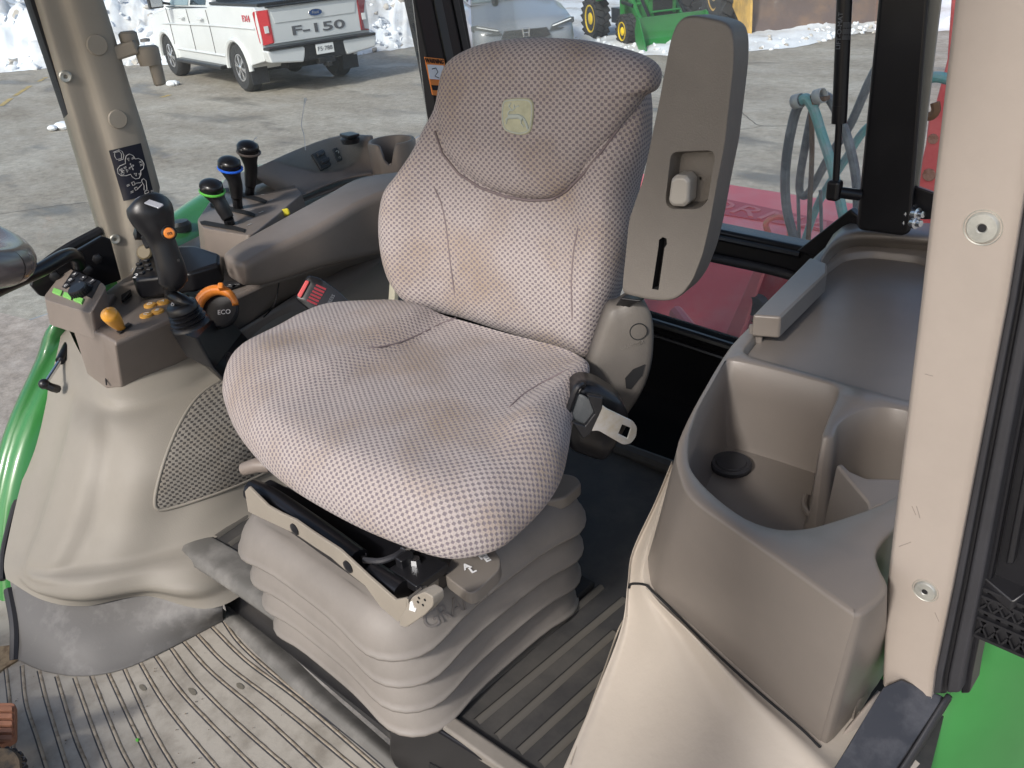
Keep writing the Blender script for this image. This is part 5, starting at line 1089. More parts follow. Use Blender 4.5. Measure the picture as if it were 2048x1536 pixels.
# ---- right rear pillar (left in the photo)
cpl = thing('rear_pillar', 'black rear corner pillar with an orange warning label left of the backrest', 'pillar', P(900, 60, x=-1.12))
XC = -1.15
mb = MB(); mb.prism([P(x, y, x=XC) for x, y in ((770, -500), (830, 0), (856, 120), (880, 260), (1010, 260), (945, 100), (928, 0), (850, -500))], (-.05, 0, 0)); mb.build('post', BLK, cpl, bevel=.006)
for x0, x1 in ((868, 884), (906, 918)):
    mb = MB(); mb.prism([P(x, y, x=XC+.006) for x, y in ((x0-75, -500), (x0, 0), (x0+42, 200), (x1+42, 200), (x1, 0), (x1-75, -500))], (-.01, 0, 0)); mb.build('trim_strip', BLKM if x0 > 900 else mat('dark_trim', (.035, .036, .036), .5), cpl, bevel=.002)
lb = [(849, 113), (886, 117), (886, 128), (852, 126)]
mb = MB(); mb.prism([P(x, y, x=XC+.009) for x, y in ((850, 114), (888, 118), (900, 195), (866, 190))], (-.004, 0, 0)); wl = mb.build('warning_label', ORL, cpl)
mb = MB(); mb.prism([P(x, y, x=XC+.0105) for x, y in ((855, 129), (887, 131), (892, 160), (860, 158))], (-.003, 0, 0)); mb.build('label_picture', WHI, wl)
mb = MB(); mb.tube([P(x, y, x=XC+.011) for x, y in ((864, 138), (872, 136), (876, 144), (870, 152), (878, 156))], .0012, 4); mb.build('label_figure', DARK, wl)
mb = MB(); mb.prism([P(x, y, x=XC+.0105) for x, y in ((863, 170), (892, 172), (894, 182), (866, 180))], (-.003, 0, 0)); mb.build('label_bar', DARK, wl)
a_ = P(853, 121, x=XC+.0105); b_ = P(884, 124, x=XC+.0105); text('label_word', '▲WARNING'.replace('▲', '!'), .0155, frame((a_+b_)/2, b_-a_, (0, 0, 1)), DARK, wl, ext=.0004, bold=.0003, sx=.9)
# top strut end hanging into view
mb = MB(); mb.tube([P(984, -60, x=-.9), P(990, 4, x=-.9)], .009, 12); mb.sphere(P(990, 6, x=-.9), .009, 10, 6); tag(mb.build('sunshade_peg', BLK), 'short black rod end poking down above the blue grey car', 'rod')
# ---- left rear pillar (right in the photo)
YC = .75
AWAY = (P(1785, 230, y=YC)-CAM); AWAY.z = 0; AWAY.normalize()
cpr = thing('rear_pillar', 'broad black rear post standing on the storage console right of the gas strut', 'pillar', P(1765, 460, y=YC))
mb = MB(); mb.prism([P(x, y, y=YC) for x, y in ((1812, -560), (1757, 0), (1713, 450), (1718, 462), (1806, 474), (1822, 466), (1858, 0), (1905, -560))], AWAY*.07); mb.build('post', BLK, cpr, bevel=.010, seg=4)
mb = MB(); mb.prism([P(x, y, y=YC+.03) for x, y in ((1900, -560), (1856, 0), (1818, 400), (1826, 402), (1838, 380), (1884, 0), (1945, -560))], AWAY*.03); mb.build('trim', mat('grey_trim', (.22, .22, .20), .5), cpr, bevel=.004)
mb = MB(); mb.prism([P(x, y, y=YC+.02) for x, y in ((1810, 384), (1830, 372), (1870, 386), (1900, 398), (1900, 440), (1850, 440), (1812, 436))], (-.02, .02, 0)); mb.build('hinge_plate', BLK, cpr, bevel=.003)
for x, y in ((1826, 426), (1822, 444)):
    mb = MB(); p = P(x, y, y=YC+.01); mb.lathe(p, (1, -.35, .1), [(.011, -.012), (.013, -.008), (.013, -.004), (.010, -.002), (.010, .010), (.006, .011), (.0055, .019), (.001, .02)], 6 if False else 12); mb.build('nut', ZINC, cpr)
st_ = thing('rear_gas_strut', 'vertical black gas strut with fine print in front of the rear window', 'gas strut', P(1670, 380, y=.72))
YS = .72
mb = MB(); mb.tube([P(1712, -560, y=YS), P(1689, 0, y=YS), P(1680, 212, y=YS)], .0115, 18); mb.tube([P(1680, 210, y=YS), P(1678, 246, y=YS)], .0118, 18); cy_ = mb.build('cylinder', BLK, st_)
mb = MB(); mb.tube([P(1678, 246, y=YS), P(1671, 372, y=YS)], .0055, 14); mb.build('rod', BLK, st_)
mb = MB(); p = P(1669, 380, y=YS); mb.box(p, (.022, .022, .034)); mb.build('socket', BLKM, st_, bevel=.006, seg=3)
mb = MB(); mb.tube([P(1676, 384, y=YS), P(1718, 390, y=YS+.03)], .0095, 14); mb.build('ball_stud', BLK, st_)
p = P(1679, 62, y=YS-.0125); text('strut_print', 'LIFT-O-MAT', .010, frame(p, P(1684, 0, y=YS-.0125)-p, (-1, 0, 0)), mat('dim_print', (.12, .13, .15), .6), cy_, ext=.0002)
for k in range(3):
    p = P(1688+k*5, 62, y=YS-.0118+k*.002); text('strut_fine_print', '||||·|||||·|||||', .006, frame(p, P(1693+k*5, 0, y=YS-.0118+k*.002)-p, (-1, 0, 0)), MATS['dim_print'], cy_, ext=.0002)
# ---- door post nearest the camera
YB = .03
dpst = thing('door_pillar', 'pale beige door pillar trim with two nickel screws beside the storage console', 'pillar', P(1810, 1380, y=YB))
le_ = [(1985, -700), (1902, 0), (1835, 600), (1768, 1170), (1761, 1330), (1760, 1372)]; re_ = [(2250, -700), (2110, 0), (2014, 600), (1905, 1170), (1868, 1350), (1862, 1391)]
rows = []
for y in [-700, -350, 0, 200, 400, 600, 800, 1000, 1170, 1280, 1340, 1380]:
    A_ = P(Lx(y, le_), y-(8 if y > 1370 else 0), y=YB); B_ = P(Lx(y, re_), y+(14 if y > 1370 else 0), y=YB)
    rows.append([A_+Vector((-.002, .05, 0)), A_+Vector((0, .012, 0)), A_.lerp(B_, .05)+Vector((0, .003, 0)), A_.lerp(B_, .16), A_.lerp(B_, .6), A_.lerp(B_, .98), B_+Vector((0, .001, 0)), B_+Vector((.001, .05, 0))])
mb = MB(); mb.patch(rows, 3, 1); DV = mb.bvh(); mb.build('trim', PILL2, dpst, ang=60)
for x, y, r in ((1966, 455, .0115), (1851, 1181, .0098)):
    p = H(x, y, DV, .0, P(x, y, y=YB)); mb = MB(); mb.lathe(p, (0, -1, 0), [(r*1.18, -.001), (r*1.18, .0008), (r*1.06, -.0005), (r, .0015), (r*.9, .0028), (r*.34, .0030), (r*.26, .002)], 32, cap=False); sc_ = mb.build('screw_cap', NICK, dpst)
    mb = MB(); mb.lathe(p, (0, -1, 0), [(r*.27, .001), (r*.26, .0024), (.0001, .0024)], 16); mb.build('screw_socket', DARK, sc_)
# scratches on the trim
mb = MB()
for a_, b_ in (((1824, 1012), (1832, 1030)), ((1833, 1012), (1840, 1036)), ((1850, 748), (1866, 752)), ((1822, 1084), (1798, 1093)), ((1870, 1225), (1878, 1243))):
    mb.tube([H(*a_, DV, .0002, P(*a_, y=YB)), H(*b_, DV, .0002, P(*b_, y=YB))], .00035, 4)
mb.build('scuff', mat('scuff_grey', (.22, .19, .17), .8), dpst)
# rubber seals and black jamb right of it
jm = thing('door_jamb', 'black painted door jamb with rubber seal along the right edge', 'door jamb', P(1950, 1390, y=.06))
def strip(xo0, xo1, yy, m, name, bev=.003):
    mb = MB(); L_ = []
    for y in (-700, 0, 600, 1170, 1350, 1388): L_.append(P(Lx(y, re_)+xo0, y, y=yy))
    for y in (1388, 1350, 1170, 600, 0, -700): L_.append(P(Lx(y, re_)+xo1, y, y=yy))
    mb.prism(L_, (0, .03, 0)); return mb.build(name, m, jm, bevel=bev)
strip(2, 18, YB+.004, BLKR, 'seal_lip'); strip(16, 30, YB+.012, PILL2 if False else BLKM, 'flange'); strip(28, 58, YB+.006, BLKR, 'bulb_seal', .004); strip(58, 76, YB+.02, BLK, 'channel'); mb = MB(); mb.prism([P(x, y, y=YB+.03) for x, y in ((2324, -700), (2184, 0), (2088, 600), (1979, 1170), (1955, 1240), (2120, 1330), (2500, 1330), (2800, -700))], (0, .03, 0)); mb.build('outer_post', BLK, jm, bevel=.003)
mb = MB(); mb.prism([P(x, y, y=YB+.02) for x, y in ((2206, 0), (2110, 600), (2010, 1130), (2026, 1130), (2126, 600), (2222, 0))], (0, .03, 0)); mb.build('ridge', BLKM, jm, bevel=.003)
# sill at the lower right
sl = thing('door_sill', 'scratched black door sill below the door pillar', 'door sill', P(1800, 1480, z=.33))
mb = MB(); mb.prism([P(1766, 1372, z=.37), P(1802, 1355, z=.37), P(1892, 1392, z=.35), P(1880, 1404, z=.35), P(1780, 1560, z=.30), P(1700, 1640, z=.28), P(1600, 1640, z=.28), P(1690, 1500, z=.32)], (0, 0, -.03)); mb.build('top', mat('scratched_black', (.012, .012, .015), .4, dirt=(.04, .04, .045), vs=30, coat=.3), sl, bevel=.003)
mb = MB(); mb.patch([[P(1896, 1388, z=.35), P(1884, 1406, z=.35), P(1784, 1562, z=.30), P(1700, 1650, z=.28)], [P(1902, 1394, z=.335), P(1892, 1412, z=.335), P(1796, 1566, z=.285), P(1715, 1655, z=.26)]], 4, 1); mb.build('edge', BLKR, sl, solid=.003)
# plastic step grille
sg = thing('step_grille', 'black ribbed plastic step grille caked with mud at the right edge', 'step', P(2000, 1250, y=.0))
Ys = .05
mb = MB(); mb.prism([P(1957, 1146, y=Ys), P(1985, 1112, y=Ys+.03), P(2130, 1170, y=Ys+.03), P(2060, 1175, y=Ys), P(2026, 1205, y=Ys-.01)], (0, .0, -.012)); mb.build('tread', BLKM, sg, bevel=.002)
gq = []
def Gp(u, v): # local grid on the open grille face
    a_ = Vector((1950, 1160)).lerp(Vector((1925, 1250)), v); b_ = Vector((2110, 1230)).lerp(Vector((2110, 1330)), v); p = a_.lerp(b_, u); return P(p.x, p.y, y=Ys)
for v in (0, .16, .45, .62, 1):
    mb = MB(); mb.obox(Gp(0, v), Gp(1, v), .014, .003, upv=(0, 0, 1)); mb.build('rail', BLKM, sg)
for i in range(8):
    mb = MB(); u = i/7; mb.obox(Gp(u, 0), Gp(u, 1), .003, .014, upv=(1, 0, 0)); mb.build('web', BLKM, sg)
for i in range(7):
    for v0, v1 in ((.16, .45), (.62, 1)):
        mb = MB(); mb.obox(Gp(i/7, v0), Gp((i+1)/7, v1), .0018, .010, upv=(0, 1, 0)); mb.obox(Gp(i/7, v1), Gp((i+1)/7, v0), .0018, .010, upv=(0, 1, 0)); mb.build('cross_web', BLKM, sg)
mb = MB(); rnd = random.Random(9)
for i in range(26): mb.sphere(Gp(rnd.random(), rnd.uniform(.2, 1))+Vector((0, .006, 0)), rnd.uniform(.002, .0045), 6, 5, sc_=(1, 1, 1.8))
tag(mb.build('caked_mud', MUD, sg), kind='stuff')
mb = MB(); mb.prism([P(1950, 1140, y=Ys+.02), P(2120, 1200, y=Ys+.02), P(2120, 1330, y=Ys+.02), P(2050, 1300, y=Ys+.02), P(2010, 1290, y=Ys+.02), P(1925, 1255, y=Ys+.02)], (0, .006, 0)); mb.build('back', DARK, sg)

# ---- rear wall of the cab with its window openings
rw = thing('rear_cab_frame', 'black rear cab frame with a rounded lower window behind the seat', 'cab frame', (0, .85, .1))
YR = .85
def R_(x, y, d=0): return P(x, y, y=YR+d)
mb = MB()
up_ = [R_(700, 300), R_(1300, 432), R_(1446, 456), R_(1600, 486), R_(1700, 505), R_(1900, 545)]; lo_ = [R_(1900, 620), R_(1700, 580), R_(1600, 548), R_(1440, 520), R_(1300, 495), R_(700, 395)]
up_ = [R_(1100, 398), R_(1300, 432), R_(1446, 462), R_(1596, 493), R_(1760, 526)]; lo_ = [R_(1760, 590), R_(1590, 548), R_(1440, 520), R_(1300, 494), R_(1100, 458)]
mb.prism(up_+lo_, (0, .05, 0)); mb.build('cross_rail', BLK, rw, bevel=.008, seg=4)
mb = MB(); mb.tube(cr([R_(1100, 410, -.004), R_(1300, 446, -.004), R_(1446, 478, -.004), R_(1600, 510, -.004)], 4), .007, 8); mb.build('rail_ridge', BLKM, rw)
mb = MB(); mb.tube(cr([R_(1100, 455, -.006), R_(1300, 490, -.006), R_(1446, 520, -.006), R_(1560, 545, -.006), R_(1592, 560, -.006), R_(1602, 590, -.006), R_(1590, 640, -.006)], 6), .0095, 10); mb.build('window_seal', BLKR, rw, ang=180)
mb = MB(); mb.prism([R_(1040, 560), R_(1300, 634), R_(1460, 684), R_(1580, 722), R_(1760, 780), R_(1760, 1250), R_(1040, 1250)], (0, .03, 0)); mb.build('lower_panel', MATS['black_matte'], rw)
mb = MB(); mb.tube(cr([R_(1040, 568, -.004), R_(1300, 644, -.004), R_(1460, 694, -.004), R_(1600, 738, -.004)], 4), .011, 10); mb.tube(cr([R_(1040, 590, -.004), R_(1300, 668, -.004), R_(1460, 720, -.004), R_(1600, 760, -.004)], 4), .006, 8); mb.build('sill_trim', BLK, rw)
mb = MB(); mb.prism([R_(1592, 503, -.02), R_(1700, 418, -.02), R_(1720, 436, -.02), R_(1720, 480, -.02), R_(1650, 520, -.02)], (0, .02, 0)); mb.build('corner_gusset', BLK, rw, bevel=.003)
mb = MB(); mb.prism([R_(700, 395), R_(860, 420), R_(860, 1150), R_(700, 1150)], (0, .04, 0)); mb.prism([R_(1010, 400), R_(1110, 420), R_(1110, 600), R_(1010, 575)], (0, .03, 0)); mb.build('side_member', BLK, rw)
mb = MB(); mb.prism([R_(860, 420), R_(1020, 450), R_(1020, 1200), R_(860, 1160)], (0, .03, 0)); mb.build('back_panel', MATS['black_matte'], rw)
# glass
def pane(name, pts, off, label, m=GLASS):
    mb = MB(); mb.prism(pts, off); return tag(mb.build(name, m), label, 'window')
pane('window_pane', [P(x, y, x=XP-.03) for x, y in ((-260, -600), (-260, 560), (60, 640), (300, 560), (700, 350), (858, 262), (826, 0), (775, -600))], (-.004, 0, 0), 'large right side window pane in front of the truck')
pane('window_pane', [R_(915, -500, .01), R_(960, 380, .01), R_(1100, 404, .01), R_(1446, 466, .01), R_(1720, 520, .01), R_(1780, -500, .01)], (0, .004, 0), 'rear window pane behind the backrest', GLASSR)
pane('window_pane', [R_(1010, 460, .02), R_(1600, 545, .02), R_(1600, 730, .02), R_(1010, 570, .02)], (0, .004, 0), 'small lower rear pane in front of the red implement', GLASSR)
# dried runs on the side window
mb = MB(); XW = XP-.026
mb.tube(cr([P(x, y, x=XW) for x, y in ((610, 200), (606, 225), (603, 250), (608, 270), (611, 300))], 5), [.0012]*21, 5); mb.tube([P(611, 196, x=XW), P(609, 208, x=XW)], [.0035, .002], 6)
mb.tube(cr([P(x, y, x=XW) for x, y in ((505, 290), (508, 280), (514, 274))], 4), .001, 4); mb.build('dried_run', glassmat('dried_film', (1, 1, 1), .5), None); tag(bpy.data.objects['dried_run'], 'pale dried water run on the side window above the switches', 'stain')
# roof of the cab (unseen, added and sized to shade the interior)
rf = thing('cab_roof', 'cab roof above the frame', 'roof', (-.2, -.1, 1.6))
mb = MB(); mb.box((-.2, -.14, 1.66), (1.75, 1.75, .14)); mb.build('shell', GREEN2, rf, bevel=.04, seg=3)
mb = MB(); mb.box((-.2, -.14, 1.575), (1.6, 1.6, .02)); mb.build('headliner', BEIGE, rf)

# ================================================================ STORAGE CONSOLE
bn = thing('storage_console', 'glossy taupe storage console with deep open bin, cup holder and grab handle', 'storage console', (.4, .3, .3))
ZB = .50
def Z(x, y, z=ZB): return P(x, y, z=z)
outer = [(1298, 1142)]
out_px = [(1352, 900), (1362, 960), (1384, 996), (1433, 1034), (1563, 1124), (1690, 1216), (1712, 1228), (1732, 1222), (1766, 1196), (1776, 1170), (1758, 1130), (1756, 1096), (1800, 1040), (1900, 900), (1960, 700), (1960, 470), (1860, 448), (1712, 452), (1690, 458), (1600, 540), (1520, 630), (1462, 690), (1415, 765), (1375, 838)]
ob_ = [Z(*p) for p in out_px]
hole_px = [(1379, 869), (1377, 919), (1392, 952), (1433, 994), (1492, 1036), (1554, 1057), (1610, 1056), (1658, 1044), (1733, 1019), (1781, 998), (1850, 955), (1880, 900), (1860, 845), (1804, 819), (1742, 815), (1700, 830), (1676, 850), (1667, 872), (1645, 874), (1652, 848), (1664, 818), (1676, 788), (1668, 772), (1617, 757), (1540, 737), (1471, 722), (1450, 724), (1432, 745), (1408, 790), (1390, 835)]
hl_ = [Z(*p) for p in hole_px]
lid_px = [(1482, 706), (1560, 728), (1700, 768), (1860, 812), (1900, 700), (1890, 540), (1845, 512), (1745, 500), (1690, 506), (1652, 535), (1560, 640), (1524, 652)]
ld_ = [Z(*p) for p in lid_px]
def fillrings(rings):
    bm = bmesh.new(); es = []
    for r in rings:
        vs = [bm.verts.new(v) for v in r]
        for i in range(len(vs)): es.append(bm.edges.new((vs[i], vs[(i+1) % len(vs)])))
    bmesh.ops.triangle_fill(bm, edges=es, use_beauty=True, use_dissolve=False)
    bm.verts.index_update(); o = ([v.co.copy() for v in bm.verts], [[v.index for v in f.verts] for f in bm.faces]); bm.free(); return o
def smo(r, k=3): return cr(r, k, True)
ob2, hl2, ld2 = smo(ob_), smo(hl_, 3), roundpoly(ld_, .02, 4)
def inset(r, d, z):
    n_ = len(r); out = []
    ar = sum(r[i].x*r[(i+1) % n_].y-r[(i+1) % n_].x*r[i].y for i in range(n_)); sg_ = 1 if ar > 0 else -1
    for i in range(n_):
        t = (r[(i+1) % n_]-r[i-1]); t.z = 0; t.normalize(); out.append(r[i]+Vector((-t.y, t.x, 0))*d*sg_+Vector((0, 0, z)))
    return out
vs, fs = fillrings([inset(ob2, .006, 0), inset(hl2, -.002, 0), inset(ld2, -.002, 0)])
mb = MB(); mb.add(vs, fs); 
rim1 = inset(ob2, .006, 0); rim2 = inset(ob2, .0018, -.0006); rim3 = inset(ob2, .0004, -.0022); rim4 = inset(ob2, 0, -.005)
# outer skin: the bottom ring follows the sloping flange line
low_px = [(1294, 1130), (1297, 1160), (1308, 1184), (1352, 1226), (1484, 1346), (1620, 1466), (1642, 1482), (1668, 1476), (1754, 1370), (1768, 1340)]
low_ = [P(*p, z=.293) for p in low_px]+[Vector((v.x, v.y, .285)) for v in ob_[len(low_px):]]
low = smo(low_)
flare = low
mb.loft([rim1, rim2, rim3, rim4, [a_.lerp(b_, .5) for a_, b_ in zip(rim4, flare)], flare], cap=False)
# inner walls
mb.loft([inset(hl2, -.002, 0), inset(hl2, 0, -.002), inset(hl2, .002, -.05), inset(hl2, .006, -.125), inset(hl2, .012, -.138)], cap=False)
mb.loft([inset(ld2, -.002, 0), inset(ld2, 0, -.002), inset(ld2, .002, -.016)], cap=False)
shell = mb.build('shell', TAUPE2, bn, ang=50)
mb = MB(); vs, fs = fillrings([inset(hl2, .004, -.134)]); mb.add(vs, fs); mb.build('bin_floor', TAUPE2, bn)
mb = MB(); vs, fs = fillrings([inset(ld2, .003, -.013)]); mb.add([v for v in vs], fs); mb.build('lid', TAUPE2, bn)
mb = MB(); c_ = P(1462, 929, z=ZB-.128); mb.lathe(c_, (0, 0, 1), [(.001, -.005), (.0275, -.004), (.0285, .002), (.026, .005), (.021, .004), (.020, .0055), (.001, .006)], 32); mb.build('rubber_plug', BLKR, bn)
# divider rib and cup wall
mb = MB(); mb.frust([Z(1645, 872, .495), Z(1668, 871, .495), Z(1680, 846, .495), Z(1655, 846, .495)], [P(1620, 990, z=.372), P(1655, 992, z=.372), P(1668, 930, z=.39)+Vector((0, 0, -.02)), P(1640, 930, z=.37)]); mb.build('divider', TAUPE2, bn, bevel=.003)
wt = [P(1672, 930, z=.475), P(1684, 926, z=.478), P(1700, 942, z=.478), P(1732, 956, z=.478), P(1800, 958, z=.478), P(1840, 955, z=.478), P(1840, 1000, z=.478), P(1760, 1010, z=.478), P(1738, 1020, z=.478), P(1735, 1004, z=.478)]
mb = MB(); mb.frust(wt, [p+Vector((0, 0, -.11))+(Vector((-.006, -.006, 0)) if i in (0, 9, 8) else Vector((0, 0, 0))) for i, p in enumerate(wt)]); mb.build('cup_wall', TAUPE2, bn, bevel=.003, seg=3)
mb = MB(); q = cr([P(1612, 992, z=.372), P(1608, 1010, z=.372), P(1620, 1030, z=.372), P(1640, 1040, z=.372)], 4); mb.tube(q, .004, 8); mb.build('floor_rib', TAUPE2, bn)
# grab handle bar
h_ = [P(1505, 630, z=.535), P(1562, 634, z=.535), P(1574, 622, z=.535), P(1654, 545, z=.535), P(1654, 526, z=.535), P(1620, 514, z=.535)]
mb = MB(); mb.prism(h_, (.0, .0, -.034)); mb.build('handle', TAUPE2, bn, bevel=.004, seg=3)
mb = MB(); mb.prism([P(1498, 646, z=.508), P(1516, 646, z=.508), P(1526, 655, z=.508), P(1526, 670, z=.50), P(1498, 668, z=.50)], (0, 0, -.02)); mb.build('handle_mount', TAUPE2, bn, bevel=.003)
mb = MB(); mb.tube([P(1504, 641, z=.508), P(1522, 644, z=.508), P(1528, 660, z=.500), P(1528, 672, z=.495)], .0025, 6); mb.build('mount_gap', DARK, bn)
# rear ridge of the console
mb = MB()
for r_, z0, dz in (((1628, 538), .50, 0), ((1640, 524), .50, 0)): pass
rr_ = [[P(1632, 560, z=.50), P(1664, 512, z=.50), P(1706, 492, z=.50), P(1780, 494, z=.50), P(1900, 505, z=.50)], [P(1630, 552, z=.512), P(1658, 504, z=.515), P(1704, 484, z=.515), P(1780, 484, z=.515), P(1900, 494, z=.515)], [P(1634, 536, z=.524), P(1662, 494, z=.53), P(1706, 474, z=.53), P(1780, 474, z=.53), P(1900, 484, z=.53)], [P(1650, 500, z=.53), P(1676, 474, z=.535), P(1712, 462, z=.535), P(1780, 460, z=.535), P(1900, 468, z=.535)], [P(1668, 470, z=.525), P(1692, 452, z=.53), P(1722, 446, z=.53), P(1790, 446, z=.53), P(1900, 450, z=.53)]]
mb.patch(rr_, 5, 5); mb.build('rear_ridge', TAUPE2, bn, solid=.004, ang=180)

# ================================================================ CREAM FENDER COVER BELOW THE BIN
cc_ = thing('fender_cover', 'cream leather grained fender cover below the storage console', 'trim panel', (.4, -.1, .1))
lf_ = [(1345, 930, .36), (1312, 1010, .335), (1266, 1110, .30), (1256, 1176, .275), (1243, 1262, .24), (1192, 1392, .20), (1128, 1538, .175), (1074, 1660, .165)]
rg_ = [(1352, 930, .37), (1325, 1010, .35), (1296, 1110, .32), (1300, 1176, .298), (1402, 1270, .296), (1525, 1384, .294), (1648, 1486, .292), (1770, 1600, .29)]
mb = MB(); rows = []
for (lx, ly, lz), (rx, ry, rz) in zip(lf_, rg_):
    A_ = P(lx, ly, z=lz); B_ = P(rx, ry, z=rz); r_ = [A_+Vector((-.004, .03, -.12)), A_]
    for t in (.06, .2, .4, .55, .68, .8, .92, 1):
        p = lerp(Vector((lx, ly, 0)), Vector((rx, ry, 0)), t); z = lerp(lz, rz, sst(-.1, .95, t)); r_.append(P(p.x, p.y, z=z))
    r_.append(B_+Vector((.01, .06, .0))); rows.append(r_)
nv = Vector((-.2, -.6, .75)).normalized()
def rel2(v, u, t):
    s_ = sst(.42, .55, u)
    d = .012*math.exp(-((t-.80)/.07)**2)*s_-.008*math.exp(-((t-.60)/.08)**2)*s_+.006*math.exp(-((u-.45)/.02)**2)*sst(.15, .3, t)*0
    return v+nv*d
mb.patch(rows, 5, 5, fn=rel2); CV = mb.bvh(); mb.build('panel', CREAM, cc_, ang=180)
def HC(x, y, off=0): return H(x, y, CV, off, P(x, y, z=.2))
mb = MB(); mb.tube(cr([HC(x, y, .0005) for x, y in ((1256, 1176), (1264, 1168), (1290, 1170), (1304, 1182), (1350, 1226), (1402, 1278), (1452, 1326), (1530, 1396), (1600, 1456), (1640, 1496))], 5), .0018, 6); mb.build('joint', DARK, cc_)
mb = MB(); mb.tube(cr([HC(x, y, .0002) for x, y in ((1252, 1232), (1236, 1262), (1212, 1330), (1186, 1400), (1140, 1530))], 5), .0012, 6); mb.build('seam', mat('cream_seam', (.33, .29, .24), .6), cc_)
mb = MB(); mb.patch([[P(1640, 1488, z=.288), P(1670, 1482, z=.288), P(1758, 1382, z=.31)], [P(1662, 1524, z=.275), P(1690, 1500, z=.28), P(1764, 1396, z=.30)], [P(1700, 1580, z=.26), P(1720, 1540, z=.262), P(1775, 1410, z=.28)]], 4, 4); mb.build('end_piece', PILL2, cc_, solid=.004, ang=180)
# unseen dash panel and front posts, added to shade the cab
db = thing('dashboard', 'cab dashboard and front posts outside the frame', 'dashboard', (-.2, -1.3, 0))
mb = MB(); mb.box((-.25, -1.28, .28), (.9, .12, .56)); mb.build('panel', BLKM, db, bevel=.02)
for x in (-.98, .62):
    mb = MB(); mb.obox((x, -1.1, 0), (x*.9, -1.05, 1.6), .08, .08); mb.build('front_post', BLK, db)
# ================================================================ OPERATOR SEAT
th_ = rad(13); LX = Vector((math.cos(th_), math.sin(th_), 0)); LY = Vector((-math.sin(th_), math.cos(th_), 0)); LZ_ = Vector((0, 0, 1))
seat = thing('operator_seat', 'high backed operator seat in pinkish grey woven fabric with folded up armrest', 'seat', (-.05, 0, .15))
def S(a_, b_, c_): return LX*a_+LY*b_+Vector((0, 0, c_))
def SC(v): return Vector((v.dot(LX), v.dot(LY), v.z))
# ---- cushion
cpx = [(448, 800, .462), (447, 770, .47), (456, 735, .48), (478, 705, .485), (515, 680, .49), (560, 655, .495), (600, 632, .498), (650, 612, .50), (720, 606, .50), (800, 606, .50), (900, 634, .50), (1020, 668, .50), (1120, 694, .50), (1172, 722, .50), (1178, 752, .495), (1160, 800, .485), (1145, 850, .475), (1136, 905, .465), (1122, 960, .458), (1090, 1010, .452), (1045, 1056, .446), (1000, 1092, .442), (940, 1110, .440), (880, 1110, .440), (800, 1085, .440), (720, 1052, .441), (640, 1010, .443), (570, 966, .446), (512, 915, .45), (470, 858, .455)]
co = cr([P(x, y, z=z) for x, y, z in cpx], 5, True); n_ = len(co)
cc = P(850, 800, z=.50); ccL = SC(cc)
def cush_top(p):
    l_ = SC(p)-ccL; h = .018*math.exp(-(l_.x/.26)**4)*0
    edge = max(0, 1-abs(l_.x)/.30)
    z = .505
    # side bolsters rise towards the rear; the flat insert is sunk a little
    b_ = sst(.125, .165, abs(l_.x+.0)-.04*sst(.02, .2, -l_.y))*sst(-.10, .02, l_.y)
    z += .016*b_ + .006*sst(.2, -.25, l_.y) - .010*sst(.0, .22, l_.y)*(1-b_)
    z += .002*noise.noise(p*18)
    return z
vs = [Vector((cc.x, cc.y, cush_top(cc)))]; uv = [(ccL.x, ccL.y)]; fs = []
prof_ = [(.08, 0), (.16, 0), (.25, 0), (.34, 0), (.42, 0), (.5, 0), (.58, 0), (.65, 0), (.71, .01), (.76, .03), (.81, .07), (.855, .14), (.895, .24), (.93, .36), (.96, .50), (.983, .66), (.997, .84), (1.0, 1.0), (.99, 1.25), (.965, 1.5), (.90, 1.65), (.75, 1.7)]
acc = [0]*n_; last = [vs[0]]*n_
for s_, dpt in prof_:
    for k, o_ in enumerate(co):
        q = cc.lerp(o_, s_); zt = cush_top(q); z = lerp(zt, o_.z, dpt) if dpt <= 1 else o_.z-(dpt-1)*.022
        v = Vector((q.x, q.y, z)); d_ = (o_-cc); d_.z = 0; dn = SC(d_.normalized())
        acc[k] += (v-last[k]).length; last[k] = v; vs.append(v); uv.append((ccL.x+dn.x*acc[k], ccL.y+dn.y*acc[k]))
for k in range(n_): fs.append((0, 1+k, 1+(k+1) % n_))
for r in range(len(prof_)-1):
    for k in range(n_): fs.append((1+r*n_+k, 1+(r+1)*n_+k, 1+(r+1)*n_+(k+1) % n_, 1+r*n_+(k+1) % n_))
mb = MB(); mb.add(vs, fs); mb.uv = uv; CB = mb.bvh(); cushion = mb.build('cushion', SEATF, seat, ang=180)
def Hs(x, y, bv, off, d=None): return H(x, y, bv, off, d or P(x, y, z=.5))
def seam(pts, bv, par, w_=.0014, name='seam'):
    mb = MB(); mb.tube(cr([Hs(x, y, bv, -.0002) for x, y in pts], 6), w_, 6); return mb.build(name, SEAM, par, ang=180)
seam([(700, 694), (748, 695), (795, 686), (840, 668), (880, 648), (912, 636)], CB, cushion)
seam([(1172, 726), (1130, 742), (1085, 765), (1045, 790), (1018, 815)], CB, cushion)
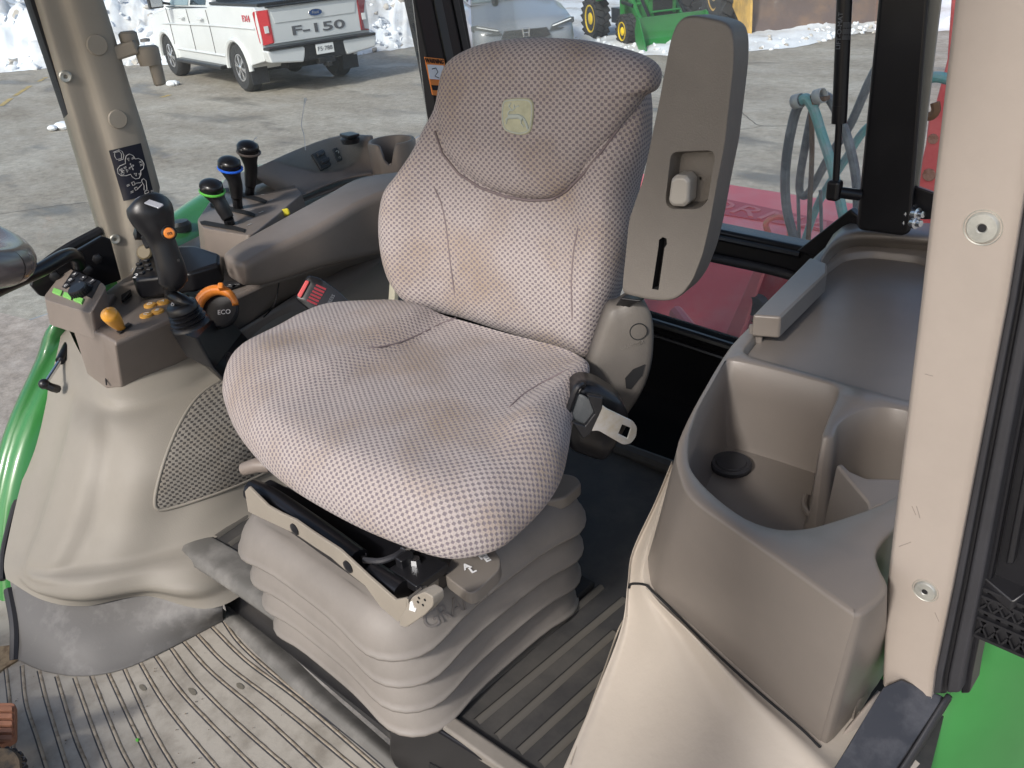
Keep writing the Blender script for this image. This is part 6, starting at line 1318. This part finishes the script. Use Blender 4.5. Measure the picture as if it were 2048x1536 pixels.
# ---- backrest
TILT = rad(10); BN = (LY*math.cos(TILT)-LZ_*math.sin(TILT)); BU = (LZ_*math.cos(TILT)+LY*math.sin(TILT)); BO = S(0, .25, .5)
def BP(x, y, d=0): return PN(x, y, BO+BN*d, BN)
bpx = [(832, 612), (795, 575), (776, 530), (767, 470), (768, 420), (778, 378), (800, 348), (826, 305), (848, 255), (868, 215), (880, 160), (900, 120), (950, 96), (1050, 84), (1150, 92), (1230, 115), (1272, 150), (1283, 200), (1284, 250), (1280, 300), (1266, 350), (1256, 400), (1252, 450), (1245, 500), (1232, 560), (1214, 620), (1196, 680), (1186, 712), (1165, 716), (1120, 700), (1060, 680), (1000, 662), (920, 636)]
bo = cr([BP(x, y, .012) for x, y in bpx], 4, True); n_ = len(bo); bc = BP(1010, 420, 0)
def fwdoff(p):
    l_ = p-BO; u = l_.dot(LX)+.09; v = l_.dot(BU)
    b_ = sst(.10, .20, abs(u))*(1-sst(.22, .34, v))
    lum = .012*math.exp(-((v-.08)/.08)**2)*(1-b_)
    return -.006-.034*b_-lum+.001*noise.noise(p*15)
vs = [bc+BN*fwdoff(bc)]; uv = [((bc-BO).dot(LX), (bc-BO).dot(BU))]; fs = []
prof_ = [(.1, 0), (.2, 0), (.3, 0), (.4, 0), (.48, 0), (.56, 0), (.63, 0), (.69, 0), (.745, .01), (.79, .03), (.835, .07), (.875, .14), (.91, .25), (.94, .38), (.965, .54), (.985, .72), (1.0, 1.0), (1.0, 1.9), (.99, 2.9), (.95, 3.6), (.85, 4.0), (.5, 4.2)]
acc = [0]*n_; last = [vs[0]]*n_
for s_, dpt in prof_:
    for k, o_ in enumerate(bo):
        q = bc.lerp(o_, s_); q = q-BN*(q-BO).dot(BN); f0 = fwdoff(q); f1 = .014
        off = lerp(f0, f1, dpt) if dpt <= 1 else f1+(dpt-1)*.022
        v = q+BN*off; d_ = o_-bc; dn = Vector((d_.dot(LX), d_.dot(BU))).normalized()
        acc[k] += (v-last[k]).length*(1.0); last[k] = v; vs.append(v); uv.append((uv[0][0]+dn.x*acc[k], uv[0][1]+dn.y*acc[k]))
for k in range(n_): fs.append((0, 1+k, 1+(k+1) % n_))
for r in range(len(prof_)-1):
    for k in range(n_): fs.append((1+r*n_+k, 1+(r+1)*n_+k, 1+(r+1)*n_+(k+1) % n_, 1+r*n_+(k+1) % n_))
mb = MB(); mb.add(vs, fs); mb.uv = uv; BB = mb.bvh(); back = mb.build('backrest', SEATF, seat, ang=180)
seam([(868, 374), (884, 412), (893, 460), (900, 520), (908, 580), (916, 630)], BB, back)
seam([(1156, 456), (1148, 500), (1143, 560), (1144, 620), (1148, 700)], BB, back)
# ---- headrest panel
hpx = [(885, 122), (930, 92), (985, 78), (1050, 72), (1120, 75), (1190, 88), (1250, 105), (1290, 128), (1302, 155), (1296, 178), (1274, 192), (1258, 218), (1232, 258), (1200, 302), (1165, 345), (1130, 380), (1100, 396), (1060, 398), (1010, 390), (960, 372), (918, 344), (886, 305), (872, 262), (866, 215), (870, 165)]
ho = cr([BP(x, y, -.022) for x, y in hpx], 4, True); n_ = len(ho); hc = BP(1050, 230, -.022)
vs = [hc-BN*.020]; uv = [((hc-BO).dot(LX), (hc-BO).dot(BU))]; fs = []
prof_ = [(.1, -.020), (.25, -.020), (.4, -.019), (.55, -.018), (.68, -.016), (.78, -.013), (.86, -.009), (.92, -.004), (.96, .001), (.99, .008), (1.0, .018), (.992, .034)]
acc = [0]*n_; last = [vs[0]]*n_
for s_, off in prof_:
    for k, o_ in enumerate(ho):
        q = hc.lerp(o_, s_); v_ = (q-BO).dot(BU); tt = sst(.33, .46, v_)
        v = q+BN*(off+(.05*tt if off > .015 else 0)+.055*sst(.36, .45, v_)*(s_**3)*.4); d_ = o_-hc; dn = Vector((d_.dot(LX), d_.dot(BU))).normalized()
        acc[k] += (v-last[k]).length; last[k] = v; vs.append(v); uv.append((uv[0][0]+dn.x*acc[k], uv[0][1]+dn.y*acc[k]))
for k in range(n_): fs.append((0, 1+k, 1+(k+1) % n_))
for r in range(len(prof_)-1):
    for k in range(n_): fs.append((1+r*n_+k, 1+(r+1)*n_+k, 1+(r+1)*n_+(k+1) % n_, 1+r*n_+(k+1) % n_))
mb = MB(); mb.add(vs, fs); mb.uv = uv; HB = mb.bvh(); head = mb.build('headrest_panel', SEATF, back, ang=180)
mb = MB(); mb.tube([bo_ for bo_ in [Hs(x, y, BB, .0008, BP(x, y)) for x, y in [(870, 262), (885, 307), (917, 347), (960, 375), (1010, 393), (1060, 401), (1102, 399), (1133, 382), (1168, 347), (1203, 304), (1235, 260), (1256, 226)]]], .0022, 6); mb.build('headrest_seam', SEAM, back, ang=180)
# emblem with leaping deer
eo = [(1008, 201), (1022, 197), (1050, 196), (1064, 200), (1068, 212), (1067, 240), (1062, 262), (1050, 269), (1036, 270), (1018, 265), (1008, 258), (1004, 240), (1004, 216)]
e3 = cr([Hs(x, y, HB, 0) for x, y in eo], 4, True); ec = sum(e3, Vector())/len(e3)
mb = MB(); mb.add([Hs(1036, 233, HB, .0022)]+[ec.lerp(p, .5)-BN*.0024 for p in e3]+[ec.lerp(p, .97)-BN*.0022 for p in e3]+[p-BN*.0002 for p in e3], [(0, 1+k, 1+(k+1) % len(e3)) for k in range(len(e3))]+[(1+r*len(e3)+k, 1+(r+1)*len(e3)+k, 1+(r+1)*len(e3)+(k+1) % len(e3), 1+r*len(e3)+(k+1) % len(e3)) for r in range(2) for k in range(len(e3))]); em_ = mb.build('emblem', EMB, back, ang=60)
mb = MB(); mb.tube([ec.lerp(p, .90)-BN*.0026 for p in e3]+[ec.lerp(e3[0], .90)-BN*.0026], .0008, 5, cap=False)
deer = [[(1014, 240), (1022, 233), (1036, 231), (1048, 236), (1054, 246), (1058, 258)], [(1022, 234), (1018, 228), (1021, 222), (1026, 220)], [(1046, 237), (1044, 246), (1050, 254)], [(1016, 240), (1014, 248)], [(1026, 222), (1034, 214), (1040, 212)], [(1030, 217), (1030, 209)], [(1026, 220), (1020, 212), (1024, 206)]]
for d_ in deer:
    q = cr([Hs(x, y, HB, .0030) for x, y in d_], 4); mb.tube(q, [.0018 if len(d_) > 4 else .0009]*len(q), 6)
q = cr([Hs(x, y, HB, .0030) for x, y in ((1020, 233), (1030, 233), (1040, 233), (1048, 238))], 4); mb.tube(q, .0034, 8); mb.build('emblem_stitching', EMB2, em_)
# ---- folded armrest
AN = (LY*math.cos(rad(5))-LZ_*math.sin(rad(5))); AO = S(.2, .19, .5)
def AP(x, y, d=0): return PN(x, y, AO+AN*d, AN)
fpx = [(1352, 46), (1368, 32), (1390, 30), (1442, 40), (1462, 52), (1469, 80), (1468, 130), (1450, 290), (1434, 370), (1420, 450), (1406, 510), (1386, 562), (1364, 592), (1340, 604), (1300, 602), (1248, 590), (1243, 580), (1257, 440), (1285, 360), (1318, 200), (1340, 80)]
bpx2 = [(x+24+(4 if y < 300 else 0)*1, y+10) for x, y in fpx]
fo_ = [AP(x, y) for x, y in fpx]; 
mb = MB(); a_ = roundpoly(fo_, .010, 3)
c_ = sum(a_, Vector())/len(a_)
rg = []
for ins, dz in ((.10, 0), (.05, 0), (.02, .0012), (.006, .004), (0, .010), (0, .05), (.01, .058), (.04, .062), (.3, .064), (.9, .064)): rg.append([p.lerp(Vector(c_), ins*(.35 if dz < .06 else 1))+AN*dz for p in a_])
mb.loft(rg, cap=False)
pk = roundpoly([AP(1342, 304), AP(1422, 300), AP(1431, 310), AP(1424, 350), (AP(1415, 405)), AP(1396, 419), AP(1340, 418), AP(1330, 405)], .008, 3)
sl_ = [AP(1318, 480), AP(1325, 474), AP(1333, 477), AP(1334, 488), AP(1329, 496), AP(1317, 580), AP(1304, 578), AP(1317, 492)]
def toP(v): d = v-AO; return Vector((d.dot(LX), d.dot(AN.cross(LX)), 0))
vs, fs = fillrings([rg[0], pk, sl_])
mb.add(vs, fs)
pcn = sum(pk, Vector())/len(pk)
def off_(r, k, d): c0 = sum(r, Vector())/len(r); return [p.lerp(c0, k)+AN*d for p in r]
mb.loft([pk, off_(pk, .03, .003), off_(pk, .07, .018), off_(pk, .14, .026), off_(pk, .95, .027)], cap=False)
arm_ = mb.build('armrest', ARMP, seat, ang=50)
mb = MB(); mb.loft([sl_, off_(sl_, 0, .02), off_(sl_, .95, .021)], cap=False); mb.build('strap_slot', DARK, arm_)
mb = MB(); kc = [AP(1344, 348, -.006), AP(1382, 350, -.006), AP(1378, 414, -.006), AP(1336, 412, -.006)]
kc = roundpoly(kc, .006, 1); c1 = [p+AN*.026 for p in kc]; kk = sum(kc, Vector())/len(kc)
rings = [[kk.lerp(p, .8)-AN*.004 for p in kc], kc, c1]; mb.loft(rings); mb.build('height_knob', mat('grey_knob', (.33, .31, .28), .3, coat=.3), arm_, bevel=.002)
# pivot block and hinge cover
mb = MB(); q = [AP(1240, 596, .01), AP(1284, 602, .01), AP(1262, 612, .02), AP(1246, 628, .03), AP(1224, 620, .03)]; mb.prism(q, AN*.04); mb.build('armrest_pivot', BLKM, seat, bevel=.003)
hc_px = [(1262, 600), (1282, 602), (1300, 622), (1307, 660), (1304, 720), (1290, 770), (1262, 818), (1236, 840), (1190, 790), (1176, 744), (1182, 720), (1198, 672), (1218, 622), (1240, 612)]
HO = S(.215, .27, .4); HN = (LX*.55-LY*.84).normalized()
def HPp(x, y, d=0): return PN(x, y, HO+HN*-d, HN)
a_ = cr([HPp(x, y) for x, y in hc_px], 3, True); c_ = sum(a_, Vector())/len(a_)
mb = MB(); mb.loft([[c_.lerp(p, .3)+HN*.009 for p in a_], [c_.lerp(p, .75)+HN*.008 for p in a_], [c_.lerp(p, .92)+HN*.004 for p in a_], a_, [p-HN*.03 for p in a_]]); HBv = mb.bvh(); hcv = mb.build('hinge_cover', ARMP, seat, ang=180)
mb = MB(); p = Hs(1277, 663, HBv, 0, HPp(1277, 663)); mb.tube([p+(LX*.84*math.cos(t)+LY*.5*math.cos(t)+LZ_*math.sin(t))*.0125+HN*.0005 for t in [2*math.pi*i/24 for i in range(25)]], .0009, 5, cap=False); mb.build('cap_ring', DARK, hcv)
text('moulded_word', 'GRAMMER', .0075, frame(Hs(1264, 690, HBv, .0006, HPp(1264, 690)), LX*.84+LY*.5+LZ_*.25, LZ_), mat('relief_grey', (.16, .145, .13), .5), hcv, ext=.0004)
mb = MB(); mb.prism([Hs(x, y, HBv, .0005, HPp(x, y)) for x, y in ((1250, 756), (1266, 738), (1290, 728), (1284, 750), (1262, 778), (1252, 776))], HN*.0008); mb.build('cover_opening', DARK, hcv)
# ---- belt retractor with webbing and tongue
RO = S(.20, .12, .45); RN = (LX*.62-LY*.78).normalized()
def RP(x, y, d=0): return PN(x, y, RO+RN*d, RN)
rt = [(1136, 800), (1160, 766), (1196, 770), (1246, 802), (1258, 830), (1254, 852), (1216, 916), (1200, 922), (1140, 900), (1130, 870)]
a_ = roundpoly([RP(x, y) for x, y in rt], .012, 4); c_ = sum(a_, Vector())/len(a_)
mb = MB(); mb.loft([[c_.lerp(p, .4)+RN*.010 for p in a_], [c_.lerp(p, .85)+RN*.008 for p in a_], [c_.lerp(p, .95)+RN*.004 for p in a_], a_, [p-RN*.035 for p in a_]]); rtr = mb.build('belt_retractor', BLK, seat, ang=180)
mb = MB(); mb.tube(cr([RP(1130, 858, .014), RP(1130, 842, .016), RP(1150, 784, .018), RP(1160, 770, .016), RP(1166, 772, .012)], 5), .0045, 8); mb.build('guide_frame', BLKM, rtr)
mb = MB(); mb.patch([[RP(1150, 786, .014), RP(1166, 790, .020), RP(1184, 800, .024), RP(1200, 792, .026)], [RP(1146, 810, .014), RP(1160, 814, .021), RP(1182, 826, .025), RP(1194, 816, .027)], [RP(1138, 840, .014), RP(1152, 842, .020), RP(1166, 850, .024), RP(1176, 848, .026)]], 5, 5); mb.build('webbing', mat('belt_webbing', (.05, .055, .06), .6, grain=.5, gs=400), rtr, solid=.002, ang=180)
mb = MB(); mb.prism([RP(x, y, .028) for x, y in ((1172, 784), (1204, 790), (1202, 812), (1178, 864), (1164, 872), (1142, 838), (1168, 846), (1186, 822), (1180, 806))], RN*.008); bt_ = mb.build('tongue_grip', BLKM, rtr, bevel=.002)
tg_ = [(1203, 808), (1212, 816), (1266, 842), (1274, 854), (1272, 872), (1262, 886), (1246, 889), (1196, 860), (1180, 862), (1192, 836)]
ts = roundpoly([RP(x, y, .034) for x, y in tg_], .004, 3); hs_ = [RP(x, y, .034) for x, y in ((1244, 848), (1261, 855), (1254, 876), (1236, 867))]
vs, fs = fillrings([ts, hs_]); mb = MB(); mb.add(vs, fs); mb.build('belt_tongue', STEEL, rtr, solid=.0025, bevel=.0006)
# ---- buckle
KO = P(650, 600, z=.49); KN = (CAM-KO); KN.z *= 1.3; KN.normalize()
def KP(x, y, d=0): return PN(x, y, KO+KN*d, KN)
a_ = roundpoly([KP(x, y) for x, y in ((590, 596), (616, 550), (640, 556), (676, 580), (712, 616), (720, 660), (640, 660), (628, 628))], .006, 3); c_ = sum(a_, Vector())/len(a_)
mb = MB(); mb.loft([[c_.lerp(p, .6)+KN*.004 for p in a_], [c_.lerp(p, .94)+KN*.003 for p in a_], a_, [p-KN*.024 for p in a_]]); bu = mb.build('belt_buckle', BLKM, seat, ang=50)
mb = MB(); mb.prism(roundpoly([KP(x, y, .002) for x, y in ((594, 592), (612, 560), (620, 563), (602, 597))], .003), KN*.005); mb.build('release_button', REDB, bu, bevel=.002)
for k in range(6):
    t = k/5; mb = MB(); A_ = Vector((632, 570)).lerp(Vector((614, 600)), t); mb.obox(KP(A_.x, A_.y, .0045), KP(A_.x+20, A_.y+9, .0045), .0035, .0016, upv=KN); mb.build('red_slot', mat('dark_red_slot', (.25, .01, .02), .5) if k == 0 else MATS['dark_red_slot'], bu)
text('press_word', 'PRESS', .0085, frame(KP(662, 600, .0045), KP(670, 588, 0)-KP(655, 614, 0), KP(640, 580, 0)-KP(660, 600, 0)), MATS['dim_print'], bu, ext=.0003)
# beige stay left of the backrest bottom
mb = MB(); mb.obox(P(790, 556, y=.30), P(784, 640, y=.28), .022, .012); tag(mb.build('seat_stay', PBEIGE, seat, bevel=.003))
# ---- suspension bellows
def rr(x0, x1, y0, y1, z, r, n=7):
    out = []
    for cx, cy, a0 in ((x1-r, y1-r, 0), (x0+r, y1-r, 90), (x0+r, y0+r, 180), (x1-r, y0+r, 270)):
        for i in range(n+1):
            t = rad(a0+90*i/n); out.append(Vector((cx+math.cos(t)*r, cy+math.sin(t)*r, z)))
    # points along the sides so that the folds can sag
    res = []
    for i, p in enumerate(out):
        q = out[(i+1) % len(out)]; res.append(p)
        if (q-p).length > .06:
            for k in range(1, 8): res.append(p.lerp(q, k/8))
    return res
X0, X1, Y0, Y1 = -.262, .135, -.262, .13
mb = MB(); rings = []
zt = .356; folds = 4; fh = .0485
for f_ in range(folds):
    zz = zt-f_*fh; k = f_*.006
    for dz, ins, rr_ in ((-.001, .034, .05), (-.004, .026, .055), (-.012, .015, .065), (-.022, .007, .07), (-.034, .002, .075), (-.0405, .0, .075), (-.0415, -.0015, .075), (-.0448, -.0015, .075), (-.0455, .0, .075), (-.046, .010, .07), (-.0445, .024, .06), (-.047, .034, .05)):
        ring_ = rr(X0+ins+k, X1-ins-k*.3, Y0+ins+k*.6, Y1-ins-k, zz+dz, rr_)
        for p in ring_:
            # wavy lips: corners hang lower than the middle of each side
            ux = abs((p.x-(X0+X1)/2)/((X1-X0)/2)); uy = abs((p.y-(Y0+Y1)/2)/((Y1-Y0)/2)); cnr = sst(.45, .95, min(ux, uy)+.12)
            p.z -= .013*cnr*(1-max(ins, 0)/.05)*(1 if ins < .05 else 0)
            m_ = (1-sst(.2, .9, min(ux, uy)))*.006*(1-ins/.05)
            c_ = Vector(((X0+X1)/2, (Y0+Y1)/2, p.z)); d_ = (p-c_).normalized(); p.x -= d_.x*m_; p.y -= d_.y*m_
        rings.append(ring_)
mb.loft(rings); LB = mb.bvh(); blw = mb.build('bellows', BELW, seat, ang=180)
RELF = mat('bellows_relief', (.15, .135, .125), .6)
for k_, ch_ in enumerate('GRAMM'):
    t = k_/4; x_ = lerp(862, 962, t); y_ = lerp(1240, 1186, t)
    p0 = H(x_, y_, LB, .0006); p1 = H(x_+8, y_-4.6, LB, .0006)
    if p0 is None or p1 is None: continue
    h_n = LB.ray_cast(CAM, ray(x_, y_).normalized())[1]; h_n = h_n if h_n.dot(CAM-p0) > 0 else -h_n
    text('moulded_letter', ch_, .030, frame(p0, p1-p0, h_n.cross(p1-p0)), RELF, blw, ext=.0006)
mb = MB(); mb.box((-.06, -.02, .150), (.34, .30, .02)); mb.build('base_plate', DARK, seat, bevel=.004)
# ---- upper frame
YF = -.240
def F_(x, y, d=0): return P(x, y, y=YF+d)
fr_t = [(489, 983), (497, 974), (535, 1012), (560, 1026), (590, 1040), (624, 1064), (679, 1100), (718, 1136), (735, 1152), (790, 1200), (812, 1196), (816, 1240), (795, 1244), (760, 1214), (730, 1172), (696, 1146), (662, 1116), (628, 1094), (590, 1068), (525, 1038), (496, 1024)]
mb = MB(); mb.prism([F_(x, y) for x, y in fr_t], (0, .004, 0)); fa = mb.build('tray_edge', mat('tray_taupe', (.27, .24, .20), .45, var=.1), seat, bevel=.0012)
mb = MB(); mb.prism([P(812, 1196, y=YF), P(900, 1130, y=YF+.11), P(902, 1160, y=YF+.11), P(816, 1240, y=YF)], (.004, 0, 0)); mb.build('tray_edge_side', MATS['tray_taupe'], seat, bevel=.001)
mb = MB(); zf = .372; A_ = P(500, 985, y=YF+.02); 
mb.prism([P(498, 980, z=.385), P(540, 955, z=.385), P(900, 1130, z=.385), P(806, 1198, z=.378)], (0, 0, -.03)); mb.build('seat_pan', BLK, seat, bevel=.005)
mb = MB(); mb.tube(cr([P(505, 980, z=.40), P(545, 1000, z=.40), P(640, 1065, z=.398), P(718, 1122, z=.395)], 5), .0155, 14); mb.tube([P(745, 1148, z=.392), P(805, 1186, z=.39)], .0155, 14); mb.build('front_rail', BLK, seat, ang=60)
mb = MB()
for x, y in ((520, 970), (544, 984), (700, 1095), (728, 1112), (770, 1140), (800, 1168), (826, 1150), (840, 1180), (602, 1040)):
    mb.lathe(P(x, y, z=.3985), (0, 0, 1), [(.004, 0), (.004, .0022), (.0028, .0024), (.0022, -.001)], 12)
mb.build('rail_holes', BLKR, seat)
mb = MB(); mb.tube(cr([P(728, 1120, z=.405), P(760, 1122, z=.41), P(790, 1112, z=.412), P(815, 1096, z=.41)], 5), .0038, 8); mb.build('cable', BLKR, seat)
mb = MB(); mb.tube([P(806, 1102, z=.411), P(818, 1094, z=.41)], .0052, 8); mb.lathe(P(665, 1076, z=.405), (-.3, -.5, .8), [(.006, 0), (.006, .004), (.001, .005)], 6); mb.lathe(P(832, 1130, z=.40), (0, 0, 1), [(.007, 0), (.006, .01), (.001, .01)], 6); mb.build('fitting', ZINC, seat)
for x, y in ((590, 1058), (697, 1133)):
    mb = MB(); mb.lathe(F_(x, y), (0, -1, 0), [(.0085, -.002), (.008, .002), (.001, .004)], 18); mb.build('push_rivet', BLKM, seat)
mb = MB(); mb.lathe(P(872, 1150, z=.37), (1, -.2, .1), [(.0095, -.004), (.009, .002), (.001, .004)], 18); mb.build('push_rivet', BLKM, seat)
# block on the pan
mb = MB(); mb.box(P(838, 1140, z=.397), (.05, .05, .012)); mb.box(P(812, 1130, z=.40), (.012, .02, .03)); mb.build('latch_block', BLKM, seat, bevel=.002)
# ---- levers
mb = MB(); a_ = roundpoly([P(x, y, z=.388) for x, y in ((888, 1150), (900, 1120), (950, 1080), (985, 1092), (1002, 1118), (1000, 1138), (952, 1184), (935, 1186))], .008, 3); mb.prism(a_, (0, 0, -.018)); pdl = mb.build('height_paddle', mat('paddle_taupe', (.175, .155, .135), .5, grain=.2), seat, bevel=.004, seg=3)
for x, y, s_ in ((933, 1133, 'A'), (945, 1140, 'L'), (966, 1112, 'M'), (974, 1118, 'E')):
    p = P(x, y, z=.3895); text('paddle_mark', s_, .014, frame(p, (.3, .95, 0), (-1, .2, 0)), WHI, pdl, ext=.0003, bold=.0004)
mb = MB(); a_ = roundpoly([F_(x, y, -.012) for x, y in ((798, 1252), (800, 1236), (824, 1194), (848, 1184), (865, 1194), (866, 1212), (850, 1230), (812, 1256))], .003, 2); mb.prism(a_, (0, .016, 0)); cl = mb.build('slide_lever', MATS['tray_taupe'], seat, bevel=.002)
mb = MB(); mb.prism([F_(x, y, -.0128) for x, y in ((820, 1204), (824, 1202), (828, 1216), (832, 1218), (830, 1224), (818, 1220))], (0, .001, 0)); mb.build('seat_icon', WHI, cl)
for x, y in ((838, 1196), (850, 1200), (836, 1204), (846, 1210)):
    mb = MB(); mb.lathe(F_(x, y, -.0125), (0, -1, 0), [(.0016, 0), (.0014, .0006), (.001, .0006)], 8); mb.build('lever_hole', DARK, cl)
mb = MB(); mb.prism(roundpoly([P(x, y, z=.36) for x, y in ((1088, 962), (1120, 945), (1152, 950), (1164, 966), (1130, 995), (1090, 1002), (1070, 990))], .008, 3), (0, 0, -.02)); ra = mb.build('rear_paddle', MATS['paddle_taupe'], seat, bevel=.004, seg=3)
p = P(1104, 962, z=.3615); text('paddle_mark', 'o)', .018, frame(p, (.8, .5, 0), (-.5, .8, 0)), mat('blue_print', (.35, .42, .65), .5), ra, ext=.0003)
mb = MB(); mb.sphere(P(1034, 1056, z=.33), .016, 14, 8, sc_=(1.25, .8, .6)); mb.tube([P(1034, 1056, z=.33), P(1012, 1040, z=.345)], .007, 8); mb.build('side_knob', BLKR, seat)
mb = MB(); mb.tube([P(488, 938, z=.40), P(515, 930, z=.41), P(540, 930, z=.41)], [.0095, .011, .011], 14); mb.build('side_lever', TAUPE, seat)
